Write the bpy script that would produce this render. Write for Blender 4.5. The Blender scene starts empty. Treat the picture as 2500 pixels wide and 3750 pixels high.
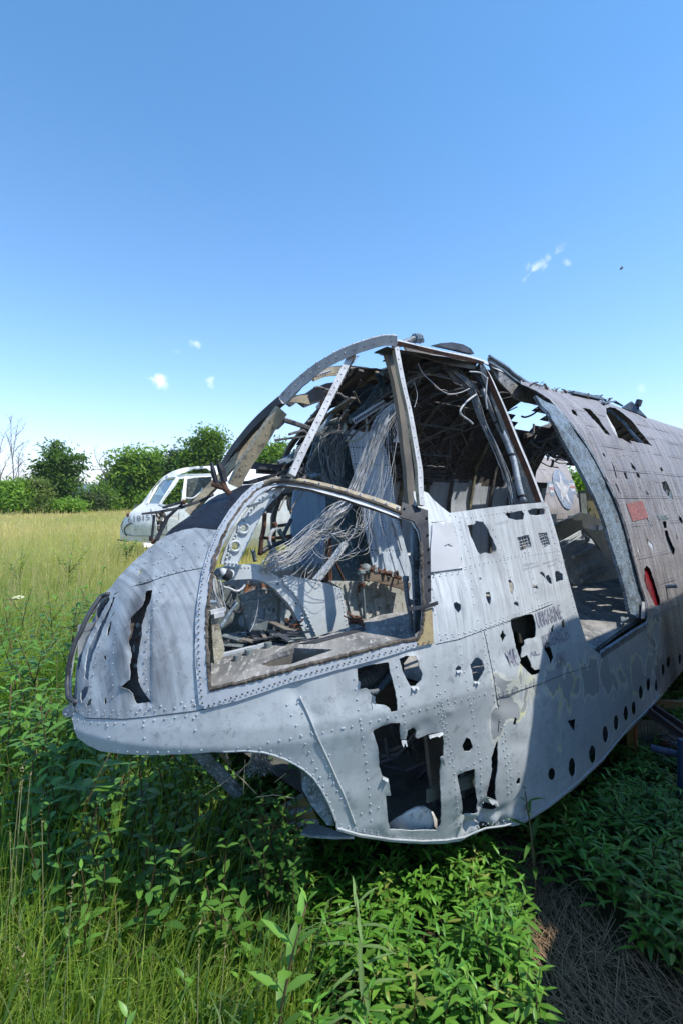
import bpy, math, random
import numpy as np
from mathutils import Vector, noise, geometry
from math import sin, cos, pi, radians, sqrt

# ------------------------------------------------------------------ camera, sky, sun
scene = bpy.context.scene
COL = scene.collection
random.seed(7); RNG = np.random.default_rng(7)

CAMZ = 1.6; FPX = 1875.0; CX = 1250.0; CY = 1826.0     # photograph is 2500 x 3750
cam = bpy.data.cameras.new('camera'); cam_o = bpy.data.objects.new('camera', cam); COL.objects.link(cam_o)
cam_o.location = (0, 0, CAMZ); cam_o.rotation_euler = (pi/2, 0, 0)
cam.sensor_fit = 'VERTICAL'; cam.sensor_height = 36; cam.lens = 18
cam.shift_y = -(1875-CY)/3750.0
cam.clip_start = 0.05; cam.clip_end = 12000
scene.camera = cam_o

SUN = Vector((0.50, -0.20, 0.84)).normalized()
w = bpy.data.worlds.new('World'); scene.world = w; w.use_nodes = True
nt = w.node_tree; nt.nodes.clear()
wo = nt.nodes.new('ShaderNodeOutputWorld'); bg = nt.nodes.new('ShaderNodeBackground')
sk = nt.nodes.new('ShaderNodeTexSky'); sk.sky_type = 'NISHITA'; sk.sun_disc = False
sk.sun_elevation = math.asin(SUN.z); sk.sun_rotation = math.atan2(SUN.x, SUN.y)
sk.altitude = 0; sk.air_density = 1.0; sk.dust_density = 0.0; sk.ozone_density = 2.5
hs = nt.nodes.new('ShaderNodeMix'); hs.data_type = 'RGBA'; hs.blend_type = 'MULTIPLY'; hs.inputs[0].default_value = 1.0; tce = nt.nodes.new('ShaderNodeTexCoord'); sxe = nt.nodes.new('ShaderNodeSeparateXYZ'); nt.links.new(tce.outputs['Generated'], sxe.inputs[0])
tnt = nt.nodes.new('ShaderNodeValToRGB'); te = tnt.color_ramp.elements; te[0].position = 0.0; te[0].color = (.98, .83, .93, 1); te[1].position = .62; te[1].color = (.54, .87, 1.0, 1)
e_ = te.new(.22); e_.color = (.76, .90, 1.0, 1); nt.links.new(sxe.outputs[2], tnt.inputs[0]); nt.links.new(tnt.outputs[0], hs.inputs[7])
bg.inputs['Strength'].default_value = 0.15
nt.links.new(sk.outputs[0], hs.inputs[6])
# a few small wisps of cloud, by direction
tcw = nt.nodes.new('ShaderNodeTexCoord'); col = hs.outputs[2]
nzs = nt.nodes.new('ShaderNodeTexNoise'); nzs.inputs['Scale'].default_value = 42; nzs.inputs['Detail'].default_value = 6; nzs.inputs['Roughness'].default_value = .62; nzs.inputs['Distortion'].default_value = .5
nt.links.new(tcw.outputs['Generated'], nzs.inputs['Vector'])
def _m(op, a, b=None, clamp=False):
    x = nt.nodes.new('ShaderNodeMath'); x.operation = op; x.use_clamp = clamp
    for i, v in ((0, a), (1, b)):
        if v is None: continue
        if isinstance(v, (int, float)): x.inputs[i].default_value = v
        else: nt.links.new(v, x.inputs[i])
    return x.outputs[0]
for (cx_, cy_, rx_, ry_, st_, amt, slant) in [(585,1393,34,20,.30,.95,-.5), (777,1402,20,26,.42,.6,.6), (640,1285,70,18,.50,.35,.1), (722,1255,28,20,.45,.5,.3), (487,1305,14,10,.5,.4,0), (1990,962,70,20,.46,.45,.65), (1940,1000,40,10,.44,.4,.75), (2078,962,18,12,.46,.4,-.5), (2350,1425,16,24,.5,.35,.3), (1925,985,26,22,.5,.4,.8)]:
    d_ = Vector(((cx_-CX)/FPX, 1, (CY-cy_)/FPX)).normalized(); r_ = Vector((d_.y, -d_.x, 0)).normalized(); u_ = r_.cross(d_); ca, sa = math.cos(slant), math.sin(slant)
    A1 = r_*ca+u_*sa; A2 = u_*ca-r_*sa; q = 1/d_.y
    def dotn(v):
        x = nt.nodes.new('ShaderNodeVectorMath'); x.operation = 'DOT_PRODUCT'; nt.links.new(tcw.outputs['Generated'], x.inputs[0]); x.inputs[1].default_value = v; return x.outputs['Value']
    a_ = _m('MULTIPLY', dotn(A1), FPX/rx_*1.0/1.0); b_ = _m('MULTIPLY', dotn(A2), FPX/ry_)
    rr_ = _m('SQRT', _m('ADD', _m('MULTIPLY', a_, a_), _m('MULTIPLY', b_, b_)))
    fall = _m('SUBTRACT', 1.0, _m('MULTIPLY', rr_, .62), True); front = _m('GREATER_THAN', dotn(d_), 0.5)
    dn = _m('MULTIPLY', _m('SUBTRACT', _m('ADD', nzs.outputs['Fac'], _m('MULTIPLY', fall, .35)), st_+.24), 3.2, True)
    f_ = _m('MULTIPLY', _m('MULTIPLY', _m('MULTIPLY', dn, _m('MULTIPLY', fall, 1.8, True)), front), amt, True)
    mx = nt.nodes.new('ShaderNodeMix'); mx.data_type = 'RGBA'; nt.links.new(f_, mx.inputs[0]); nt.links.new(col, mx.inputs[6]); mx.inputs[7].default_value = (5.6, 5.8, 6.2, 1); col = mx.outputs[2]
nt.links.new(col, bg.inputs['Color']); nt.links.new(bg.outputs[0], wo.inputs[0])
sl = bpy.data.lights.new('sun', 'SUN'); sl.energy = 3.3; sl.angle = radians(0.5); sl.color = (1.0, 0.95, 0.87)
so = bpy.data.objects.new('sun', sl); COL.objects.link(so)
so.rotation_euler = (-SUN).to_track_quat('-Z', 'Y').to_euler()
so.location = (0, 0, 30)
scene.view_settings.view_transform = 'Standard'; scene.view_settings.look = 'None'
scene.view_settings.gamma = 1.0; scene.view_settings.exposure = 0.84
scene.cycles.max_bounces = 6; scene.cycles.transparent_max_bounces = 8

# ------------------------------------------------------------------ helpers
TILES = dict(A=(700,1150,.574), B=(1400,1150,.70153), C=(200,1800,.574), D=(700,1700,.574), E=(1200,2250,.574),
             F=(1500,1850,.63776), G=(0,1500,.63776), H=(2100,1450,.5952), O=(650,2550,.41454), Q=(2200,2400,.2126),
             P=(1850,1500,.40382), R=(1800,2150,.2551), S=(1000,1500,.38265), U=(750,2000,.38265), V=(1400,1300,.38265),
             W=(440,1750,.17857), X=(1880,2030,.12755), N=(1500,1150,.287), K=(400,1600,.4464), M=(0,1500,.287), I=(0,2700,.7972), J=(1250,2700,.7972))
def T(k, pts):
    x0, y0, sc = TILES[k]
    return [(x0+p[0]*sc, y0+p[1]*sc)+tuple(p[2:]) for p in pts]
def ell(k, cx, cy, rx, ry, n=14, rot=0):
    return T(k, [(cx+rx*cos(a)*cos(rot)-ry*sin(a)*sin(rot), cy+rx*cos(a)*sin(rot)+ry*sin(a)*cos(rot)) for a in [2*pi*i/n for i in range(n)]])

def ray(x, y): return np.array([(x-CX)/FPX, 1.0, (CY-y)/FPX])
AX = np.array([.743, .669, 0.]); NX = np.array([.669, -.743, 0.]); ZX = np.array([0, 0, 1.])
CAM = np.array([0, 0, CAMZ])
def st(s, t, z): return s*AX + t*NX + z*ZX
def on_t(x, y, t):
    d = ray(x, y); return CAM + d*(t/float(d@NX))
def on_z(x, y, z):
    d = ray(x, y); return CAM + d*((z-CAMZ)/d[2])
def on_y(x, y, Y): return CAM + ray(x, y)*Y
def topx(p):
    p = np.asarray(p); return np.stack([CX+p[..., 0]/p[..., 1]*FPX, CY-(p[..., 2]-CAMZ)/p[..., 1]*FPX], -1)

def link(o, parent=None):
    COL.objects.link(o)
    if parent is not None: o.parent = parent
    return o
def tag(o, label=None, cat=None, group=None, kind=None):
    if label: o['label'] = label
    if cat: o['category'] = cat
    if group: o['group'] = group
    if kind: o['kind'] = kind
    return o
def empty(name, loc=(0, 0, 0)):
    o = bpy.data.objects.new(name, None); o.empty_display_size = .2; link(o); o.location = loc
    return o

class MB:
    """collects shapes, builds ONE mesh object (coordinates are world; the parent's origin is subtracted)"""
    def __init__(s): s.v = []; s.f = []; s.m = []; s.uv = {}
    def add(s, vs, fs, mi=0):
        b = len(s.v); s.v.extend([tuple(map(float, p)) for p in vs])
        s.f.extend([tuple(b+i for i in f) for f in fs]); s.m.extend([mi]*len(fs)); return b
    def tube(s, pts, r, n=6, mi=0, cap=True):
        P = [Vector(p) for p in pts]; rs = r if hasattr(r, '__len__') else [r]*len(P)
        up = None; vs = []; fs = []
        for i, p in enumerate(P):
            t = (P[min(i+1, len(P)-1)]-P[max(i-1, 0)])
            if t.length < 1e-9: t = Vector((0, 0, 1))
            t.normalize()
            if up is None: up = t.orthogonal().normalized()
            up = (up-t*up.dot(t))
            up = up.normalized() if up.length > 1e-6 else t.orthogonal().normalized()
            q = t.cross(up)
            for k in range(n):
                a = 2*pi*k/n; vs.append(p+(up*cos(a)+q*sin(a))*rs[i])
        for i in range(len(P)-1):
            for k in range(n):
                fs.append((i*n+k, i*n+(k+1) % n, (i+1)*n+(k+1) % n, (i+1)*n+k))
        if cap: fs.append(tuple(range(n))[::-1]); fs.append(tuple((len(P)-1)*n+k for k in range(n)))
        s.add(vs, fs, mi)
    def beam(s, pts, w, h, out, mi=0, mi2=None, jit=0.0):
        """rectangle swept: w across, h deep (inward from the surface), out(p)->outward direction"""
        P = [Vector(p) for p in pts]; vs = []; fs = []
        ws = w if hasattr(w, '__len__') else [w]*len(P)
        for i, p in enumerate(P):
            t = (P[min(i+1, len(P)-1)]-P[max(i-1, 0)]).normalized()
            o = Vector(out(p)) if callable(out) else Vector(out)
            o = (o-t*o.dot(t)).normalized(); q = t.cross(o)
            j = [1+random.uniform(-jit, jit) for _ in range(4)]
            ww = ws[i]/2
            for (a, b, k) in ((-1, 0, 0), (1, 0, 1), (1, -1, 2), (-1, -1, 3)):
                vs.append(p+q*ww*a*j[k]+o*h*b*j[k])
        for i in range(len(P)-1):
            for k in range(4):
                fs.append((i*4+k, (i+1)*4+k, (i+1)*4+(k+1) % 4, i*4+(k+1) % 4))
        b = len(s.f); s.add(vs, fs+[(0, 1, 2, 3), tuple(len(vs)-1-k for k in range(4))], mi)
        if mi2 is not None:
            for i in range(len(P)-1):
                for k in (1, 2, 3): s.m[b+i*4+k] = mi2
    def box(s, c, sx, sy, sz, ax=None, mi=0):
        c = Vector(c); ax = ax or (Vector((1, 0, 0)), Vector((0, 1, 0)), Vector((0, 0, 1)))
        X, Y, Z = [Vector(a) for a in ax]
        vs = [c+X*(sx/2*i)+Y*(sy/2*j)+Z*(sz/2*k) for k in (-1, 1) for j in (-1, 1) for i in (-1, 1)]
        s.add(vs, [(0, 2, 3, 1), (4, 5, 7, 6), (0, 1, 5, 4), (2, 6, 7, 3), (0, 4, 6, 2), (1, 3, 7, 5)], mi)
    def dome(s, p, nrm, r, h=None, n=6, mi=0):
        nrm = Vector(nrm).normalized(); u = nrm.orthogonal().normalized(); q = nrm.cross(u); p = Vector(p); h = h or r*.5
        vs = [p+(u*cos(2*pi*k/n)+q*sin(2*pi*k/n))*r-nrm*.0005 for k in range(n)]
        vs += [p+(u*cos(2*pi*k/n)+q*sin(2*pi*k/n))*r*.6+nrm*h*.75 for k in range(n)]+[p+nrm*h]
        fs = [(k, (k+1) % n, n+(k+1) % n, n+k) for k in range(n)]+[(n+k, n+(k+1) % n, 2*n) for k in range(n)]
        s.add(vs, fs, mi)
    def build(s, name, mats, parent=None, smooth=False, origin=None):
        me = bpy.data.meshes.new(name)
        off = np.array((origin if origin is not None else (PORG.get(parent.name, (0, 0, 0)) if parent else (0, 0, 0))))
        V = np.array(s.v, dtype=float).reshape(-1, 3)-off
        me.from_pydata(V.tolist(), [], s.f)
        for m in (mats if isinstance(mats, (list, tuple)) else [mats]): me.materials.append(m)
        me.polygons.foreach_set('material_index', s.m)
        if smooth is True: me.polygons.foreach_set('use_smooth', [True]*len(s.f))
        elif smooth: me.polygons.foreach_set('use_smooth', [m in smooth for m in s.m])
        for k, arr in s.uv.items():
            if k == 'uv':
                uvl = me.uv_layers.new(name='UVMap'); li = np.empty(len(me.loops), dtype=np.int32); me.loops.foreach_get('vertex_index', li)
                a = np.zeros((len(V), 2)); a[:len(arr)] = arr
                uvl.data.foreach_set('uv', a[li].ravel())
            else:
                at = me.color_attributes.new(name=k, type='FLOAT_COLOR', domain='POINT')
                a = np.zeros((len(V), 4)); a[:, 3] = 1; a[:len(arr), :3] = arr
                at.data.foreach_set('color', a.ravel())
        me.update()
        o = bpy.data.objects.new(name, me); link(o, parent); PORG[o.name] = tuple(off)
        if origin is not None: o.location = origin
        return o
PORG = {}
def thing(name, label, cat, loc=(0, 0, 0), group=None):
    o = empty(name, loc); tag(o, label, cat, group); PORG[o.name] = tuple(loc); return o

def fast_mesh(name, V, F, cols, mat, parent=None, smooth=False, origin=(0, 0, 0)):
    """V (n,3), F list of arrays (k,3) or (k,4); vertex colours"""
    me = bpy.data.meshes.new(name); V = np.asarray(V, dtype=np.float32)-np.array(origin, dtype=np.float32)
    me.vertices.add(len(V)); me.vertices.foreach_set('co', V.ravel())
    tot = [f.shape[1] for f in F for _ in range(0)]
    sizes = np.concatenate([np.full(len(f), f.shape[1], dtype=np.int32) for f in F]); idx = np.concatenate([f.ravel() for f in F]).astype(np.int32)
    me.loops.add(len(idx)); me.loops.foreach_set('vertex_index', idx)
    me.polygons.add(len(sizes)); st_ = np.concatenate([[0], np.cumsum(sizes)[:-1]]).astype(np.int32)
    me.polygons.foreach_set('loop_start', st_); me.polygons.foreach_set('loop_total', sizes)
    if smooth: me.polygons.foreach_set('use_smooth', np.ones(len(sizes), dtype=bool))
    me.update(calc_edges=True)
    if cols is not None:
        at = me.color_attributes.new(name='col', type='FLOAT_COLOR', domain='POINT')
        a = np.ones((len(V), 4), dtype=np.float32); a[:, :3] = cols; at.data.foreach_set('color', a.ravel())
    me.materials.append(mat); o = bpy.data.objects.new(name, me); link(o, parent); 
    if parent is None: o.location = origin
    return o

# ------------------------------------------------------------------ materials
class NB:
    def __init__(s, name):
        s.m = bpy.data.materials.new(name); s.m.use_nodes = True; s.t = s.m.node_tree; s.t.nodes.clear()
        s.out = s.n('ShaderNodeOutputMaterial'); s.p = s.n('ShaderNodeBsdfPrincipled'); s.l(s.p.outputs[0], s.out.inputs[0])
    def n(s, t, **k):
        x = s.t.nodes.new(t)
        for a, b in k.items(): setattr(x, a, b)
        return x
    def l(s, a, b): s.t.links.new(a, b)
    def noise(s, vec, scale, detail=4, rough=.55, dist=0):
        x = s.n('ShaderNodeTexNoise'); x.inputs['Scale'].default_value = scale; x.inputs['Detail'].default_value = detail
        x.inputs['Roughness'].default_value = rough; x.inputs['Distortion'].default_value = dist
        if vec is not None: s.l(vec, x.inputs['Vector'])
        return x.outputs['Fac']
    def scale(s, vec, sc, loc=(0, 0, 0)):
        x = s.n('ShaderNodeMapping'); x.inputs['Scale'].default_value = sc; x.inputs['Location'].default_value = loc; s.l(vec, x.inputs['Vector']); return x.outputs[0]
    def ramp(s, fac, stops, interp='LINEAR'):
        x = s.n('ShaderNodeValToRGB'); x.color_ramp.interpolation = interp; e = x.color_ramp.elements
        while len(e) < len(stops): e.new(0.5)
        for i, (p, c) in enumerate(stops):
            e[i].position = p; e[i].color = (*c, 1) if hasattr(c, '__len__') else (c, c, c, 1)
        s.l(fac, x.inputs[0]); return x.outputs[0]
    def mix(s, fac, a, b, mode='MIX'):
        x = s.n('ShaderNodeMix', data_type='RGBA', blend_type=mode)
        for i, v in ((0, fac), (6, a), (7, b)):
            if isinstance(v, (int, float)): x.inputs[i].default_value = v
            elif hasattr(v, '__len__'): x.inputs[i].default_value = (*v, 1)
            else: s.l(v, x.inputs[i])
        return x.outputs[2]
    def math(s, op, a, b=0.0, clamp=False):
        x = s.n('ShaderNodeMath', operation=op); x.use_clamp = clamp
        for i, v in ((0, a), (1, b)):
            if isinstance(v, (int, float)): x.inputs[i].default_value = v
            else: s.l(v, x.inputs[i])
        return x.outputs[0]
    def bump(s, h, strength=.3, dist=.002):
        x = s.n('ShaderNodeBump'); x.inputs['Strength'].default_value = strength; x.inputs['Distance'].default_value = dist
        s.l(h, x.inputs['Height']); s.l(x.outputs[0], s.p.inputs['Normal'])
    def obj(s): return s.n('ShaderNodeTexCoord').outputs['Object']
    def set(s, color=None, rough=.6, metal=0, spec=.5):
        if color is not None:
            if hasattr(color, '__len__'): s.p.inputs['Base Color'].default_value = (*color, 1)
            else: s.l(color, s.p.inputs['Base Color'])
        if isinstance(rough, (int, float)): s.p.inputs['Roughness'].default_value = rough
        else: s.l(rough, s.p.inputs['Roughness'])
        s.p.inputs['Metallic'].default_value = metal; s.p.inputs['Specular IOR Level'].default_value = spec
        return s.m

def paint(name, base, dark, streak=.5, chip=(.12, .11, .10), chip_amt=.5, rough=.5, stain=True, spec=.4, chalk=False):
    """weathered paint on aluminium; UV = (along hull, height) in metres"""
    b = NB(name); tc = b.n('ShaderNodeTexCoord'); uv = tc.outputs['UV']; ob = tc.outputs['Object']
    big = b.noise(ob, 2.2, 5, .6); med = b.noise(ob, 9, 5, .65); fine = b.noise(ob, 70, 4, .7)
    stv = b.noise(b.scale(uv, (22, 1.6, 1)), 1.0, 5, .65, .4); stf = b.noise(b.scale(uv, (70, 4.5, 1)), 1.0, 4, .7)
    f1 = b.ramp(stv, [(.42, 0), (.62, 1)])
    f2 = b.ramp(stf, [(.45, 0), (.7, 1)])
    str_ = b.math('MULTIPLY', b.math('ADD', b.math('MULTIPLY', f1, .7), b.math('MULTIPLY', f2, .45), True), streak)
    if chalk:
        sy = b.n('ShaderNodeSeparateXYZ'); b.l(uv, sy.inputs[0]); str_ = b.math('MULTIPLY', str_, b.math('MAXIMUM', b.math('MULTIPLY', b.math('SUBTRACT', sy.outputs[1], .95), 4.0, True), .22))
    bl = b.math('MULTIPLY', b.ramp(big, [(.4, 0), (.68, 1)]), .5)
    c = b.mix(b.math('MAXIMUM', str_, bl), base, dark)
    # pale worn blotches
    c = b.mix(b.math('MULTIPLY', b.ramp(med, [(.52, 0), (.6, 1)]), .25), c, tuple(min(1, x*1.25) for x in base))
    sp = b.math('MULTIPLY', b.ramp(fine, [(.62, 0), (.68, 1)]), b.ramp(med, [(.45, 0), (.65, 1)]))
    c = b.mix(b.math('MULTIPLY', sp, chip_amt), c, chip)
    mid = b.noise(ob, 26, 5, .72, .3); c = b.mix(b.math('MULTIPLY', b.ramp(mid, [(.54, 0), (.62, 1)]), .30), c, dark); c = b.mix(b.math('MULTIPLY', b.ramp(b.noise(ob, 15, 6, .8), [(.60, 0), (.64, 1)]), chip_amt*.7), c, tuple(x*.6 for x in dark))
    if chalk:
        sx = b.n('ShaderNodeSeparateXYZ'); b.l(uv, sx.inputs[0]); hz = b.math('ADD', sx.outputs[1], b.math('MULTIPLY', b.math('SUBTRACT', stv, .5), .5))
        c = b.mix(b.math('MULTIPLY', b.ramp(hz, [(.98/2, 0), (1.14/2, 1)]) if False else b.math('MULTIPLY', b.math('SUBTRACT', hz, 1.0), 5.0, True), b.ramp(stf, [(.3, .9), (.62, .25)])), c, (.60, .635, .65))
    h = fine
    if stain:
        at = b.n('ShaderNodeAttribute', attribute_name='stain'); sep = b.n('ShaderNodeSeparateColor'); b.l(at.outputs['Color'], sep.inputs[0])
        br, ye, bk = sep.outputs
        # brown-violet weathering with streaks
        w1 = b.math('MULTIPLY', br, b.ramp(stv, [(.3, .35), (.6, 1)]))
        c = b.mix(w1, c, (.125, .108, .108))
        c = b.mix(b.math('MULTIPLY', b.math('MULTIPLY', br, b.ramp(stf, [(.52, 0), (.66, 1)])), .6), c, (.50, .50, .51))
        # peeled patches: bare grey inside, yellow-green primer at their border
        pn = b.noise(b.scale(ob, (1, 1, .75)), 6.5, 3, .5, .6)
        pv = b.math('ADD', b.math('SUBTRACT', pn, .12), b.math('MULTIPLY', ye, .36))
        bare = b.ramp(pv, [(.665, 0), (.675, 1)], 'LINEAR'); edge = b.ramp(pv, [(.64, 0), (.65, 1), (.675, 1), (.685, 0)])
        c = b.mix(b.math('MULTIPLY', b.ramp(pv, [(.60, 0), (.625, 1)]), .5), c, (.60, .60, .52)); c = b.mix(b.math('MULTIPLY', bare, .85), c, (.245, .26, .28))
        yel = b.math('MULTIPLY', edge, b.ramp(b.noise(ob, 4, 2), [(.45, .1), (.55, 1)]))
        c = b.mix(b.math('MULTIPLY', yel, .85), c, (.50, .52, .26))
        c = b.mix(b.math('MULTIPLY', bk, b.ramp(stf, [(.3, .5), (.6, 1)])), c, (.035, .035, .04))
        h = b.math('ADD', fine, b.math('MULTIPLY', bare, -1.5))
    b.bump(h, .35, .0012)
    rg = b.ramp(med, [(.3, rough-.1), (.7, rough+.15)])
    return b.set(c, rg, 0.0, spec)

def simple(name, c1, c2, scale=8, rough=.6, metal=0, bump=.2, spec=.4, stretch=(1, 1, 1), lo=.4, hi=.62, c3=None):
    b = NB(name); ob = b.scale(b.obj(), stretch)
    n1 = b.noise(ob, scale, 5, .65); n2 = b.noise(ob, scale*6, 4, .7)
    c = b.mix(b.ramp(n1, [(lo, 0), (hi, 1)]), c1, c2)
    if c3: c = b.mix(b.ramp(n2, [(.55, 0), (.62, 1)]), c, c3)
    b.bump(n2, bump, .002)
    return b.set(c, rough, metal, spec)

def foliage(name, trans=.35, rough=.5, spec=.3):
    b = NB(name); at = b.n('ShaderNodeAttribute', attribute_name='col')
    tr = b.n('ShaderNodeBsdfTranslucent'); mx = b.n('ShaderNodeMixShader'); mx.inputs[0].default_value = trans
    br = b.mix(1.0, at.outputs['Color'], (1.35, 1.5, .55), 'MULTIPLY')
    b.l(br, tr.inputs['Color']); b.set(at.outputs['Color'], rough, 0, spec)
    b.l(b.p.outputs[0], mx.inputs[1]); b.l(tr.outputs[0], mx.inputs[2]); b.l(mx.outputs[0], b.out.inputs[0])
    return b.m

M_SKIN = paint('painted_skin', (.40, .435, .45), (.17, .185, .195), .95, chip_amt=.6, chalk=True)
M_NOSE = paint('nose_paint', (.44, .48, .50), (.17, .185, .20), 1.0, chip_amt=.9)
M_REAR = paint('rear_paint', (.37, .36, .37), (.10, .09, .095), 1.0, chip_amt=.8)
M_BLACK = paint('antiglare_black', (.007, .008, .013), (.028, .032, .045), .5, chip=(.3, .32, .36), chip_amt=.35, rough=.42, stain=False, spec=.4)
M_PRIM = simple('primer_inside', (.10, .105, .09), (.045, .05, .048), 6, .7)
M_PRIMB = simple('blue_grey_primer', (.20, .26, .32), (.07, .10, .14), 5, .6, c3=(.30, .34, .38))
M_FRAME = paint('flaking_white', (.52, .53, .54), (.24, .24, .25), .7, chip=(.10, .09, .075), chip_amt=.9, stain=False)
M_BEIGE = simple('beige_primer', (.40, .335, .22), (.24, .21, .15), 7, .6, c3=(.16, .13, .10))
M_BROWNF = simple('brown_flange', (.20, .175, .14), (.12, .11, .10), 6, .6)
M_DARK = simple('dark_metal', (.030, .033, .038), (.065, .07, .08), 9, .5)
M_BLKM = simple('black_paint', (.018, .019, .024), (.04, .042, .05), 12, .6, c3=(.045, .05, .06), spec=.25)
M_SEAL = simple('sealant', (.055, .045, .036), (.13, .11, .09), 30, .9, bump=.8)
M_RUST = simple('rusty', (.13, .055, .03), (.06, .035, .025), 25, .85, bump=.6)
M_WIRE = simple('wire', (.52, .53, .54), (.36, .37, .39), 40, .5)
M_WIRED = simple('dark_wire', (.14, .14, .14), (.06, .06, .062), 40, .6)
M_PANEL = paint('inner_panel', (.50, .55, .58), (.36, .38, .38), .35, chip=(.10, .10, .09), chip_amt=.8, stain=False)
M_PANELG = simple('grey_green_panel', (.17, .20, .20), (.10, .12, .12), 7, .6, c3=(.24, .27, .27))
M_FLOOR = simple('weathered_floor', (.30, .29, .27), (.13, .13, .125), 10, .8, c3=(.40, .39, .37), stretch=(1, .25, 1))
M_RING = simple('blue_corroded_frame', (.15, .205, .26), (.065, .08, .085), 16, .55, c3=(.33, .38, .42), bump=.5)
M_RED = simple('red_faded', (.27, .085, .075), (.19, .07, .065), 14, .6, c3=(.33, .2, .19))
M_REDIN = simple('red_deep', (.22, .008, .014), (.12, .004, .008), 6, .45)
M_OLIVE = simple('olive_primer', (.15, .135, .06), (.08, .075, .045), 7, .55)
# ------------------------------------------------------------------ fuselage surface
TC = -1.97                                       # lateral position of the centre plane of the wreck
P1 = np.array([(.15,.66),(.25,.775),(.5,.86),(.9,.92),(1.2,.88),(1.56,.785),(1.9,.70),(2.2,.60),(2.36,.45),(2.46,.22),(2.5,0)])
P2 = np.array([(.15,.86),(.3,.86),(.5,.84),(.78,.80),(1.15,.725),(1.71,.575),(2.085,.42),(2.3,.27),(2.42,.13),(2.5,0)])
PM = np.array([(.15,.98),(.3,.97),(.5,.955),(.9,.925),(1.2,.87),(1.56,.785),(1.9,.69),(2.2,.58),(2.36,.44),(2.46,.22),(2.5,0)])
PF = np.array([(.15,.66),(.5,.86),(.9,.93),(1.56,.93),(1.9,.86),(2.2,.66),(2.36,.47),(2.46,.25),(2.5,0)])
STIP = np.array([(0,.50),(.7,.47),(.85,.45),(1.1,.53),(1.257,.617),(1.505,.838),(1.64,1.045),(2.04,1.383),(2.3,1.65),(2.5,2.0)])
def nosef(u, p=2.05):
    u = np.clip(u, 0, 1); return (1-(1-u)**p)**(1/p)
def LN(z): return np.interp(z, [.8, 1.3, 1.65, 2.0], [1.45, 1.25, .95, .6])
def gnear(s, z):
    a = np.clip((s-1.45)/.75, 0, 1); a = a*a*(3-2*a); b = np.clip((s-2.1)/1.7, 0, 1); b = b*b*(3-2*b)
    zz = z-np.clip((s-3.7)*.05, 0, .06)
    w = (1-b)*((1-a)*np.interp(z, P1[:, 0], P1[:, 1])+a*np.interp(z, PM[:, 0], PM[:, 1]))+b*np.interp(zz, P2[:, 0], P2[:, 1])
    return w*nosef((s-np.interp(z, STIP[:, 0], STIP[:, 1]))/LN(z))
def gfar(s, z):
    b = np.clip((s-1.7)/3.0, 0, 1)
    return np.interp(z, PF[:, 0], PF[:, 1])*(1-.12*b)*nosef((s-.03-np.interp(z, STIP[:, 0], STIP[:, 1]))/(LN(z)*1.25), 1.35)
def ztop(s): return np.interp(s, [1.0, 1.3, 1.5, 1.8, 2.2, 2.6], [1.9, 2.03, 2.18, 2.33, 2.44, 2.5])
def zmap(s, z): return np.where(z > 1.2, 1.2+(z-1.2)*(ztop(s)-1.2)/1.3, z)
class Hull:
    def __init__(s, g, tc, ax, nx, org=(0, 0), lo=.7, hi=9.0):
        s.g = g; s.tc = tc; s.ax = np.array(ax); s.nx = np.array(nx); s.org = np.array([org[0], org[1], 0.]); s.lo = lo; s.hi = hi
    def local(s, p):
        q = p-s.org; return q@s.ax, q@s.nx, p[..., 2]
    def F(s, p):
        a, t, z = s.local(p); return (t-s.tc)-s.g(a, z)
    def hit(s, X, Y, off=0.0):
        X = np.atleast_1d(np.asarray(X, float)); Y = np.atleast_1d(np.asarray(Y, float))
        d = np.stack([(X-CX)/FPX, np.ones_like(X), (CY-Y)/FPX], -1)
        L = np.geomspace(s.lo, s.hi, 240)
        p = CAM+d[:, None, :]*L[None, :, None]
        f = s.F(p)
        neg = (f <= 0); i = np.argmax(neg, 1); i = np.where(neg.any(1), i, len(L)-1); i = np.maximum(i, 1)
        a = L[i-1].copy(); b = L[i].copy()
        for _ in range(22):
            m = (a+b)/2; fm = s.F(CAM+d*m[:, None]); b = np.where(fm <= 0, m, b); a = np.where(fm <= 0, a, m)
        P = CAM+d*b[:, None]
        if off: P = P+s.nrm(P)*off
        return P
    def nrm(s, P):
        e = .015; a, t, z = s.local(P)
        ga = (s.g(a+e, z)-s.g(a-e, z))/(2*e); gz = (s.g(a, z+e)-s.g(a, z-e))/(2*e)
        ga = np.clip(ga, -6, 6); gz = np.clip(gz, -4, 4)
        n = s.nx[None, :]-ga[:, None]*s.ax[None, :]-gz[:, None]*ZX[None, :]
        return n/np.linalg.norm(n, axis=1)[:, None]
HULL = Hull(gnear, TC, AX, NX)
def hp(x, y, off=0.0): return HULL.hit([x], [y], off)[0]
def hpts(pts, off=0.0):
    a = np.array([(p[0], p[1]) for p in pts]); return HULL.hit(a[:, 0], a[:, 1], off)

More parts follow.
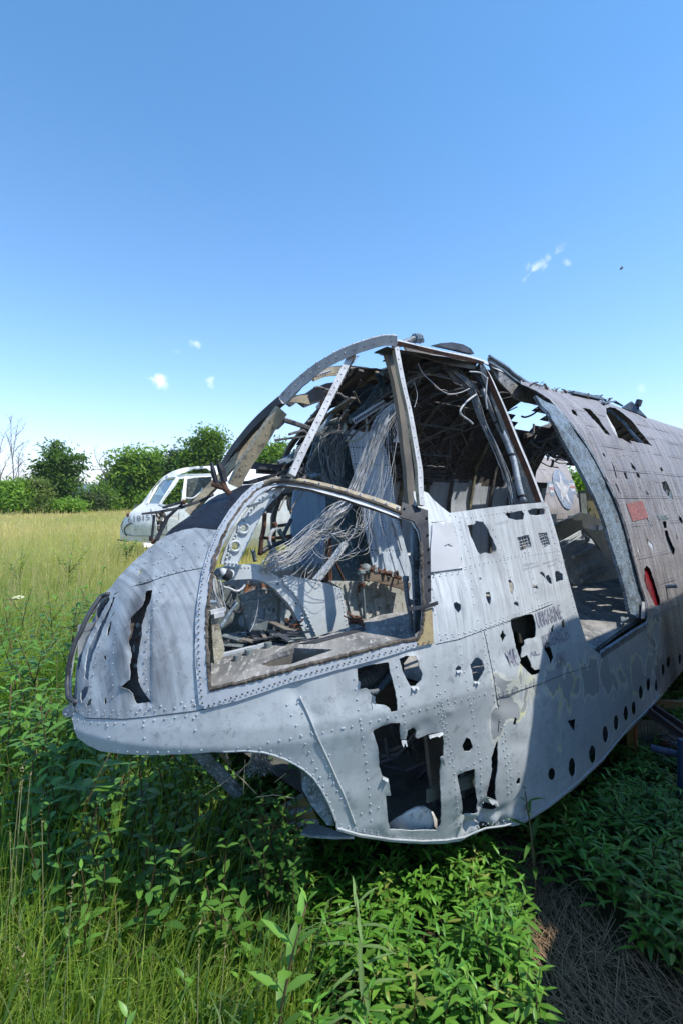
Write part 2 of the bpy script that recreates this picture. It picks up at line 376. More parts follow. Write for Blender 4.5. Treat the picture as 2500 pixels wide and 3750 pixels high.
def inpoly(X, Y, poly):
    poly = np.asarray([(p[0], p[1]) for p in poly]); n = len(poly); r = np.zeros(X.shape, bool); j = n-1
    for i in range(n):
        xi, yi = poly[i]; xj, yj = poly[j]
        c = ((yi > Y) != (yj > Y)) & (X < (xj-xi)*(Y-yi)/(yj-yi+1e-12)+xi); r ^= c; j = i
    return r
def segdist(X, Y, poly, closed=True):
    poly = np.asarray([(p[0], p[1]) for p in poly]); D = np.full(X.shape, 1e9); n = len(poly)
    for i in range(n if closed else n-1):
        a = poly[i]; b = poly[(i+1) % n]; ab = b-a; L = ab@ab+1e-9
        t = np.clip(((X-a[0])*ab[0]+(Y-a[1])*ab[1])/L, 0, 1)
        D = np.minimum(D, np.hypot(X-a[0]-t*ab[0], Y-a[1]-t*ab[1]))
    return D
def resample(poly, sp, jit=0.0, closed=True):
    out = []; n = len(poly); rnd = random.Random(int(poly[0][0]*7+poly[0][1]*3))
    for i in range(n if closed else n-1):
        a = poly[i]; b = poly[(i+1) % n]; L = math.hypot(b[0]-a[0], b[1]-a[1]); k = max(1, int(round(L/sp)))
        for j in range(k):
            t = j/k; x = a[0]+(b[0]-a[0])*t; y = a[1]+(b[1]-a[1])*t
            if jit and j: x += rnd.uniform(-jit, jit); y += rnd.uniform(-jit, jit)
            out.append((x, y))
    if not closed: out.append(tuple(poly[-1][:2]))
    return out
def slit(pts, w):
    """thin spindle polygon along a polyline"""
    L = []; R = []; n = len(pts)
    for i, p in enumerate(pts):
        a = pts[max(0, i-1)]; b = pts[min(n-1, i+1)]; dx, dy = b[0]-a[0], b[1]-a[1]; l = math.hypot(dx, dy)+1e-9
        k = w/2*(0.25 if i in (0, n-1) else 1)*random.uniform(.7, 1.3)
        L.append((p[0]-dy/l*k, p[1]+dx/l*k)); R.append((p[0]+dy/l*k, p[1]-dx/l*k))
    return L+R[::-1]

def triangulate(outer, holes, sp, jit=0.0, hjit=1.2, hsp=None):
    o = resample(outer, sp, jit); hs = [resample(h, hsp or max(4, sp*.7), hjit) for h in holes]
    pts = []; edges = []
    for c in [o]+hs:
        b = len(pts); pts += c; edges += [(b+i, b+(i+1) % len(c)) for i in range(len(c))]
    A = np.array(o); x0, y0 = A.min(0); x1, y1 = A.max(0)
    gx, gy = np.meshgrid(np.arange(x0, x1, sp), np.arange(y0, y1, sp*.87)); gx = gx+(np.arange(gx.shape[0])[:, None] % 2)*sp/2
    gx = (gx+RNG.uniform(-.15, .15, gx.shape)*sp).ravel(); gy = (gy+RNG.uniform(-.15, .15, gy.shape)*sp).ravel()
    m = inpoly(gx, gy, o) & (segdist(gx, gy, o) > sp*.45)
    for h in hs: m &= ~inpoly(gx, gy, h) & (segdist(gx, gy, h) > sp*.4)
    pts += list(zip(gx[m].tolist(), gy[m].tolist()))
    r = geometry.delaunay_2d_cdt([Vector(p) for p in pts], edges, [], 0, 1e-4)
    V = np.array([tuple(v) for v in r[0]]); Fc = np.array([tuple(f) for f in r[2]])
    c = V[Fc].mean(1); k = inpoly(c[:, 0], c[:, 1], o)
    for h in hs: k &= ~inpoly(c[:, 0], c[:, 1], h)
    return V, Fc[k], hs

def dentfield(P, amp, seed=0):
    return np.array([noise.noise(Vector((p[0]*3.1+seed, p[1]*3.1, p[2]*3.1)))*.6+noise.noise(Vector((p[0]*9+seed, p[1]*9, p[2]*9)))*.3 for p in P])*amp

def skin(mb, outer, holes, sp=12, thick=.0035, mi=(0, 1), jit=0, off=0.0, dents=.006, curl=.018, hull=None, stain=None, hsp=None, extra=None, hjit=1.2, tear=None):
    """px outlines -> a shell of real thickness on the fuselage surface"""
    hull = hull or HULL
    V2, Fc, hs = triangulate(outer, holes, sp, jit, hjit, hsp)
    P = hull.hit(V2[:, 0], V2[:, 1]); N = hull.nrm(P)
    if off < -.02: P = P+(P-CAM)/np.linalg.norm(P-CAM, axis=1)[:, None]*(-off*1.25); off = 0.0
    d = dentfield(P, dents)+off
    # edges of torn holes bend in or out
    X, Y = V2[:, 0], V2[:, 1]
    for i, h in enumerate(hs):
        if tear is not None and i not in tear: continue
        A = np.array(h); sz = min(np.ptp(A[:, 0]), np.ptp(A[:, 1])); R = max(7, min(20, sz*.35)); D = segdist(X, Y, h)
        k = np.clip(1-D/R, 0, 1)**1.7; q = np.array([noise.noise(Vector((x*.011+i*7.3, y*.011, 0))) for x, y in zip(X, Y)])
        d += k*curl*(q*1.2-.05)*min(1, sz/70)
    if extra is not None: d += extra(X, Y)
    Po = P+N*d[:, None]; Pi = Po-N*thick
    n = len(Po); F2 = Fc
    # orient outwards
    fn = np.cross(Po[F2[:, 1]]-Po[F2[:, 0]], Po[F2[:, 2]]-Po[F2[:, 0]]); flip = (fn*N[F2[:, 0]]).sum(1) < 0
    F2 = np.where(flip[:, None], F2[:, ::-1], F2)
    a, t, z = hull.local(P)
    b0 = len(mb.v)
    mb.add(np.concatenate([Po, Pi]), F2.tolist(), mi[0])
    mb.f.extend([(b0+n+f[2], b0+n+f[1], b0+n+f[0]) for f in F2.tolist()]); mb.m.extend([mi[1]]*len(F2))
    E = {}
    for f in F2.tolist():
        for i in range(3):
            e = (f[i], f[(i+1) % 3]); E[e] = 1
    rim = [(i, j) for (i, j) in E if (j, i) not in E]; used = sorted({i for e in rim for i in e}); rid = {v: k for k, v in enumerate(used)}; nr = len(used)
    b1 = len(mb.v); mb.v.extend([tuple(p) for p in Po[used]]+[tuple(p) for p in Pi[used]])
    for (i, j) in rim: mb.f.append((b1+rid[j], b1+rid[i], b1+nr+rid[i], b1+nr+rid[j])); mb.m.append(mi[0])
    ext = np.concatenate([np.arange(n), np.arange(n), used, used]).astype(int)
    uv = mb.uv.setdefault('uv', np.zeros((0, 2))); uv = np.concatenate([uv, np.zeros((b0-len(uv), 2)), np.stack([a, z*1.0], 1)[ext]]); mb.uv['uv'] = uv
    S = np.zeros((n, 3)) if stain is None else stain(X, Y)
    s0 = mb.uv.setdefault('stain', np.zeros((0, 3))); mb.uv['stain'] = np.concatenate([s0, np.zeros((b0-len(s0), 3)), S[ext]])
    return V2, hs
def padattr(mb, stain=None):
    """give later shapes (rivets) UVs and stains of their place"""
    n = len(mb.v); 
    if 'uv' not in mb.uv: mb.uv['uv'] = np.zeros((0, 2)); mb.uv['stain'] = np.zeros((0, 3))
    k = len(mb.uv['uv'])
    if k >= n: return
    P = np.array(mb.v[k:n]); px = topx(P)
    mb.uv['uv'] = np.concatenate([mb.uv['uv'], np.stack([P@AX, P[:, 2]], 1)])
    mb.uv['stain'] = np.concatenate([mb.uv['stain'], stain(px[:, 0], px[:, 1]) if stain else np.zeros((n-k, 3))])

def rivets_px(mb, line, sp_m=.03, r=.0048, holes=(), outer=None, off=.001, hull=None, mi=0, n=6, skipp=0.03, h=None, grow=4):
    """domes along a px polyline, evenly spaced in metres on the surface"""
    hull = hull or HULL
    q = np.array(resample(line, 6, 0, False)); P = hull.hit(q[:, 0], q[:, 1], off)
    L = np.concatenate([[0], np.cumsum(np.linalg.norm(np.diff(P, axis=0), axis=1))]); m = int(L[-1]/sp_m)
    if m < 1: return
    u = (np.arange(m)+.5)*sp_m; Pn = np.stack([np.interp(u, L, P[:, i]) for i in range(3)], 1)
    px = topx(Pn); ok = np.ones(len(Pn), bool)
    if outer is not None: ok &= inpoly(px[:, 0], px[:, 1], outer)
    for hh in holes: ok &= ~inpoly(px[:, 0], px[:, 1], hh) & (segdist(px[:, 0], px[:, 1], hh) > grow)
    ok &= RNG.random(len(Pn)) > skipp
    Pn = Pn[ok]
    if len(Pn) == 0: return
    N = hull.nrm(Pn)
    dd = dentfield(Pn, .006) if hull is HULL else np.zeros(len(Pn))
    for p, nn, e in zip(Pn, N, dd): mb.dome(p+nn*(e+.0002), nn, r*random.uniform(.85, 1.1), h, n, mi)
def line_sz(s0, z0, s1, z1, k=16, hull=None):
    hull = hull or HULL
    a = np.linspace(s0, s1, k); z = np.linspace(z0, z1, k); t = hull.tc+hull.g(a, z)
    return [tuple(p) for p in topx(a[:, None]*hull.ax+t[:, None]*hull.nx+z[:, None]*ZX+hull.org)]

def plate(mb, outer, holes, place, thick=.006, sp=60, mi=0, back=None, jit=0.0):
    """flat or curved plate from px outline; place(x,y)->point; thickness towards back direction"""
    V2, Fc, hs = triangulate(outer, holes, sp, jit, 0.4, 8 if holes else None)
    P = np.array([place(x, y) for x, y in V2]); n = len(P)
    nn = np.cross(P[Fc[:, 1]]-P[Fc[:, 0]], P[Fc[:, 2]]-P[Fc[:, 0]]); nn /= np.linalg.norm(nn, axis=1)[:, None]+1e-12
    tocam = CAM-P[Fc[:, 0]]; flip = (nn*tocam).sum(1) < 0; Fc = np.where(flip[:, None], Fc[:, ::-1], Fc)
    vn = np.zeros_like(P)
    nn = np.where(flip[:, None], -nn, nn)
    for k in range(3): np.add.at(vn, Fc[:, k], nn)
    vn /= np.linalg.norm(vn, axis=1)[:, None]+1e-12
    b0 = len(mb.v); mb.add(np.concatenate([P, P-vn*thick]), Fc.tolist(), mi)
    mb.f.extend([(b0+n+f[2], b0+n+f[1], b0+n+f[0]) for f in Fc.tolist()]); mb.m.extend([mi]*len(Fc))
    E = {}
    for f in Fc.tolist():
        for i in range(3): E[(f[i], f[(i+1) % 3])] = 1
    for (i, j) in E:
        if (j, i) not in E: mb.f.append((b0+j, b0+i, b0+n+i, b0+n+j)); mb.m.append(mi)
    return P
def hb(x, y, d): p = hp(x, y); return p+(p-CAM)/np.linalg.norm(p-CAM)*d
PT = lambda t: (lambda x, y: on_t(x, y, t))

def text_on(name, txt, quad, mat, parent, hull=None, off=.0025, bold=.0, place=None):
    c = bpy.data.curves.new('tmp', 'FONT'); c.body = txt; c.offset = bold; c.resolution_u = 3
    o = bpy.data.objects.new('tmp', c); COL.objects.link(o); bpy.context.view_layer.update()
    me = bpy.data.meshes.new_from_object(o); bpy.data.objects.remove(o)
    V = np.array([tuple(v.co) for v in me.vertices]); F = [tuple(p.vertices) for p in me.polygons]; bpy.data.meshes.remove(me)
    lo = V.min(0); hi = V.max(0); u = (V[:, 0]-lo[0])/(hi[0]-lo[0]); v = (V[:, 1]-lo[1])/(hi[1]-lo[1])
    q = np.array(quad); X = (q[0][None]*(1-u)[:, None]+q[1][None]*u[:, None])*v[:, None]+(q[3][None]*(1-u)[:, None]+q[2][None]*u[:, None])*(1-v)[:, None]
    P = (hull or HULL).hit(X[:, 0], X[:, 1], 0.0); N = (hull or HULL).nrm(P)
    if hull is None: P = P+N*dentfield(P, .006)[:, None]
    P = P+N*off
    m = MB(); n = len(P); m.add(P, F, 0); return m.build(name, mat, parent)
# ------------------------------------------------------------------ the wreck: skins
WRECK = thing('helicopter_wreck', 'gutted grey helicopter fuselage with torn skin, open cockpit frames and hanging wires', 'helicopter wreck', tuple(st(2.0, TC, 0.0)))
def sm(x, a, b):
    u = np.clip((x-a)/(b-a), 0, 1); return u*u*(3-2*u)

# --- nose shell
nose_seam = T('C', [(965,1385),(880,1400),(760,1415),(600,1435),(440,1450),(280,1448),(200,1440),(160,1430),(110,1370),(95,1335)])
nose_black_edge = T('C', [(700,285),(760,262),(830,240),(900,228),(1000,240),(1045,247)])
nose_right = T('C', [(1045,247),(1010,350),(970,460),(945,560),(925,680),(905,800),(895,900),(895,1000),(897,1100),(905,1170),(915,1270),(925,1340),(965,1385)])
nose_left = T('C', [(90,1240),(97,1120),(120,1010),(150,925),(200,805),(260,712),(300,665),(370,600),(430,530),(500,455),(600,360),(700,285)])
nose_outer = nose_left+nose_black_edge[1:]+nose_right[1:]+nose_seam[1:]
nose_holes = [
 T('C', [(345,662),(300,700),(290,712),(245,775),(195,870),(155,970),(125,1080),(108,1190),(108,1290),(120,1325),(148,1338),(152,1290),(155,1200),(175,1110),(195,1020),(225,925),(268,828),(318,735),(352,690)]),
 T('C', [(392,672),(374,672),(330,760),(280,850),(247,930),(217,1010),(207,1090),(200,1190),(222,1205),(230,1130),(245,1040),(270,960),(300,870),(345,770)]),
 T('C', [(345,835),(362,822),(352,860),(338,915),(320,915),(325,880)]),
 T('C', [(175,1320),(178,1280),(200,1245),(228,1240),(222,1275),(210,1310),(185,1350)]),
 T('C', [(205,1365),(225,1330),(240,1318),(238,1355),(215,1372)]),
 T('C', [(315,1330),(325,1310),(333,1340),(325,1362),(315,1355)]),
 T('C', [(590,632),(628,628),(606,690),(580,740),(572,800),(557,850),(562,910),(550,960),(540,1010),(530,1060),(525,1110),(535,1160),(545,1220),(565,1270),(595,1320),(612,1345),(515,1355),(505,1330),(500,1290),(480,1262),(440,1245),(470,1220),(492,1200),(490,1150),(480,1100),(488,1040),(485,990),(478,950),(490,900),(483,860),(490,810),(515,780),(545,740),(568,690),(575,650)]),
 T('C', [(527,535),(543,500),(557,495),(545,525)]),
 T('C', [(303,1058),(323,1038),(318,1090)]),
 slit(T('C', [(372,745),(380,770),(365,790),(350,800)]), 4),
 slit(T('C', [(298,1170),(292,1210),(285,1190)]), 4),
]
def nose_stain(X, Y):
    S = np.zeros((len(X), 3)); cx, cy = T('C', [(520,760)])[0]
    S[:, 2] = .9*np.exp(-(((X-cx+(Y-cy)*.25)/30)**2))*np.exp(-((Y-cy)/160)**2)+.35*np.array([max(0, noise.noise(Vector((x/30, y/110, 3)))) for x, y in zip(X, Y)])
    S[:, 2] += 0*sm(-X, -(T('C',[(175,0)])[0][0]), -(T('C',[(95,0)])[0][0]))
    a, b = T('C', [(700,1000)])[0]; S[:, 0] = .35*np.exp(-(((X-a)/90)**2+((Y-b)/200)**2))
    return np.clip(S, 0, 1)
def bulges(X, Y):      # shallow stiffened flutes between the frames of the nose
    a, b = T('C', [(385,1000)])[0]
    return .006*np.sin((X-a)/26.0)*np.exp(-((Y-b)/230)**2)*(X < T('C', [(620,0)])[0][0])
m = MB(); skin(m, nose_outer, nose_holes, sp=9, mi=(0, 1), jit=.6, dents=.006, curl=.010, stain=nose_stain, extra=bulges, tear=[6, 3, 4, 7, 8])
kw = dict(outer=nose_outer, holes=nose_holes)
def C(p): return T('C', p)
for l, s_ in [(C([(130,1412),(300,1425),(500,1418),(700,1392),(960,1355)]), .032), (C([(130,1392),(300,1402),(500,1393),(700,1367),(940,1325)]), .034),
          (C([(385,640),(480,610),(580,575),(700,530),(800,502),(960,478)]), .032), (C([(480,598),(600,558),(700,516),(800,485),(960,463)]), .034),
          (C([(710,560),(670,650),(630,760),(605,880),(590,1000),(585,1120),(592,1230),(610,1330)]), .032),
          (C([(350,810),(300,960),(270,1080),(245,1200),(235,1300)]), .034), (C([(300,780),(250,900),(215,1000),(190,1100),(180,1200)]), .03),
          (C([(440,690),(400,850),(380,1000),(372,1150),(378,1250),(375,1350)]), .034), (C([(600,430),(520,500),(440,580)]), .035),
          (C([(800,320),(690,420),(560,520)]), .034), (C([(940,310),(850,350),(720,420),(620,480)]), .05), (C([(720,300),(640,360),(520,460)]), .05),
          (C([(900,240),(830,330),(770,430),(735,500)]), .05), (C([(980,300),(930,400),(905,470)]), .05), (C([(970,480),(930,620),(905,760)]), .06)]:
    rivets_px(m, l, s_, .0041, **kw)
for l in [C([(385,655),(480,612),(580,582),(700,540),(820,508),(975,478)]), C([(100,1375),(200,1445),(440,1452),(600,1438),(880,1402),(965,1387)])]:
    P = hpts(resample(l, 10, 0, False), .0035); m.tube(P+HULL.nrm(P)*(dentfield(P, .007)[:, None]-.003), .0016, 5, 2)
padattr(m, nose_stain)
NOSE = m.build('nose_shell', [M_NOSE, M_PRIM, M_DARK], WRECK, smooth=True)
# recessed panel seen in the big nose opening, with its rim
m = MB(); op = C([(360,650),(318,700),(268,780),(212,890),(172,1010),(140,1120),(128,1300),(160,1360),(210,1350),(240,1100),(330,820),(400,660)])
skin(m, op, [], sp=22, off=-.055, dents=.004, curl=0, mi=(0, 1)); 
for l in [C([(330,690),(240,830),(165,1000),(135,1150),(130,1300)]), C([(110,1060),(170,1060)]), C([(105,1200),(160,1200)])]: rivets_px(m, l, .04, .005, off=-.054)
padattr(m); m.build('recessed_panel', [M_PRIMB, M_PRIM], WRECK, smooth=True)
m = MB(); m.tube(hpts(resample(C([(352,655),(300,672),(255,722),(200,815),(150,935),(118,1020),(95,1130),(88,1240),(95,1320),(150,1345)]), 12, 0, False), .004), .008, 6)
m.build('opening_rim', M_DARK, WRECK, smooth=True)
# tow lug at the tip
m = MB(); lug = C([(108,1350),(80,1370),(56,1388),(50,1418),(62,1436),(98,1440),(120,1425),(120,1375)]); Pl = lambda x, y: on_y(x, y, float(hp(*C([(120,1400)])[0])[1])-.01)
plate(m, lug, [ell('C', 72, 1420, 9, 9)], Pl, .02, 14); m.tube([on_y(*C([(72,1420)])[0], 1.66), on_y(*C([(72,1420)])[0], 1.76)], .004, 6, 0)
m.build('tow_lug', M_RING, WRECK)

# --- black anti-glare top of the nose
bk_outer = nose_black_edge[::-1]+C([(700,285),(780,215),(850,165),(920,110),(1000,60),(1080,15),(1130,-15)])+T('K', [(1100,390),(1180,370),(1250,390)])+C([(1225,15),(1150,100),(1090,180)])
bk_outer = C([(1045,247),(1000,240),(900,228),(830,240),(760,262),(700,285),(740,235),(800,190),(860,150),(930,95),(990,50),(1040,20)])+T('K', [(1000,440),(1100,392),(1190,385),(1240,400)])+C([(1230,0),(1190,45),(1150,90),(1100,150)])
m = MB(); skin(m, bk_outer, [], sp=11, mi=(0, 1), dents=.012, curl=0)
for l in [C([(1080,170),(1180,40)]), C([(760,235),(900,150),(1020,60)]), C([(1020,190),(1100,80),(1160,20)])]: rivets_px(m, l, .035, .0045, outer=bk_outer)
padattr(m); m.build('antiglare_panel', [M_BLACK, M_PRIM], WRECK, smooth=True)

# --- side skin with the chin band and the lower hull
E_ = lambda p: T('E', p)
F_ = lambda p: T('F', p)
band_top = nose_seam[::-1]                       # left to right
win_low = T('D', [(80,1560),(60,1470),(52,1400)])
win_in = T('D', [(118,1440),(300,1402),(500,1352),(700,1292),(900,1242),(1100,1192),(1300,1142),(1430,1122),(1462,1060),(1470,960),(1466,800),(1458,500),(1440,430),(1400,370),(1330,340)])
post_top = [(1469,1868),(1519,1851),(1515,1828),(1512,1800),(1553,1800),(1565,1805),(1584,1828),(1614,1855),(1645,1878),(1744,1864),(1859,1851),(1989,1839)]
door_front = [(2003,1847),(2024,1912),(2044,1985),(2064,2073),(2084,2146),(2104,2219),(2125,2287),(2141,2340),(2157,2368),(2185,2388),(2201,2392)]
door_sill = [(2250,2358),(2300,2325),(2359,2285)]
ring_out = [(2369,2263),(2367,2207),(2351,2154),(2330,2073),(2310,2001),(2290,1928),(2266,1855),(2238,1791),(2205,1726),(2173,1666),(2133,1605),(2092,1552),(2052,1508),(2010,1462),(1961,1431),(1905,1405)]
split = [(2359,2285),(2385,2400),(2400,2480),(2412,2545)]
bottom = [(2412,2557),(2370,2610),(2328,2649),(2291,2685),(2206,2789),(2100,2887),(2004,2962),(1918,3013),(1843,3036),(1774,3045),(1730,3062),(1699,3077),(1631,3088),(1544,3092),(1430,3085),(1315,3068),(1234,3045)]
arch = [(1230,3010),(1218,2977),(1201,2936),(1176,2890),(1147,2848),(1114,2819),(1085,2801),(1044,2780),(1006,2766),(965,2755),(899,2749),(816,2753)]
chin = C([(1000,1662),(850,1675),(700,1680),(600,1682),(450,1675),(300,1655),(220,1620),(150,1570),(130,1520),(112,1440),(95,1335)])
side_outer = band_top+win_in+post_top+door_front+door_sill+split+bottom+arch+chin[:-1]
side_holes = [E_(p) for p in [
 [(190,345),(280,320),(385,305),(400,380),(420,450),(440,550),(442,615),(405,628),(395,600),(370,582),(320,575),(285,568),(280,515),(245,470),(195,480),(190,420)],
 [(455,285),(490,265),(550,263),(570,290),(580,330),(605,380),(600,420),(565,455),(530,460),(505,420),(480,370),(465,320)],
 [(810,350),(830,325),(850,335),(848,355),(815,358)],
 [(908,320),(940,280),(960,275),(985,295),(998,350),(985,380),(955,425),(925,425),(918,370)],
 [(290,750),(340,720),(400,695),(455,688),(460,740),(467,800),(500,802),(515,740),(550,728),(575,750),(562,785),(575,797),(640,770),(725,748),(735,790),(742,830),(735,870),(735,900),(715,910),(720,950),(715,1000),(720,1050),(722,1200),(720,1330),(695,1380),(400,1380),(385,1330),(375,1240),(370,1160),(402,1158),(385,1050),(350,1035),(325,970),(315,850),(300,790)],
 [(830,1030),(880,1005),(935,985),(945,1050),(948,1130),(955,1200),(958,1270),(920,1290),(878,1310),(865,1290),(855,1210),(845,1130),(835,1070)],
 [(855,840),(880,785),(905,795),(925,850),(905,878),(870,875)],
 [(1080,810),(1085,815),(1082,870),(1085,940),(1080,1010),(1068,1080),(1070,1150),(1078,1190),(1018,1175),(1030,1080),(1045,1000),(1042,910),(1062,850)],
 [(1000,1215),(1060,1215),(1083,1240),(1040,1270),(1015,1305),(1003,1260)],
 [(1178,690),(1190,655),(1203,665),(1195,705),(1182,708)], [(1200,1070),(1215,1040),(1228,1050),(1225,1080),(1208,1088)]]]
side_holes += [F_(p) for p in [
 [(330,115),(372,108),(375,90),(420,95),(450,130),(480,190),(497,245),(495,272),(460,280),(430,272),(400,285),(385,265),(365,210),(345,160)],
 [(545,48),(580,42),(640,30),(655,50),(650,82),(600,85),(565,75)],
 [(675,30),(700,20),(760,17),(776,25),(775,50),(720,58),(685,52)],
 [(612,185),(680,170),(697,240),(640,265),(628,230)], [(735,162),(785,155),(805,225),(765,245),(745,200)],
 [(390,420),(400,412),(410,425),(400,432)], [(250,562),(265,555),(290,570),(292,600),(280,625),(262,600),(252,585)],
 [(433,500),(455,497),(462,530),(458,575),(445,560),(437,540)], [(562,430),(575,428),(590,450),(595,480),(588,515),(575,500),(568,470)],
 [(590,565),(605,550),(618,560),(622,580),(600,572)], [(700,475),(703,455),(718,462),(722,455),(735,482),(715,475)],
 [(740,390),(755,380),(770,392),(785,450),(768,412)], [(780,405),(795,398),(808,420),(812,455),(795,445),(782,425)],
 [(828,395),(832,378),(850,378),(860,388),(872,392),(877,430),(850,435),(835,445)], [(907,1240),(955,1225),(947,1308)]]]
side_holes += [T('R', p) for p in [
 [(270,465),(350,430),(420,415),(500,395),(560,385),(590,410),(615,500),(635,620),(635,710),(590,735),(520,742),(475,765),(470,830),(425,860),(410,950),(400,1010),(440,1000),(490,970),(510,1010),(545,1080),(565,1150),(610,1190),(650,1180),(700,1180),(680,1235),(580,1272),(520,1220),(450,1150),(385,1090),(395,1050),(360,960),(330,880),(315,800),(300,690),(285,620),(270,540)],
 [(740,850),(770,785),(830,790),(840,860),(870,950),(890,1010),(870,1050),(865,1090),(840,1100),(820,1030),(780,950),(745,900)],
 [(845,600),(880,535),(890,560),(885,640),(850,670)], [(1000,490),(1030,455),(1050,520),(1065,570),(1020,590),(1005,540)],
 [(115,690),(160,610),(185,680),(205,685),(180,740),(148,805),(135,740)], [(910,320),(925,350),(945,400),(965,455),(930,410),(912,360)]]]
round_holes = [F_([(cx+rx*cos(a), cy+ry*sin(a)) for a in np.linspace(0, 2*pi, 15)[:-1]]) for cx, cy, rx, ry in
  [(816,1545,21,36),(930,1505,20,55),(1048,1430,20,52),(1123,1315,17,48),(1185,1250,15,46),(1240,1195,13,43),(1284,1165,13,40),(1327,1075,12,40),(1367,1030,11,38),(1413,1035,10,36)]]
n_torn = len(side_holes); side_holes += round_holes
def side_stain(X, Y):
    S = np.zeros((len(X), 3)); fx = (X-1500)/.63776; fy = (Y-1850)/.63776
    # yellow peel band from (470,900) to the right, and around the two columns of rivets
    g = np.exp(-((fy-(1060-(fx-700)*.15))/190)**2)*sm(fx, 440, 560)
    g2 = np.exp(-((fx-480-(fy-1000)*.06)/45)**2)*sm(fy, 850, 1000)*sm(-fy, -1500, -1250)
    g3 = np.exp(-(((fx-860)/40)**2+((fy-1350)/200)**2))*.6
    S[:, 1] = np.clip(g*.85+g2+g3, 0, 1)
    S[:, 0] = .33*sm(-fy, -760, -300)*sm(fx, 150, 500)+.30*np.exp(-(((fx+350)/330)**2+((fy-900)/200)**2))+.45*sm(fx, 1180, 1420)*sm(-fy, -1150, -700)
    S[:, 2] = .75*np.exp(-((fx-1500)/28)**2)*sm(fx, 1400, 1460)
    return np.clip(S, 0, 1)
def crumple(X, Y):    # crushed belly corner below the torn slot
    cx, cy = E_([(1000,1340)])[0]; r2 = ((X-cx)/75)**2+((Y-cy)/60)**2
    dm = np.zeros(len(X)); rr_ = random.Random(77)
    for _ in range(34):
        a, b_ = E_([(rr_.uniform(-300, 1500), rr_.uniform(-300, 1400))])[0]; R_a = rr_.uniform(14, 38); dm += rr_.choice([-.007, -.005, .004])*np.exp(-((X-a)**2+((Y-b_)*rr_.uniform(.6, 1.4))**2)/R_a**2)
    return dm+np.exp(-r2)*(-.035+.02*np.sin(X/11.)+.015*np.sin(Y/9.+X/17.))
m = MB(); skin(m, side_outer, side_holes, sp=11, mi=(0, 1), jit=.4, dents=.006, curl=.007, stain=side_stain, extra=crumple, tear=list(range(n_torn)))
kw = dict(outer=side_outer, holes=side_holes)
hl = lambda pts, s_=.03, r=.0039: rivets_px(m, pts, s_, r, **kw)
def off(l, dx, dy): return [(x+dx, y+dy) for x, y in l]
# chin band
hl(off(band_top, 0, 17), .034); hl(off(chin[::-1], 0, -10), .034); hl(off(arch, -2, -14), .034, .0035)
for a in [[(335,1460),(350,1550),(365,1660)], [(565,1460),(575,1580),(595,1670)], [(885,1410),(900,1520),(920,1610)]]: hl(C(a), .034)
O_ = lambda p: T('O', p)
for a in [[(950,30),(1040,235),(1130,420),(1230,640),(1330,890),(1410,1100)], [(1045,10),(1140,215),(1210,380),(1300,570),(1385,775),(1450,920),(1500,1040)], [(755,410),(940,385),(1100,350),(1200,335),(1300,318),(1450,285),(1568,262)]]: hl(O_(a), .034)
# lower hull: rows traced from the photograph
for a in [[(0,745),(130,720),(250,690),(430,650),(560,620),(680,590),(850,548),(1030,500)], [(165,380),(180,500),(200,640),(230,830),(250,1000),(265,1130),(282,1350)],
          [(680,300),(700,430),(735,600),(765,760),(795,920),(810,1060),(825,1220),(840,1370)], [(838,170),(850,300),(880,420),(910,570),(930,680),(950,800),(975,940),(980,1100),(990,1230)],
          [(980,120),(1010,300),(1040,420),(1060,540),(1100,700),(1120,860),(1140,1000),(1150,1120),(1160,1200)], [(1000,100),(1030,260),(1070,460),(1090,560),(1120,700),(1140,860),(1165,1010),(1180,1150)],
          [(435,300),(450,420),(470,560),(490,700),(500,800)], [(690,490),(710,640),(740,760)], [(740,460),(770,560),(790,620)], [(0,1010),(60,1120),(130,1260),(170,1340)], [(0,870),(40,960)],
          [(830,1005),(960,940),(1060,890)], [(60,1360),(250,1395),(400,1420),(600,1432),(760,1430),(850,1405),(1000,1345),(1150,1330),(1250,1290),(1400,1200),(1568,1070)],
          [(60,1335),(200,1375),(400,1400)], [(130,1300),(270,1255),(370,1215)], [(1200,1010),(1240,1000)], [(1300,700),(1320,900),(1335,1100),(1340,1180)], [(1460,560),(1480,760),(1500,960)]]: hl(E_(a), .032)
hl(E_([(700,185),(840,150),(980,105),(1170,40)])); hl(E_([(700,165),(840,130),(980,88),(1150,28)]))
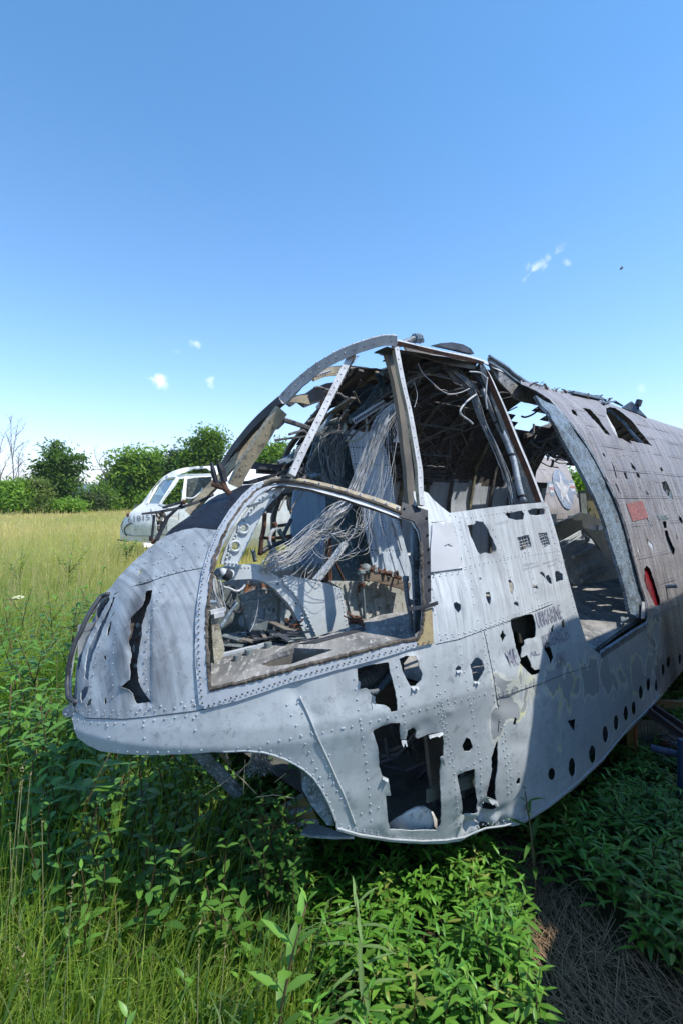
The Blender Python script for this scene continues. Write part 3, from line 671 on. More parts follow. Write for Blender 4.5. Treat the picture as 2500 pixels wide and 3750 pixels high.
# upper side
for a in [[(120,398),(300,378)], [(115,412),(300,392)], [(300,372),(440,335),(600,300),(860,262)], [(300,358),(500,312),(700,268)], [(210,55),(330,75),(540,40),(800,10)], [(280,75),(300,200),(345,290),(350,400),(355,520),(380,640),(400,700)],
          [(470,120),(520,250),(570,400),(610,520),(640,620)], [(640,100),(660,300),(700,420),(740,580)], [(800,100),(840,240),(890,400),(940,540),(980,650),(1010,780),(1040,860)], [(785,60),(830,240),(875,390),(925,540),(960,660),(990,780),(1010,860)],
          [(420,700),(580,650),(760,585),(935,515)], [(420,685),(580,632),(760,568),(930,500)], [(115,410),(140,560),(150,700)], [(150,740),(280,740),(400,705)], [(480,870),(485,1000),(500,1090)],
          [(500,1100),(640,1052),(800,1000),(1020,930)], [(500,1085),(640,1037),(800,985),(1010,915)], [(840,1100),(850,1250),(860,1400),(870,1480)], [(970,1050),(985,1200),(1000,1350)], [(710,1150),(715,1400)],
          [(1080,880),(1075,1100),(1085,1300)], [(1100,880),(1090,1100),(1100,1290)], [(1140,860),(1150,1000),(1160,1200)], [(1210,820),(1215,1000),(1200,1180)], [(1265,780),(1275,950),(1270,1080)], [(1310,740),(1320,900),(1330,1000)], [(1345,700),(1360,850),(1375,980)],
          [(30,760),(130,790)], [(150,900),(160,1080),(200,1300),(230,1500)], [(120,130),(115,370)], [(130,110),(230,90),(250,110),(270,200),(295,350)]]: hl(F_(a), .030, .0036)
hl(off(door_front, -9, 0), .028, .0035); hl(off(door_front, -18, 0), .03, .0035)
hl(off([q for q in bottom[::-1] if q[0] > 1700], -6, -12), .025, .004); hl(off([q for q in bottom[::-1] if q[0] > 1700], -14, -26), .025, .004)
# lap seams
for a in [[(112,392),(296,370),(292,300)], [(150,798),(280,770),(420,715),(580,660),(760,590),(935,520)], [(500,1110),(640,1060),(760,1020),(880,970),(1040,925)], [(418,715),(450,850),(490,1050),(512,1200),(505,1300)], [(120,100),(230,90),(255,130),(297,360)]]:
    P = hpts(resample(F_(a), 10, 0, False), .002); m.tube(P+HULL.nrm(P)*(dentfield(P, .006)[:, None]-.0015), .0014, 4, 2)
for a in [[(1080,0),(1160,170),(1240,370),(1330,560),(1400,720),(1480,900),(1568,1140)]]:
    P = hpts(resample(O_(a), 10, 0, False), .002); m.tube(P+HULL.nrm(P)*dentfield(P, .006)[:, None], .0035, 5, 0)
P = hpts(resample([(x, y-14) for x, y in bottom], 10, 0, False), .003); m.tube(P, .004, 5, 0)
P = hpts(resample(arch, 10, 0, False), .0); m.tube(P, .004, 5, 0)
padattr(m, side_stain)
SIDE = m.build('side_skin', [M_SKIN, M_PRIM, M_DARK], WRECK, smooth=True)
# pale riveted cover plate on the side
m = MB(); cp = F_([(122,112),(150,100),(232,90),(252,130),(296,362),(205,374),(114,386),(112,250)]); skin(m, cp, [F_([(190,235),(215,222),(240,238),(225,243),(208,232),(195,245)])], sp=10, off=.004, dents=.012, curl=.05, mi=(0, 1))
padattr(m); m.build('cover_plate', [simple('bare_plate', (.47,.48,.49), (.40,.41,.42), 5, .45, .0), M_PRIM], WRECK, smooth=True)
# stencilled writing
M_INK = simple('stencil_ink', (.20,.20,.24), (.30,.31,.36), 60, .7, lo=.5, hi=.56); M_INK2 = simple('faint_ink', (.26,.27,.30), (.50,.52,.56), 90, .7, lo=.5, hi=.54)
R_ = lambda p: T('R', p)
for tx, q, b in [('UBMARINE', [(605,368),(965,232),(1012,452),(655,590)], .01), ('RESEARCH', [(700,692),(1062,560),(1125,752),(735,880)], .01), ('ME', [(195,905),(330,862),(385,1110),(255,1165)], .01),
              ('AL', [(525,940),(640,900),(685,962),(548,1005)], .01), ('ON', [(902,950),(1002,908),(1056,1130),(935,1165)], .01)]:
    text_on('stencil_lettering', tx, R_(q), M_INK, SIDE, bold=b)
for tx, q in [('ELECTRONIC', [(235,270),(650,190),(668,250),(255,345)]), ('COMP EXHAUST', [(230,400),(725,270),(745,330),(255,470)]), ('ANTENNA COMPT', [(800,240),(1270,90),(1285,150),(825,290)]), ('EXHAUST', [(945,310),(1195,230),(1210,290),(965,375)])]:
    text_on('stencil_lettering', tx, T('X', q), M_INK2, SIDE)
text_on('stencil_lettering', 'PULL OUT', F_([(492,98),(560,84),(562,98),(496,113)]), M_INK2, SIDE)
# wire grilles behind the two vents
for o_, sh in ((side_holes[14], 1), (side_holes[15], 1)):
    m = MB(); a = np.array(o_); lo = a.min(0); hi = a.max(0)
    for k in range(5):
        x = lo[0]+(hi[0]-lo[0])*(k+.6)/5.3; y0 = lo[1]; y1 = hi[1]
        m.tube(hpts([(x-8+random.uniform(-2,2), y0), (x, (y0+y1)/2), (x+8+random.uniform(-3,3), y1)], -.008), .0014, 4)
        y = lo[1]+(hi[1]-lo[1])*(k+.5)/5
        m.tube(hpts([(lo[0], y+8), ((lo[0]+hi[0])/2, y+random.uniform(-3,3)), (hi[0], y-8)], -.007), .0014, 4)
    m.build('vent_grille', M_WIRE, SIDE)

# --- rear skin
VPX, VPY = 3332., 1826.
rear_top = [(1905,1392),(1961,1402),(2031,1428),(2102,1443),(2172,1460),(2242,1481),(2300,1505),(2368,1529),(2431,1550),(2500,1571),(2600,1603),(2720,1640)]
rear_bot = [(2720,2275),(2600,2365),(2500,2455),(2412,2557)]
rear_outer = rear_top+rear_bot+split[::-1][1:]+ring_out
B_ = lambda p: T('B', p)
H_ = lambda p: T('H', p)
rear_holes = [B_([(1040,490),(1080,498),(1120,538),(1150,580),(1192,630),(1160,622),(1130,585),(1085,535)]),
 B_([(1165,490),(1200,482),(1240,508),(1300,558),(1350,618),(1408,690),(1375,680),(1290,662),(1303,683),(1250,655),(1222,645),(1195,595),(1170,540)]),
 B_([(1455,877),(1480,870),(1508,935),(1518,970),(1490,948),(1470,920)]), B_([(1470,1130),(1485,1130),(1502,1180),(1523,1235),(1520,1258),(1505,1250),(1485,1190)]), B_([(1365,1330),(1375,1312),(1395,1330),(1420,1400),(1443,1480),(1448,1520),(1425,1525),(1395,1470),(1372,1400)]),
 B_([(1258,825),(1272,828),(1282,862),(1268,858)]), B_([(1443,805),(1455,798),(1466,815),(1455,825)]), B_([(1366,925),(1378,922),(1392,946),(1370,942)]), B_([(1328,1228),(1340,1230),(1342,1245),(1330,1242)]), B_([(1455,1085),(1475,1080),(1482,1115),(1466,1118)])]
for a, w_ in [([(985,498),(1000,515),(1015,532)], 12), ([(1145,725),(1153,735),(1162,746)], 8), ([(1072,622),(1084,636)], 6), ([(1190,770),(1206,800),(1213,830),(1220,860)], 5), ([(1215,880),(1230,915),(1245,945)], 6), ([(1295,775),(1310,800),(1322,818)], 7), ([(1325,825),(1335,842),(1343,858)], 10),
              ([(1255,735),(1263,745)], 5), ([(1380,1172),(1392,1200),(1400,1205),(1412,1236)], 10), ([(1372,1062),(1390,1090),(1402,1118)], 5), ([(1545,1050),(1555,1075),(1568,1100)], 8), ([(1290,890),(1302,915)], 4), ([(1340,900),(1350,925)], 4), ([(1420,872),(1430,885)], 5), ([(1465,1010),(1478,1035)], 5), ([(1420,1330),(1432,1365)], 5), ([(1530,1150),(1540,1190)], 6), ([(1285,738),(1293,748)], 5), ([(1325,742),(1330,755)], 4), ([(1362,550),(1385,575)], 4)]:
    rear_holes.append(slit(B_(a), w_*1.2))
rear_torn = len(rear_holes)
rear_holes += [F_([(cx+rx*cos(a), cy+ry*sin(a)) for a in np.linspace(0, 2*pi, 13)[:-1]]) for cx, cy, rx, ry in [(1453,945,9,34),(1484,902,8,33),(1552,885,8,30)]]
def rear_stain(X, Y):
    S = np.zeros((len(X), 3)); S[:, 0] = .45+.5*sm(Y, 1560, 1950)*sm(-Y, -2560, -2300)
    S[:, 0] += .3*np.array([noise.noise(Vector((x/60, y/240, 5))) for x, y in zip(X, Y)])
    S[:, 2] = .85*np.exp(-((X-2440-(Y-2300)*.12)/20)**2)*sm(Y, 2150, 2300)+.35*sm(Y, 2080, 2250)*sm(X, 2400, 2500)
    S[:, 1] = .7*sm(Y, 2180, 2300)*sm(-X, -2440, -2400)
    return np.clip(S, 0, 1)
m = MB(); skin(m, rear_outer, rear_holes, sp=10, mi=(0, 1), jit=.5, dents=.008, curl=.008, stain=rear_stain, tear=list(range(rear_torn)))
kw = dict(outer=rear_outer, holes=rear_holes, grow=2)
for s_ in np.arange(3.82, 6.6, .155):
    for ds in (0, .03): rivets_px(m, line_sz(s_+ds, 2.47, s_+ds, .25, 40), .030, .0036, n=5, **kw)
for z_ in (.42, .6, .8, 1.0, 1.2, 1.42, 1.62, 1.82, 2.0, 2.15, 2.28):
    rivets_px(m, line_sz(3.4, z_, 6.6, z_, 40), .026, .0036, n=5, **kw)
    P = hpts(resample(line_sz(3.8, z_-.018, 6.6, z_-.018, 20), 12, 0, False), .001); q = topx(P); ok = inpoly(q[:, 0], q[:, 1], rear_outer)
    for h_ in rear_holes: ok &= ~inpoly(q[:, 0], q[:, 1], h_)
    run = []
    for i in range(len(P)):
        if ok[i]: run.append(P[i]+HULL.nrm(P[i:i+1])[0]*noise.noise(Vector(P[i]*3))*.001)
        if (not ok[i] or i == len(P)-1):
            if len(run) > 2: m.tube(run, .0014, 4, 2)
            run = []
rivets_px(m, off(ring_out, 9, -3), .03, .004, n=5, **kw); rivets_px(m, off(ring_out, 17, -6), .03, .004, n=5, **kw)
rivets_px(m, off(rear_bot[::-1], 0, -12), .025, .004, n=5, **kw); rivets_px(m, off(rear_bot[::-1], 0, -26), .025, .004, n=5, **kw)
padattr(m, rear_stain)
REAR = m.build('rear_skin', [M_REAR, M_PRIM, M_DARK], WRECK, smooth=True)
m = MB(); skin(m, B_([(1270,990),(1350,975),(1382,1065),(1303,1082)]), [slit(B_([(1328,1025),(1334,1040)]), 6)], sp=12, off=.004, dents=.008, curl=0, thick=.002); m.build('red_patch', [M_RED, M_RED], REAR)
m = MB(); skin(m, B_([(1366,1308),(1385,1300),(1408,1330),(1440,1420),(1462,1520),(1432,1538),(1396,1480),(1372,1400)]), [], sp=14, off=-.05, dents=0, curl=0); m.build('red_recess', [M_REDIN, M_REDIN], WRECK)
m = MB(); skin(m, F_([(1400,1075),(1470,950),(1510,880),(1560,850),(1568,910),(1500,1000),(1430,1100)]), [], sp=14, off=-.09, dents=0, curl=0)
m.build('backing_panel', [M_PANELG, M_PANELG], WRECK); m = MB(); skin(m, F_([(1430,60),(1560,60),(1568,300),(1480,300)]), [], sp=16, off=-.06, dents=0, curl=0); m.build('backing_panel', [M_PANELG, M_PANELG], WRECK)
# patch frame and bolt
m = MB()
for a in [[(1432,1062),(1478,1056)], [(1440,1075),(1490,1068)]]: m.beam(hpts(B_(a), .006), .02, .012, NX)
m.build('access_frame', M_RING, REAR)
m = MB(); m.tube([hp(*B_([(1480,1422)])[0], .0), hp(*B_([(1480,1422)])[0], .07)], .016, 10); m.build('drain_stub', M_RING, REAR)

# --- underside, far half and roof (same section, mirrored side fuller)
def farp(s, z, d=0.0): return st(s, TC-float(gfar(s, z))+d, float(zmap(s, z))-d*.3*(z > 1.8))
M_FARIN = paint('inside_far_skin', (.50,.54,.58), (.24,.26,.28), .6, chip=(.07,.06,.05), chip_amt=.8, stain=False)
gap_sky = B_([(640,462),(700,470),(760,462),(830,500),(880,550),(890,568),(800,590),(730,612),(712,612),(690,560)])
gap_star = T('P', [(255,480),(300,450),(335,425),(420,420),(500,428),(560,490),(620,503),(680,510),(720,600),(760,720),(800,800),(860,960),(700,940),(690,925),(560,985),(440,1045),(400,950),(330,700)])
gap_win = T('D', [(455,380),(470,300),(560,230),(660,230),(660,420),(640,640),(455,640)])
gap_win2 = T('S', [(-60,380),(330,380),(310,640),(180,770),(180,1380),(-60,1500)])
A_0 = lambda p: T('A', p)
roof_gaps = [A_0([(1035,300),(1068,255),(1150,235),(1228,258),(1262,340),(1200,358),(1120,350),(1030,338)]), A_0([(1010,270),(1000,335),(950,345),(860,365),(790,395),(755,440),(690,490),(600,555),(540,600),(560,500),(760,320)]), A_0([(590,600),(640,600),(680,570),(735,605),(835,565),(800,640),(700,790),(610,960),(420,940),(480,780),(560,730),(600,700)]), A_0([(950,565),(880,650),(850,690),(880,600)])]
def in_gaps(P, gaps):
    q = topx(np.atleast_2d(P)); r = np.zeros(len(q), bool)
    for g in gaps: r |= inpoly(q[:, 0], q[:, 1], g)
    return r
def keep_far(P, s, z):
    q = topx(P)
    if in_gaps(P, roof_gaps+[gap_win])[0]: return False
    if z > 1.12 and s < 1.85: return z > 2.12 and s > 1.5
    for g in (gap_sky, gap_star): 
        if inpoly(np.array([q[0]]), np.array([q[1]]), g)[0]: return False
    return True
m = MB(); Ss = np.concatenate([np.arange(.46, 1.0, .06), np.arange(1.0, 4.4, .03), np.arange(4.4, 16.5, .3)]); Zs = np.concatenate([np.arange(.28, 2.2, .03), 2.5-.3*np.linspace(1, 0, 9)**1.6])
idx = {}; pts = []
for i, s_ in enumerate(Ss):
    for j, z_ in enumerate(Zs):
        p = farp(s_, z_); pts.append(p); idx[(i, j)] = len(pts)-1
fs = []
for i in range(len(Ss)-1):
    for j in range(len(Zs)-1):
        s_ = Ss[i]; z_ = Zs[j]; c = (pts[idx[(i, j)]]+pts[idx[(i+1, j+1)]])/2
        if s_ < np.interp(z_, STIP[:, 0], STIP[:, 1])-.03 or (z_ < .72 and s_ < 1.2): continue
        q = topx(c)
        if s_ < 1.3 and (q[0] < 140 or not inpoly(np.array([q[0]]), np.array([q[1]]), nose_left+[(800,1941),(1300,1600),(3000,1600),(3000,3300),(1234,3300),(1000,2735),(700,2742),(458,2742),(340,2715),(300,2680),(278,2600),(265,2540)])[0]): continue
        if z_ > 1.12 and z_ < 1.55 and s_ < .85+(z_-1.1)*.5: pass
        elif not keep_far(c, s_, z_): continue
        fs.append((idx[(i, j)], idx[(i+1, j)], idx[(i+1, j+1)], idx[(i, j+1)]))
pts = np.array(pts); inn = pts+np.array([[0, 0, 0]]); cen = np.array([st(s_, TC, 1.3) for s_ in Ss for z_ in Zs]); dd = cen-pts; dd /= np.linalg.norm(dd, axis=1)[:, None]
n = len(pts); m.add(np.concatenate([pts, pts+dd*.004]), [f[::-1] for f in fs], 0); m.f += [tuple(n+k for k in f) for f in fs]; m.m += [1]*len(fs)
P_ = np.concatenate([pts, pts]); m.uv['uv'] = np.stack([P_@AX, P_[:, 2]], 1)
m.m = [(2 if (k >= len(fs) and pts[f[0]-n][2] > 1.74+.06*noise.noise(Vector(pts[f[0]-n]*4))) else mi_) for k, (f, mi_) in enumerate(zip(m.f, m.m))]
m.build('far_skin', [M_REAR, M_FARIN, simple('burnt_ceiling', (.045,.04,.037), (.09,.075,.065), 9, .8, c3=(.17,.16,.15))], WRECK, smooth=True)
# near half of the cockpit roof
m = MB(); vs = []; fs = []; S2 = np.arange(1.46, 2.64, .02); nz = 26
for i, s_ in enumerate(S2):
    for j in range(nz):
        u = j/(nz-1); tr = np.interp(s_, [1.5, 2.36, 2.7], [-1.36, -1.50, -1.56]); zr = np.interp(s_, [1.5, 2.36, 2.7], [2.19, 2.31, 2.32])
        vs.append(st(s_, tr+(TC-tr)*u, zr+(float(ztop(s_))-zr)*(1-(1-u)**2)+.006*noise.noise(Vector((s_*5, u*3, 0)))))
for i in range(len(S2)-1):
    for j in range(nz-1):
        a = i*nz+j; fs.append((a, a+nz, a+nz+1, a+1))
fs = [f for f in fs if not in_gaps((np.array(vs[f[0]])+np.array(vs[f[2]]))/2, roof_gaps)[0]]
m.add(vs, fs, 0); m.add([(v[0], v[1], v[2]-.004) for v in vs], [f[::-1] for f in fs], 1)
m.build('roof_skin', [M_FRAME, M_PRIM], WRECK, smooth=True)
# bottom and floors
m = MB(); sb = np.arange(1.25, 16, .3); row = []
for s_ in sb:
    zb = float(np.interp(s_, [1.2, 1.6, 2.5, 4.5], [.44, .27, .30, .33])); wn = float(gnear(np.array(s_), np.array(zb+.03)))-.03
    row.append([st(s_, TC+wn*u, zb+(.0 if abs(u) < .99 else .02)) for u in np.linspace(1, -.9, 7)])
vs = [p for r in row for p in r]; fs = [(i*7+j, i*7+j+1, (i+1)*7+j+1, (i+1)*7+j) for i in range(len(sb)-1) for j in range(6)]
m.add(vs, fs); m.add([p+np.array([0, 0, .006]) for p in vs], [f[::-1] for f in fs]); m.build('belly_skin', M_PRIM, WRECK, smooth=True)

# perforated inner structure behind the nose tears
m = MB(); skin(m, C([(470,600),(640,600),(640,760),(600,1000),(640,1380),(420,1370),(430,1100),(450,800)]), [ell('C', 530, 850, 16, 18), ell('C', 548, 905, 12, 14), ell('C', 515, 1110, 12, 14), ell('C', 505, 1000, 10, 30)], sp=14, off=-.07, dents=.004, curl=0, mi=(0, 0)); m.build('nose_bulkhead', simple('grey_inner', (.20,.19,.18), (.10,.09,.08), 9, .7, c3=(.17,.08,.05)), WRECK)
m = MB(); skin(m, C([(300,800),(420,720),(430,1370),(230,1370),(240,1100)]), [], sp=24, off=-.10, dents=.004, curl=0, mi=(0, 0)); m.build('nose_inner_skin', M_PRIM, WRECK)

# metal lips bent out at the tears
for k, (a, b_, c_, d_) in enumerate([((467,800),(500,802),-6,22), ((530,460),(572,458),4,16), ((925,425),(955,425),2,14), ((350,1035),(385,1050),-14,10), ((715,910),(722,950),14,8), ((1020,1175),(1078,1190),0,18), ((280,515),(285,568),14,4), ((815,358),(845,356),0,10), ((640,770),(725,748),0,12), ((190,420),(190,480),12,6), ((865,1290),(878,1310),12,-6), ((1003,1260),(1015,1305),12,6)]):
    (x0, y0), (x1, y1) = E_([a, b_]); m = MB(); rr_ = random.Random(k); vs = []; N_ = 7
    for j in range(4):
        for i in range(N_):
            u = i/(N_-1); x = x0+(x1-x0)*u+c_*j/3*.574*(1-.3*j/3); y = y0+(y1-y0)*u+d_*j/3*.574*(1+.5*sin(u*9+k)); P0_ = hp(x, y); vs.append(P0_+HULL.nrm(P0_[None])[0]*(.001+.010*(j/3)**1.5*rr_.uniform(.6, 1.3)))
    m.add(vs, [(j*N_+i, j*N_+i+1, (j+1)*N_+i+1, (j+1)*N_+i) for j in range(3) for i in range(N_-1)]); m.build('bent_lip', M_SKIN, SIDE, smooth=True)
# ------------------------------------------------------------------ cockpit frames
def outw(p):
    p = np.array(p); s = p@AX; c = st(s, TC, 1.25); v = p-c; v[:] = v-AX*(v@AX); return v/np.linalg.norm(v)
def tl(pts, t0, t1=None):
    """px polyline -> points whose lateral plane runs from t0 to t1"""
    if t1 is None: t1 = t0
    L = [0]
    for a, b in zip(pts, pts[1:]): L.append(L[-1]+math.hypot(b[0]-a[0], b[1]-a[1]))
    return [on_t(p[0], p[1], t0+(t1-t0)*l/L[-1]) for p, l in zip(pts, L)]
def smooth(pts, sp=22):
    """Catmull-Rom through px points"""
    out = []; n = len(pts)
    for i in range(n-1):
        p0 = pts[max(i-1, 0)]; p1 = pts[i]; p2 = pts[i+1]; p3 = pts[min(i+2, n-1)]
        k = max(1, int(math.hypot(p2[0]-p1[0], p2[1]-p1[1])/sp))
        for j in range(k):
            t = j/k; out.append(tuple(.5*((2*p1[c])+(-p0[c]+p2[c])*t+(2*p0[c]-5*p1[c]+4*p2[c]-p3[c])*t*t+(-p0[c]+3*p1[c]-3*p2[c]+p3[c])*t**3) for c in (0, 1)))
    out.append(tuple(pts[-1][:2])); return out
def smooth3(P, k=6):
    P = [np.array(p) for p in P]; out = []; n = len(P)
    for i in range(n-1):
        p0 = P[max(i-1, 0)]; p1 = P[i]; p2 = P[i+1]; p3 = P[min(i+2, n-1)]
        for j in range(k):
            t = j/k; out.append(.5*((2*p1)+(-p0+p2)*t+(2*p0-5*p1+4*p2-p3)*t*t+(-p0+3*p1-3*p2+p3)*t**3))
    out.append(P[-1]); return out
def frame(name, pts, w, h, mats, riv=.045, rr=.0045, shift=0.0, parent=None, jit=.03, rows=1, side=False):
    """box-section frame member: outer face painted, sides brown; rivet heads on the face"""
    m = MB(); P = [np.array(p) for p in pts]
    P = [p-outw(p)*shift for p in P]
    m.beam(P, w, h, lambda p: outw(p), 0, 1, jit)
    L = np.concatenate([[0], np.cumsum(np.linalg.norm(np.diff(P, axis=0), axis=1))]); u = np.arange(.02, L[-1], riv) if riv else []
    A = np.array(P)
    for x in u:
        p = np.array([np.interp(x, L, A[:, i]) for i in range(3)]); o = outw(p)
        i = min(len(P)-2, max(0, int(np.searchsorted(L, x))-1)); t = P[i+1]-P[i]; t = t/np.linalg.norm(t); o = o-t*(o@t); o /= np.linalg.norm(o); q = np.cross(t, o)
        for r_ in ([0] if rows == 1 else [-.3, .3]): m.dome(p+q*w*r_, o, rr, rr*.7, 6, 2)
        if side: s_ = np.sign(q@(CAM-p)); m.dome(p-o*h*.5+q*s_*w*.5, q*s_, rr, rr*.7, 6, 2)
    # beam() puts the outer face at +h
    padattr(m)
    return m.build(name, mats, parent or WRECK)
FM = [M_FRAME, M_BROWNF, M_FRAME]; FB = [M_FRAME, M_BEIGE, M_FRAME]
A_ = lambda p: T('A', p); V_ = lambda p: T('V', p); D_ = lambda p: T('D', p); S_ = lambda p: T('S', p); N_ = lambda p: T('N', p); U_ = lambda p: T('U', p); P_t = lambda p: T('P', p)
hoop = smooth(A_([(1300,165),(1220,163),(1150,178),(1050,210),(950,250),(860,300),(780,350),(700,415),(630,480),(560,560)]))
frame('windshield_arch', tl(hoop, -1.36, -1.74), .034, .040, [M_FRAME, M_FRAME, M_FRAME], .04, shift=-.019, side=True, rr=.006)
frame('windshield_arch', tl(smooth(A_([(570,545),(480,625),(400,705),(330,790),(270,870),(215,965)])), -1.76, -2.15), .03, .034, [M_FRAME, M_DARK, M_FRAME], .05, .004, shift=-.012)
frame('windshield_divider', tl(smooth(A_([(550,590),(470,700),(380,840),(300,960),(240,1080)])), -1.74, -1.86), .03, .05, [M_BEIGE, M_BEIGE, M_BEIGE], .05, .004, side=True)
frame('windshield_divider', tl(smooth(A_([(480,650),(380,780),(280,900),(190,1010),(90,1120),(-30,1260)])), -2.0, -2.16), .03, .035, [M_BEIGE, M_BEIGE, M_BEIGE], .05, .004)
frame('window_post', tl(smooth(A_([(1032,240),(960,380),(880,540),(800,700),(720,860),(645,1025)])), -1.50, -1.46), .026, .030, [M_FRAME, M_BROWNF, M_FRAME], .035, side=True)
frame('door_post', tl(smooth([(1450,1262),(1460,1320),(1480,1420),(1497,1490),(1512,1570),(1526,1650),(1537,1720),(1540,1790),(1545,1850)]), -1.36, -1.225), .028, .016, FB, .04)
# deep inner flange of the door post
m = MB(); plate(m, V_([(40,0),(100,0),(130,110),(150,250),(190,420),(215,560),(240,700),(265,900),(290,1100),(315,1330),(290,1430),(250,1440),(235,1300),(225,1100),(200,900),(180,700),(150,480),(110,250),(60,60)]), [], PT(-1.40), .02, 30)
m.build('post_flange', M_BROWNF, WRECK)
frame('roof_rail', tl(smooth([(1445,1243),(1490,1254),(1540,1267),(1615,1285),(1700,1304),(1760,1322)]), -1.36, -1.50), .036, .018, [M_FRAME, M_RUST, M_FRAME], .05)
m = MB(); plate(m, [(1478,1262),(1560,1285),(1660,1308),(1745,1330),(1738,1352),(1650,1338),(1560,1312),(1490,1290)], [], PT(-1.5), .01, 30); m.build('rail_web', M_BROWNF, WRECK)
frame('canopy_post', tl(smooth([(1762,1325),(1790,1368),(1817,1426),(1845,1490),(1871,1553),(1900,1625),(1928,1690),(1958,1765),(1985,1838)]), -1.50, -1.22), .022, .03, [M_FRAME, M_RUST, M_FRAME], .03, .003)
m = MB(); plate(m, V_([(930,90),(980,110),(1060,280),(1180,520),(1280,740),(1370,960),(1470,1230),(1530,1400),(1400,1415),(1300,1380),(1290,1300),(1250,1050),(1190,860),(1100,600),(1020,380),(940,200)]), [], PT(-1.48), .012, 30)
for a in [[(1000,250),(1150,560),(1300,880),(1440,1260)]]:
    for p in resample(V_(a), 14, 0, False): m.dome(on_t(p[0], p[1], -1.475), NX, .004, .003)
m.build('post_web', simple('dark_blue_web', (.022,.035,.05), (.04,.05,.055), 6, .5, c3=(.12,.14,.15)), WRECK)
# lower window: curved top bar with flange and bolts
bar = smooth(D_([(468,128),(520,98),(580,92),(700,104),(870,142),(1030,190),(1200,245),(1335,298)]))
Pb = list(hpts(bar, .004))
frame('window_top_bar', Pb, .034, .014, [M_BEIGE, M_BROWNF, M_BEIGE], None)
for b_ in D_([(645,108),(730,120),(818,133),(905,153),(992,177),(1076,203),(1160,230),(1240,257),(1314,281)]):
    p = hp(*b_, .006); n_ = HULL.nrm(np.array([p]))[0]; m = MB(); m.tube([p-n_*.006, p+n_*.004], .006, 8, 0); m.tube([p+n_*.003, p+n_*.0055], .0032, 8, 1); m.build('bolt', [M_WIRE, M_DARK], WRECK)
frame('window_top_rim', list(hpts([(x, y+24) for x, y in bar], .004)), .02, .010, [M_FRAME, M_SEAL, M_FRAME], None, jit=.2)
m = MB(); pp = list(hpts([(x, y+12) for x, y in bar], .012)); m.tube([p+np.array([random.uniform(-1, 1)*.0015 for _ in range(3)]) for p in pp], .006, 5); m.build('sealant_bead', M_SEAL, WRECK)
# grey frame strip round the window: left curve and sill
f_out = D_([(455,118),(400,140),(330,205),(250,300),(180,410),(120,540),(75,690),(48,860),(35,1000),(33,1200),(45,1400),(58,1530),(92,1558)])
f_sill_lo = D_([(300,1508),(500,1440),(640,1390),(760,1360),(900,1318),(1060,1275),(1250,1222),(1400,1175),(1480,1158),(1535,1140)])
f_sill_up = D_([(1520,1105),(1440,1128),(1300,1150),(1100,1202),(900,1252),(700,1302),(500,1362),(300,1412),(128,1450)])
f_in = D_([(110,1320),(103,1150),(96,1000),(108,850),(140,690),(190,550),(250,430),(330,310),(420,215),(500,160)])
fr = f_out+f_sill_lo+f_sill_up+f_in
m = MB(); skin(m, fr, [], sp=9, off=.0075, dents=.005, curl=0, thick=.006, mi=(0, 0))
for a in [D_([(430,145),(340,225),(260,320),(190,430),(135,560),(92,700),(68,860),(58,1000),(57,1200),(68,1400),(80,1520)]), D_([(120,1535),(400,1440),(700,1345),(1000,1260),(1300,1180),(1500,1130)])]:
    P = hpts(resample(a, 21, 0, False), .0125)
    for p in P: m.dome(p, HULL.nrm(np.array([p]))[0], .0034, .0006, 6, 1)
padattr(m); m.build('window_frame', [paint('grey_frame', (.40,.43,.46), (.26,.28,.31), .5, stain=False), M_DARK], WRECK, smooth=True)
m = MB()
for a, r_ in ((D_([(500,135),(430,170),(350,250),(270,360),(200,490),(150,620),(140,700)]), .0075), (D_([(140,700),(118,850),(104,1000),(106,1150),(116,1320),(125,1430)]), .006), (D_([(125,1435),(300,1395),(500,1345),(700,1287),(900,1238),(1100,1188),(1300,1135),(1430,1112)]), .0075), (D_([(1435,1115),(1462,1060),(1472,960),(1468,800),(1458,500)]), .006)):
    q = resample(a, 9, 1.6, False); P = hpts(q, .006); rs = [r_*random.uniform(.75, 1.2) for _ in P]
    m.tube([p+np.array([random.uniform(-1, 1) for _ in range(3)])*.0018 for p in P], rs, 6)
m.build('sealant_bead', M_SEAL, WRECK)
# black bracket and strip at the rear edge of the window, yellowish corner piece
m = MB(); bk = D_([(1338,250),(1500,300),(1505,520),(1518,700),(1520,880),(1470,900),(1462,760),(1455,500),(1445,430),(1410,370),(1322,342)])
skin(m, bk, [], sp=14, off=.008, dents=.004, curl=0, thick=.005)
for p in D_([(1350,292),(1425,282),(1490,350),(1495,455),(1502,545),(1503,625),(1506,715),(1508,800)]): m.dome(hp(*p, .012), NX, .006, .005, 7, 0)
m.build('corner_bracket', [M_BLKM, M_BLKM], WRECK, smooth=False)
m = MB(); skin(m, D_([(1475,930),(1525,915),(1535,1140),(1435,1160),(1430,1120),(1462,1070)]), [], sp=12, off=.010, dents=.006, curl=0, thick=.006); m.build('corner_plate', [simple('ochre_plate', (.34,.27,.14), (.16,.13,.09), 12, .7), M_BROWNF], WRECK)
m = MB(); m.beam(hpts(D_([(1365,928),(1470,918),(1550,890)]), .02), .012, .006, NX); m.build('bent_strap', M_DARK, WRECK)
m = MB(); plate(m, D_([(1405,400),(1450,430),(1460,700),(1470,1050),(1430,1080),(1420,800),(1410,600)]), [], PT(-1.24), .01, 30); m.build('inner_post', M_RING, WRECK)
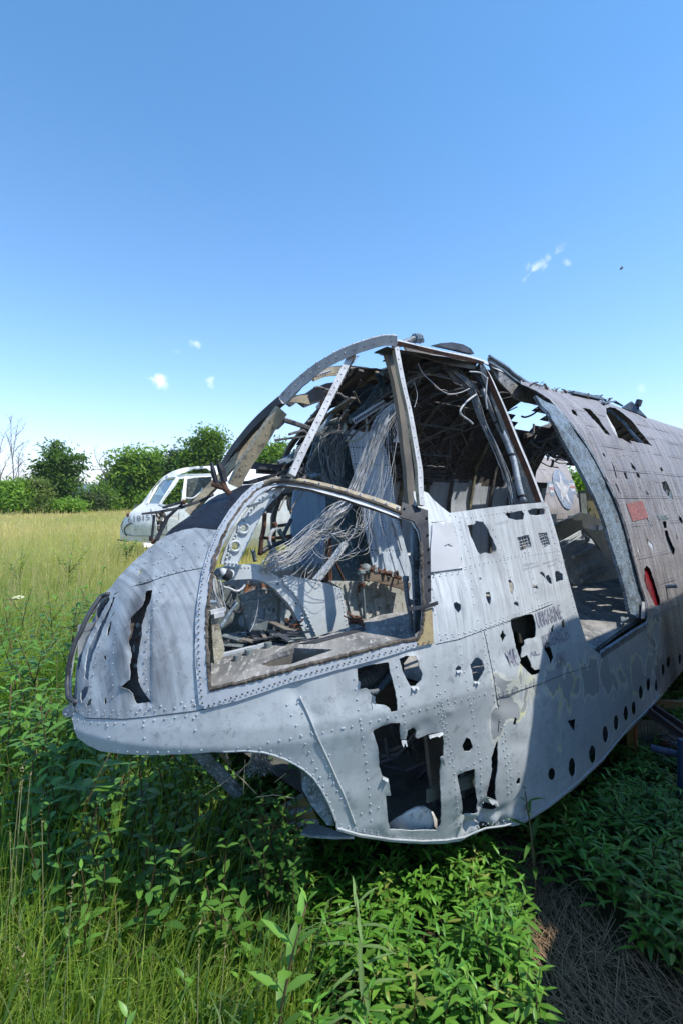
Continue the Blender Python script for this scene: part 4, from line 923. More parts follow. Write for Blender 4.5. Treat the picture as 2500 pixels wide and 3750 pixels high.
m = MB(); m.tube(smooth3([on_t(*D_([q])[0], -1.26) for q in [(1365,740),(1375,850),(1395,960),(1400,1085)]]), .009, 8); m.tube([on_t(*D_([q])[0], -1.26) for q in [(1366,715),(1366,745)]], .012, 8); m.tube([on_t(*D_([q])[0], -1.26) for q in [(1398,1060),(1400,1095)]], .014, 8)
m.build('braided_hose', simple('hose', (.05,.07,.09), (.16,.19,.22), 200, .5), WRECK, smooth=True)
# door ring
ring_in = P_t([(335,0),(400,85),(480,190),(560,310),(640,450),(700,570),(760,690),(820,830),(880,970),(940,1130),(1000,1300),(1060,1490),(1110,1680),(1145,1850),(1180,1893),(1255,1893)])
ro = [(x, y) for x, y in ring_out]
ring_poly = [(1958,1448),(1985,1475)]+ring_in[1:]+ro[0:-3]
m = MB(); skin(m, ring_poly, [], sp=9, off=-.030, dents=.006, curl=0, thick=.02, mi=(0, 1), extra=lambda X, Y: .012*np.sin(segdist(X, Y, ro, False)/5.5))
for d_ in (12, 48):
    a = [(x-d_*.95, y+d_*.35) for x, y in ro[::-1][2:]]; P = hpts(resample(a, 15, 0, False), -.018)
    for p in P: m.dome(p, HULL.nrm(np.array([p]))[0], .0042, .003, 6, 0)
m.build('door_frame', [M_RING, M_PRIM], WRECK, smooth=True)
m = MB(); m.beam(hpts(smooth([(x-7, y+2) for x, y in ro[::-1][2:]]), .003), .016, .01, lambda p: outw(p)); m.build('door_seal', M_BLKM, WRECK)
m = MB(); skin(m, P_t([(1238,1740),(1268,1750),(1265,1830),(1255,1895),(1228,1895)]), [], sp=10, off=.002, dents=0, curl=0, thick=.004); m.build('edge_plate', [M_FRAME, M_PRIM], WRECK)
# ribbed sill of the door
m = MB(); sl_ = P_t([(852,2200),(960,2130),(1060,2065),(1160,2000),(1262,1940)]); P = hpts(resample(sl_, 6, 0, False), .006)
m.tube(P, [.010*(1.25 if i % 2 else .8) for i in range(len(P))], 6); P = hpts([(x+4, y+12) for x, y in sl_], .004); m.beam(P, .03, .006, NX, 0)
m.build('sill_strip', M_RING, WRECK)
# sagging door-top beam with slots
sag = B_([(556,228),(600,252),(660,298),(720,345),(790,392),(860,432),(905,470),(945,510),(905,520),(850,490),(800,470),(745,462),(690,440),(655,400),(620,365),(590,330),(568,280)])
sl2 = [slit(B_([(600,330),(625,322)]), 9), slit(B_([(632,350),(658,342)]), 9), slit(B_([(660,372),(685,366)]), 9), slit(B_([(690,395),(718,388)]), 9)]
m = MB(); plate(m, sag, sl2, lambda x, y: on_t(x, y, -1.50-.42*np.clip((x-1790)/180, 0, 1.1)), .012, 22); m.build('door_top_beam', simple('scuffed_grey', (.30,.31,.31), (.14,.13,.12), 14, .7, c3=(.05,.04,.035)), WRECK)
m = MB(); sp_ = smooth(B_([(556,222),(620,262),(680,312),(735,350),(800,388),(870,425),(930,462)]))
P = [on_t(x, y, -1.49-.42*np.clip((x-1790)/180, 0, 1.1)) for x, y in sp_]; m.tube([p+np.array([0, 0, random.uniform(0, .006)]) for p in P], [.011*random.uniform(.7, 1.3) for _ in P], 6); m.tube([p-np.array([0, 0, .03]) for p in P], .006, 5)
m.build('door_track', M_RING, WRECK)
# torn plates, stubs and the dome on the roof
m = MB(); plate(m, B_([(268,160),(300,152),(360,147),(420,158),(460,180),(478,208),(440,200),(380,185),(320,172)]), [], PT(-1.72), .03, 14); m.build('roof_hatch_rim', M_DARK, WRECK)
m = MB(); m.tube([on_t(*B_([q])[0], -1.42) for q in [(82,165),(120,145),(165,128)]], [.009, .013, .012], 8); 
for q in [(168,127),(180,126),(192,128)]: m.tube([on_t(*B_([(q[0]-4, q[1])])[0], -1.42), on_t(*B_([(q[0]+4, q[1]+1)])[0], -1.42)], .021, 9)
m.tube([on_t(*B_([q])[0], -1.42) for q in [(194,128),(212,145)]], [.016, .006], 6); m.build('broken_pipe', M_RING, WRECK)
m = MB(); r2 = random.Random(4)
for k in range(46):
    u = r2.random(); x, y = B_([(760+u*420, 362+u*88+r2.uniform(-8, 8))])[0]; p = hp(x, y+6); d_ = np.array([r2.uniform(-1, 1), r2.uniform(-1, 1), r2.uniform(-.2, .7)])*.06
    m.beam([p, p+d_*.5+np.array([0, 0, .008]), p+d_], r2.uniform(.006, .03), .003, (0, 0, 1), 0)
tag(m.build('torn_ridge_scraps', M_BROWNF, WRECK), kind='stuff')
m = MB(); m.beam(hpts(B_([(975,415),(1130,448)]), .02), .05, .02, (0, 0, 1)); m.beam(hpts(B_([(1140,470),(1200,462),(1245,485)]), .02), .03, .015, (0, 0, 1)); m.build('roof_channel', M_RING, WRECK)
m = MB(); q = hp(*B_([(1310,510)])[0]); fin = B_([(1252,488),(1300,455),(1380,540),(1350,525)]); plate(m, [(x, y) for x, y in fin], [], lambda x, y: on_y(x, y, q[1]), .04, 18); m.build('roof_fin', M_RING, WRECK)
m = MB(); m.tube([on_y(*B_([p_])[0], q[1]) for p_ in [(1330,500),(1334,470)]], .012, 6); m.tube([on_y(*B_([p_])[0], q[1]) for p_ in [(1330,478),(1340,450)]], .03, 7); m.build('roof_fitting', M_DARK, WRECK)
# opening frame on the rear roof: curved blue rib under the edge
m = MB(); m.beam(hpts(smooth(B_([(1195,475),(1240,500),(1300,555),(1352,618),(1405,688)])), -.05), .10, .02, lambda p: outw(p), 0); m.build('opening_rib', M_RING, WRECK)
m = MB(); m.beam(hpts(smooth(B_([(1125,458),(1160,520),(1200,590),(1230,650)])), -.01), .05, .008, lambda p: outw(p), 0, jit=.2); m.build('roof_strip', M_FRAME, WRECK)

# windscreen wipers, hinge and rubber flap on the nose
WP = lambda p: T('K', p)
m = MB(); P0 = hp(*WP([(370,860)])[0]); P1_ = hp(*WP([(830,500)])[0]); dpt = lambda p, k: on_y(*WP([p])[0], P0[1]+(P1_[1]-P0[1])*k)
m.beam([dpt((268,630), -.1), dpt((420,612), .1), dpt((600,575), .35), dpt((760,520), .6), dpt((860,470), .85)], [.006, .009, .010, .010, .007], .006, (0, -1, .3))
m.tube([dpt((440,582), .1), dpt((540,550), .3), dpt((620,530), .35)], .005, 6)
m.build('wiper_blade', M_BLKM, WRECK)
m = MB(); m.tube([dpt((350,840), 0), dpt((362,740), 0), dpt((372,640), .05)], .0055, 6); m.tube([dpt((390,845), 0), dpt((480,660), .2), dpt((580,570), .35), dpt((620,535), .35)], [.009, .008, .005, .005], 6)
for p in [(345,835), (365,860), (395,835), (615,535)]: m.tube([dpt((p[0]-12, p[1]), .05 if p[0] < 500 else .35), dpt((p[0]+12, p[1]), .05 if p[0] < 500 else .35)], .010, 6, 1)
m.build('wiper_arm', [M_BLKM, M_RUST], WRECK)
m = MB(); Y1 = float(hp(*WP([(1000,470)])[0])[1])-.02; q_ = lambda p: on_y(*WP([p])[0], Y1)
m.tube([q_((840,205)), q_((855,290)), q_((880,380))], [.006, .012, .010], 6); m.tube([q_((900,215)), q_((925,280)), q_((950,370))], [.012, .016, .012], 7)
m.tube([q_((845,385)), q_((900,400)), q_((950,420)), q_((995,470))], [.010, .014, .012, .010], 7, 1); m.tube([q_((930,370)), q_((960,440))], .012, 7, 1)
m.build('wiper_pivot', [M_BLKM, M_RUST], WRECK)
m = MB(); fl_ = WP([(1068,375),(1100,360),(1160,358),(1220,335),(1290,315),(1370,303),(1380,320),(1330,345),(1260,360),(1190,385),(1120,390),(1080,385)]); plate(m, fl_, [], lambda x, y: on_y(x, y, Y1+.15+(x-890)*.0008+.02*sin(x/18)), .01, 14, jit=1.5)
m.build('rubber_flap', M_BLKM, WRECK)
m = MB(); m.beam([hp(*D_([q])[0], .01) for q in [(585,78),(690,72)]], .02, .01, (0, 0, 1)); m.build('post_foot', M_DARK, WRECK)
# ------------------------------------------------------------------ inside the wreck
def floor_poly(name, outer, holes, z, mat, sp=30, thick=.02, bump=0.0):
    m = MB(); plate(m, outer, holes, lambda x, y: on_z(x, y, z)+np.array([0, 0, bump*noise.noise(Vector((x/40, y/25, 1)))]), thick, sp); return m.build(name, mat, WRECK)
sill_px = D_([(128,1440),(300,1402),(500,1352),(700,1292),(900,1242),(1100,1192),(1300,1142),(1430,1118)])
far_px = D_([(1405,930),(1200,962),(1000,1040),(800,1115),(600,1150),(400,1110),(200,1100),(130,1130)])
well = D_([(400,1262),(520,1215),(660,1172),(910,1182),(790,1222),(640,1275),(500,1290)])
zs = [float(hp(*p)[2]) for p in sill_px]
def flr(x, y):
    z = np.interp(x, [p[0] for p in sill_px], zs)-.012; return on_z(x, y, z)
m = MB(); plate(m, sill_px+far_px, [well], flr, .018, 26); FL = m.build('cockpit_floor', M_FLOOR, WRECK)
m = MB(); wl = lambda x, y: on_z(x, y, .93)
m.add([flr(*p) for p in well]+[flr(*p)-np.array([0, 0, .17]) for p in well], [(i, (i+1) % len(well), len(well)+(i+1) % len(well), len(well)+i) for i in range(len(well))]+[tuple(range(len(well), 2*len(well)))])
m.build('floor_well', M_BROWNF, WRECK)
m = MB(); plate(m, D_([(690,1150),(1000,1070),(1100,1040),(1110,1060),(1000,1090),(800,1145)]), [], lambda x, y: flr(x, y)+np.array([0, 0, .004]), .003, 40); m.build('floor_strip', M_DARK, WRECK)
# main cabin floor
m = MB(); vs = []; S3 = np.arange(1.75, 15.5, .25)
for s_ in S3:
    wn = float(gnear(np.array(s_), np.array(.82)))-.03
    for u in np.linspace(0, 1, 9): vs.append(st(s_, TC+wn-(wn+.75)*u, .80+.006*noise.noise(Vector((s_*3, u*5, 0)))))
fs = [(i*9+j, i*9+j+1, (i+1)*9+j+1, (i+1)*9+j) for i in range(len(S3)-1) for j in range(8)]
m.add(vs, fs); m.add([v-np.array([0, 0, .02]) for v in vs], [f[::-1] for f in fs]); m.build('cabin_floor', M_FLOOR, WRECK)
# far windshield side: gusset with lightening holes
m = MB(); gus = D_([(430,205),(475,178),(560,150),(600,150),(560,200),(520,235),(470,290),(440,350),(400,430),(355,530),(318,600),(292,658),(240,650),(192,636),(200,600),(225,530),(262,450),(310,370),(365,290)])
plate(m, gus, [ell('D', 335, 409, 25, 22), ell('D', 281, 523, 24, 24)], PT(-1.66), .008, 22)
for cx, cy in ((335,409), (281,523)):
    m.tube([on_t(*p, -1.655) for p in ell('D', cx, cy, 33, 33)]+[on_t(*ell('D', cx, cy, 33, 33)[0], -1.655)], .005, 5)
for p in resample(D_([(430,215),(360,300),(300,400),(250,490),(215,590)]), 16, 0, False)+resample(D_([(210,620),(280,628)]), 16, 0, False)+D_([(240,578),(400,240),(450,200)]): m.dome(on_t(p[0]+8, p[1]+4, -1.655), NX, .006, .004)
m.build('gusset_plate', M_PANEL, WRECK, smooth=False)
m = MB(); m.beam([on_t(*q, -1.62) for q in D_([(365,265),(440,240),(495,200),(520,185),(540,215)])], .02, .006, (0, 0, 1)); m.build('grab_bracket', M_RING, WRECK)
m = MB(); plate(m, D_([(370,300),(490,225),(480,300),(410,370)]), [], PT(-1.70), .006, 25); m.build('inner_web', M_PANELG, WRECK)
# lit arch frame and panels
TP = -1.74
m = MB(); archp = D_([(165,700),(185,672),(240,655),(300,650),(400,640),(450,642),(492,680),(540,705),(590,745),(625,790),(665,840),(700,900),(735,980),(770,1060),(792,1098),(742,1115),(715,1060),(680,990),(650,930),(615,880),(575,840),(540,800),(490,765),(440,742),(380,732),(310,735),(250,742),(190,742)])
hls = [ell('D', 552, 765, 14, 15), ell('D', 668, 888, 13, 15), ell('D', 707, 967, 13, 15), ell('D', 743, 1038, 12, 14)]
plate(m, archp, hls, PT(TP), .03, 20)
for h_ in hls: m.tube([on_t(*p, TP) for p in h_+h_[:1]], .004, 5)
for a in [[(200,665),(300,660),(440,655),(500,700),(590,760),(650,840),(700,920),(750,1020),(780,1085)]]:
    for p in resample(D_(a), 13, 0, False): m.dome(on_t(p[0], p[1], TP+.001), NX, .0045, .003)
padattr(m); m.build('arch_frame', M_PANEL, WRECK)
m = MB(); plate(m, D_([(598,706),(720,727),(870,762),(948,790),(962,810),(985,920),(1005,1042),(900,1067),(800,1100),(785,1070),(740,970),(700,890),(655,820),(600,772),(588,740)]), [], PT(TP+.012), .006, 26)
for a in [[(605,715),(720,738),(870,772),(945,796)], [(952,820),(972,910),(992,1020)], [(605,760),(660,815),(710,890),(750,975),(790,1070)]]:
    for p in resample(D_(a), 15, 0, False): m.dome(on_t(p[0], p[1], TP+.013), NX, .004, .003)
padattr(m); m.build('side_panel', M_PANEL, WRECK)
m = MB(); q = D_([(880,745),(1100,748),(1345,752),(1362,830),(1400,935),(1200,965),(1010,1000),(985,920),(958,790)]); plate(m, q, [], PT(TP-.06), .01, 30)
for x in (990, 1060, 1150, 1240): m.beam([on_t(*D_([(x, 760)])[0], TP-.05), on_t(*D_([(x+40, 960)])[0], TP-.05)], .02, .006, NX)
for p in resample(D_([(900,752),(1340,760)]), 16, 0, False): m.dome(on_t(p[0], p[1]+3, TP-.055), NX, .004, .003)
padattr(m); m.build('rear_panel', simple('cream_panel', (.50,.50,.46), (.36,.36,.32), 5, .6, c3=(.20,.17,.13)), WRECK)
# instrument pedestal with openings
m = MB(); bx = D_([(308,842),(420,800),(560,800),(592,845),(592,960),(580,1165),(525,1172),(515,1130),(372,1118),(345,985),(330,890)])
plate(m, bx, [D_([(428,918),(475,918),(472,995),(430,992)]), ell('D', 498, 928, 9, 14), ell('D', 530, 933, 10, 16), ell('D', 445, 816, 9, 20), ell('D', 487, 810, 12, 22), ell('D', 463, 1080, 13, 24), ell('D', 530, 1090, 17, 34), ell('D', 400, 1090, 14, 28)], PT(-1.80), .012, 20)
m.beam([on_t(*q, -1.79) for q in D_([(318,888),(440,868),(590,848)])], .012, .01, NX)
m.beam([on_t(*q, -1.775) for q in D_([(590,855),(578,1168)])], .022, .02, NX)
for p in resample(D_([(345,905),(375,1100)]), 15, 0, False)+resample(D_([(560,870),(550,1150)]), 15, 0, False)+resample(D_([(320,830),(560,795)]), 12, 0, False): m.dome(on_t(p[0], p[1], -1.795), NX, .0035, .002)
m.build('instrument_pedestal', M_PANELG, WRECK)
m = MB(); plate(m, D_([(130,975),(175,985),(200,1110),(215,1180),(200,1240),(150,1275),(138,1150)]), [], PT(-1.55), .03, 24); m.build('lichen_strut', simple('lichen', (.36,.33,.24), (.14,.12,.09), 30, .9, c3=(.6,.58,.5), bump=.8), WRECK)
m = MB(); plate(m, D_([(370,745),(500,752),(560,800),(600,850),(600,880),(480,880),(330,850)]), [ell('D', 380, 765, 6, 6)], PT(-1.92), .01, 30); m.build('rusty_panel', simple('rusty_panel', (.33,.33,.32), (.25,.11,.05), 22, .7, lo=.52, hi=.58), WRECK)
# dark greenish far lower wall of the cockpit and clutter on the floor
m = MB(); plate(m, D_([(170,745),(330,800),(380,860),(400,1000),(420,1120),(200,1120),(150,1000),(110,860),(120,740)]), [ell('D', 325, 1000, 22, 38)], PT(-2.15), .01, 30); m.build('footwell_wall', M_PANELG, WRECK)
m = MB(); r3 = random.Random(11)
for k in range(70):
    x = r3.uniform(140, 640); y = r3.uniform(1085, 1150)+(640-x)*.1
    p = flr(*D_([(x, y)])[0])+np.array([0, 0, r3.uniform(.004, .03)]); a = r3.uniform(0, pi); L = r3.uniform(.03, .16); dd_ = np.array([cos(a), sin(a), r3.uniform(-.2, .2)])*L
    m.beam([p, p+dd_*.5, p+dd_], r3.uniform(.006, .035), r3.uniform(.002, .008), (0, 0, 1), r3.choice([0, 0, 1, 2]), jit=.3)
for q, rr_ in (((368,1212), .015), ((492,1168), .015), ((290,1250), .011)):
    p = flr(*D_([q])[0]); m.tube([p, p+np.array([0, 0, .018])], rr_, 12, 2)
tag(m.build('floor_debris', [M_DARK, M_BROWNF, M_PANELG, M_PANEL], WRECK), kind='stuff')
m = MB()
for k in range(60):
    x = r3.uniform(1010, 1080) if k < 30 else r3.uniform(590, 690); y = r3.uniform(990, 1030) if k < 30 else r3.uniform(985, 1060)
    p = flr(*D_([(x, y)])[0])+np.array([0, 0, r3.uniform(0, .02)]); a = r3.uniform(0, 2*pi); m.beam([p, p+np.array([cos(a), sin(a), r3.uniform(-.3, .6)])*r3.uniform(.01, .04)], r3.uniform(.006, .016), .005, (0, 0, 1), 0)
tag(m.build('dry_leaf_litter', M_RUST, WRECK), kind='stuff')
# lightening-hole rail low in the cockpit
m = MB(); plate(m, D_([(590,1040),(680,1030),(720,1060),(730,1110),(600,1135)]), [ell('D', 628, 1078, 14, 22), ell('D', 676, 1076, 14, 22)], PT(-1.86), .01, 20); m.build('perforated_rail', M_PANELG, WRECK)
# rails in the forward part
for q in (((180,1150),(400,1090)), ((200,1115),(420,1075)), ((140,1240),(500,1150))):
    m = MB(); m.beam([flr(*D_([q[0]])[0])+np.array([0,0,.01]), flr(*D_([q[1]])[0])+np.array([0,0,.01])], .02, .012, (0, 0, 1)); m.build('floor_rail', M_PANEL, WRECK)
# lever with a rusty clamp, ledge with rubble, leaning strut
m = MB(); m.tube([on_t(*q, -1.70) for q in D_([(1083,695),(1090,760),(1100,880),(1105,985)])], .008, 7); m.tube([on_t(*q, -1.70) for q in D_([(1088,755),(1091,778)])], .015, 7, 1); m.tube([on_t(*q, -1.70) for q in D_([(1068,690),(1098,690)])], .013, 7); m.tube([on_t(*q, -1.71) for q in D_([(1065,770),(1068,820)])], .007, 6, 1)
m.build('control_lever', [M_PANELG, M_RUST], WRECK)
m = MB(); m.beam([on_t(*q, -1.74) for q in D_([(1100,680),(1240,715),(1375,755)])], .05, .04, (0, 0, 1)); LED = m.build('wooden_ledge', simple('old_wood', (.23,.18,.13), (.12,.09,.07), 4, .85, stretch=(1, 1, 14)), WRECK)
m = MB()
for k in range(46):
    u = r3.random(); p = on_t(*D_([(1095+u*235, 672+u*62-r3.uniform(0, 26))])[0], -1.74+r3.uniform(-.03, .03)); a = r3.uniform(0, 2*pi)
    m.tube([p, p+np.array([cos(a), sin(a), r3.uniform(-.5, .8)])*r3.uniform(.012, .035)], r3.uniform(.004, .012), 6, r3.choice([0, 0, 1]))
m.dome(on_t(*D_([(1112,665)])[0], -1.72), (0, -1, .4), .025, .012, 10, 1); tag(m.build('corroded_fittings', [M_RUST, M_PANELG], WRECK), kind='stuff')
m = MB()
for dt, mi_ in ((0, 0), (.018, 1)): m.beam([on_t(*q, -1.80+dt) for q in D_([(985+dt*700, 505),(900+dt*700, 620),(795+dt*900, 745)])], .020, .018, NX, mi_)
m.build('leaning_strut', [M_PANEL, M_WIRE], WRECK)
m = MB(); m.beam([on_t(*q, -1.95) for q in D_([(620,930),(585,1010)])], .05, .02, NX); m.build('lower_strut', M_PANEL, WRECK)
m = MB(); m.tube([on_t(*q, -1.95) for q in D_([(872,470),(875,600),(878,745)])], .018, 8); m.build('rusty_tube', M_RUST, WRECK)
m = MB(); m.tube([on_t(*q, -1.95) for q in D_([(910,600),(980,755)])], .008, 6); m.build('rusty_rod', M_RUST, WRECK)
# seat armour / bulkheads
TB = -2.12
m = MB(); plate(m, S_([(700,215),(760,190),(860,215),(980,200),(1030,260),(1085,420),(1130,640),(1160,860),(1200,1060),(1260,1300),(1310,1480),(1340,1700),(1345,1829),(980,1640),(945,1450),(900,1200),(850,950),(800,680),(745,420)]), [slit(S_([(985,490),(992,495)]), 12), slit(S_([(1010,1230),(1018,1236)]), 14), slit(S_([(1105,1278),(1115,1282)]), 14), slit(S_([(845,440),(850,445)]), 8), slit(S_([(1085,1160),(1090,1165)]), 10)], PT(TB), .01, 30)
for a in [[(740,250),(790,520),(850,800),(900,1080),(950,1400)], [(740,360),(1050,370)], [(780,520),(1100,530)], [(1060,400),(1110,640),(1150,900),(1240,1280)], [(940,1350),(1200,1350)], [(1000,900),(1050,1130),(1110,1340)]]:
    for p in resample(S_(a), 11, 0, False): m.dome(on_t(p[0], p[1], TB+.001), NX, .005, .003, 5, 1)
for a in [[(1050,1370),(1110,1640)], [(1130,1360),(1210,1640)], [(1190,1350),(1290,1640)]]: m.beam([on_t(*q, TB+.005) for q in S_(a)], .02, .008, NX)
padattr(m); m.build('cockpit_bulkhead', [paint('blue_white_bulkhead', (.55,.62,.68), (.28,.33,.40), .8, chip=(.05,.05,.05), chip_amt=.95, stain=False), M_DARK], WRECK)
m = MB(); m.beam([on_t(*q, TB+.03) for q in S_([(965,1090),(1000,1240),(1025,1380)])], .02, .01, NX); m.build('short_stringer', M_PANEL, WRECK)
m = MB(); m.beam([on_t(*q, TB+.03) for q in S_([(1165,1060),(1210,1210),(1245,1340)])], .03, .012, NX); m.build('short_stringer', M_PANEL, WRECK)
m = MB(); plate(m, S_([(700,140),(740,420),(800,700),(850,950),(905,1220),(960,1640),(510,1640),(500,1220),(500,820),(330,640),(320,560),(390,330),(470,180),(600,90)]), [], PT(TB-.12), .01, 40)
for k in range(140): p = S_([(r3.uniform(400, 900), r3.uniform(200, 1600))])[0]; m.dome(on_t(p[0], p[1], TB-.118), NX, .004, .003, 5)
m.build('dark_bulkhead', simple('dark_teal', (.045,.08,.095), (.09,.14,.17), 5, .5, c3=(.2,.27,.3)), WRECK)
m = MB(); plate(m, S_([(205,775),(340,780),(500,825),(505,1000),(508,1500),(470,1560),(230,1560),(190,1420),(178,1250),(180,1050),(190,900)]), [], PT(TB-.02), .012, 40)
for a in [[(480,840),(492,1100),(495,1500)], [(195,1400),(480,1410)]]:
    for p in resample(S_(a), 9, 0, False): m.dome(on_t(p[0], p[1], TB-.018), NX, .004, .003, 5)
padattr(m); m.build('blue_panel', paint('blue_panel_paint', (.24,.36,.47), (.14,.22,.31), .7, chip=(.30,.36,.42), chip_amt=.6, stain=False), WRECK)
m = MB(); m.tube(smooth3([on_t(*q, TB+.02) for q in S_([(350,650),(410,625),(470,640),(490,700),(492,800)])]), .012, 8); m.build('bent_tube', M_RING, WRECK)
m = MB(); m.tube([on_t(*q, TB+.03) for q in S_([(180,1510),(300,1525),(500,1500)])], .02, 8); m.tube([on_t(*q, TB+.05) for q in S_([(215,1505),(245,1505)])], .03, 10); m.build('cross_tube', M_PANELG, WRECK)
m = MB(); plate(m, S_([(490,1330),(640,1210),(700,1250),(560,1420),(520,1480)]), [], PT(-1.98), .01, 40); m.build('grey_box_side', M_PANELG, WRECK)
# seat mechanism between the nose and the panel: posts, hoses, brackets
for pts_, r_, mt in [([(470,310),(465,400),(450,480),(440,580)], .011, M_RUST), ([(530,385),(540,400),(505,450),(500,500),(520,540),(540,560)], .010, M_WIRE), ([(528,372),(535,398)], .014, M_RUST), ([(640,350),(600,430),(585,470)], .010, M_DARK), ([(395,545),(410,620)], .010, M_PANELG), ([(440,470),(560,470),(640,455)], .008, M_RUST), ([(450,560),(520,520),(640,480)], .012, M_DARK), ([(560,420),(620,520)], .012, M_PANELG), ([(690,480),(650,560)], .012, M_RING)]:
    m = MB(); m.tube(smooth3([on_t(*q, -2.05) for q in D_(pts_)], 4), r_, 7); m.build('control_linkage', mt, WRECK, smooth=True)
m = MB(); m.beam([on_t(*q, -2.02) for q in A_([(385,945),(480,955),(570,965)])], .03, .03, (0, 0, 1)); m.beam([on_t(*q, -2.05) for q in A_([(420,990),(560,1000),(720,975)])], .015, .02, (0, 0, 1)); m.build('glareshield_rail', M_DARK, WRECK)
m = MB(); m.tube(smooth3([on_t(*q, -2.1) for q in A_([(480,1010),(500,980),(530,960)])]), .006, 6); m.tube(smooth3([on_t(*q, -1.98) for q in A_([(555,950),(650,900),(700,850),(760,800),(840,720),(930,600)])]), .012, 6); m.tube([on_t(*q, -1.98) for q in A_([(600,950),(660,910),(720,880)])], .012, 6); m.build('far_window_rail', M_RING, WRECK)
m = MB(); m.tube(smooth3([on_t(*q, -1.9) for q in A_([(590,675),(640,690),(700,710),(755,730)])]), [.012]*19, 6); m.tube(smooth3([on_t(*q, -1.85) for q in A_([(625,768),(670,755),(720,745),(740,770)])]), .006, 6); m.tube([on_t(*q, -1.85) for q in A_([(742,690),(790,668)])], .006, 6); m.build('hanging_cable', M_WIRED, WRECK)
# overhead console and far roof rib
m = MB(); plate(m, A_([(600,560),(650,520),(740,505),(790,470),(870,440),(1000,430),(1140,440),(1200,470),(1190,560),(1080,600),(980,570),(900,600),(830,560),(780,575),(730,595),(680,560),(640,590)]), [slit(A_([(640,600),(655,600)]), 8)], PT(-2.30), .02, 26, jit=2); m.build('overhead_console', M_DARK, WRECK)
m = MB(); m.beam([on_t(*q, -2.22) for q in smooth(A_([(780,400),(850,372),(950,362),(1060,370),(1150,385),(1215,400)]))], .05, .02, NX)
for p in resample(A_([(800,400),(950,372),(1060,378),(1200,402)]), 9, 0, False): m.dome(on_t(p[0], p[1], -2.2), NX, .004, .002, 5, 1)
m.build('far_roof_rib', [M_BEIGE, M_DARK], WRECK)
m = MB(); m.beam([on_t(*q, -2.24) for q in smooth(A_([(900,345),(1000,338),(1120,350),(1200,365),(1260,345)]))], .02, .03, NX); m.build('far_roof_edge', M_DARK, WRECK)
m = MB(); plate(m, A_([(600,560),(690,520),(745,515),(760,575),(700,565)]), [], PT(-2.2), .01, 20, jit=2); m.build('console_plate', M_BEIGE, WRECK)
m = MB(); plate(m, A_([(500,700),(560,640),(600,650),(595,700),(560,735),(520,735)]), [], PT(-1.9), .05, 20); m.build('compass_housing', M_DARK, WRECK)
m = MB(); plate(m, A_([(1180,385),(1260,340),(1290,420),(1280,470),(1200,560),(1020,700),(1010,650),(1100,580),(1200,440)]), [ell('A', 1255, 430, 26, 28)], PT(-1.9), .01, 26); m.build('overhead_panel', simple('teal_panel', (.03,.055,.065), (.06,.09,.10), 5, .5, c3=(.16,.22,.24)), WRECK)
m = MB(); m.beam([on_t(*q, -1.86) for q in A_([(1040,682),(1130,625),(1235,560)])], .03, .01, (0, -1, 0)); 
for p in resample(A_([(1045,682),(1230,565)]), 8, 0, False): m.box(on_t(p[0], p[1], -1.855), .008, .004, .014, mi=1)
m.build('perforated_strip', [M_PANEL, M_DARK], WRECK)

# ribs and stringers of the far wall
def gapped(P):
    q = topx(np.array(P)); bad = inpoly(q[:, 0], q[:, 1], gap_star) | inpoly(q[:, 0], q[:, 1], gap_sky); runs = [[]]
    for p, b_ in zip(P, bad):
        if b_: runs.append([])
        else: runs[-1].append(p)
    return [r for r in runs if len(r) > 2]
def rib(s_, z0, z1, r_, mat, d=.035, name='rib', w=.035):
    for r in gapped([farp(s_, z, d) for z in np.linspace(z0, z1, 40)]): m = MB(); m.beam(r, w, .016, lambda p: -outw(p), 0, jit=.1); m.build(name, mat, WRECK)
M_RIB = simple('rib_paint', (.10,.095,.09), (.045,.035,.03), 14, .7, c3=(.20,.20,.19))
M_RIBY = simple('rib_ochre', (.22,.20,.12), (.08,.07,.05), 14, .7, c3=(.3,.3,.28))
for k, s_ in enumerate(np.arange(1.9, 12.0, .32)): rib(s_, .8, 2.42, .02, M_RIBY if k % 3 == 1 else M_RIB)
for z_ in (1.0, 1.22, 1.44, 1.66, 1.95, 2.2):
    m = MB(); m.beam([farp(s_, z_, .02) for s_ in np.arange(1.9, 3.0 if z_ > 1.1 else 8.0, .1)], .02, .014, lambda p: -outw(p), 0, jit=.15); m.build('stringer', M_RIB, WRECK)
for z_, r_ in ((1.12, .018),):
    m = MB(); m.tube([farp(s_, z_+.02, .10) for s_ in np.arange(1.95, 3.3, .1)], r_, 8); m.build('cabin_pipe', M_PANEL, WRECK, smooth=True)
m = MB(); m.tube([farp(2.15, 1.2, .1), farp(2.42, 1.2, .1)], .045, 10); m.build('cylinder_bottle', simple('bottle', (.42,.40,.32), (.2,.17,.12), 20, .7), WRECK, smooth=True)
for dz in (0, .025, .05, .075, .10, .13):
    m = MB(); m.tube([farp(s_, 1.74+dz+.01*sin(s_*4+dz*30), .12) for s_ in np.arange(1.9, 3.6, .06)], .0085, 6); m.build('conduit', M_DARK if int(dz*1000) % 2 else M_WIRED, WRECK, smooth=True)
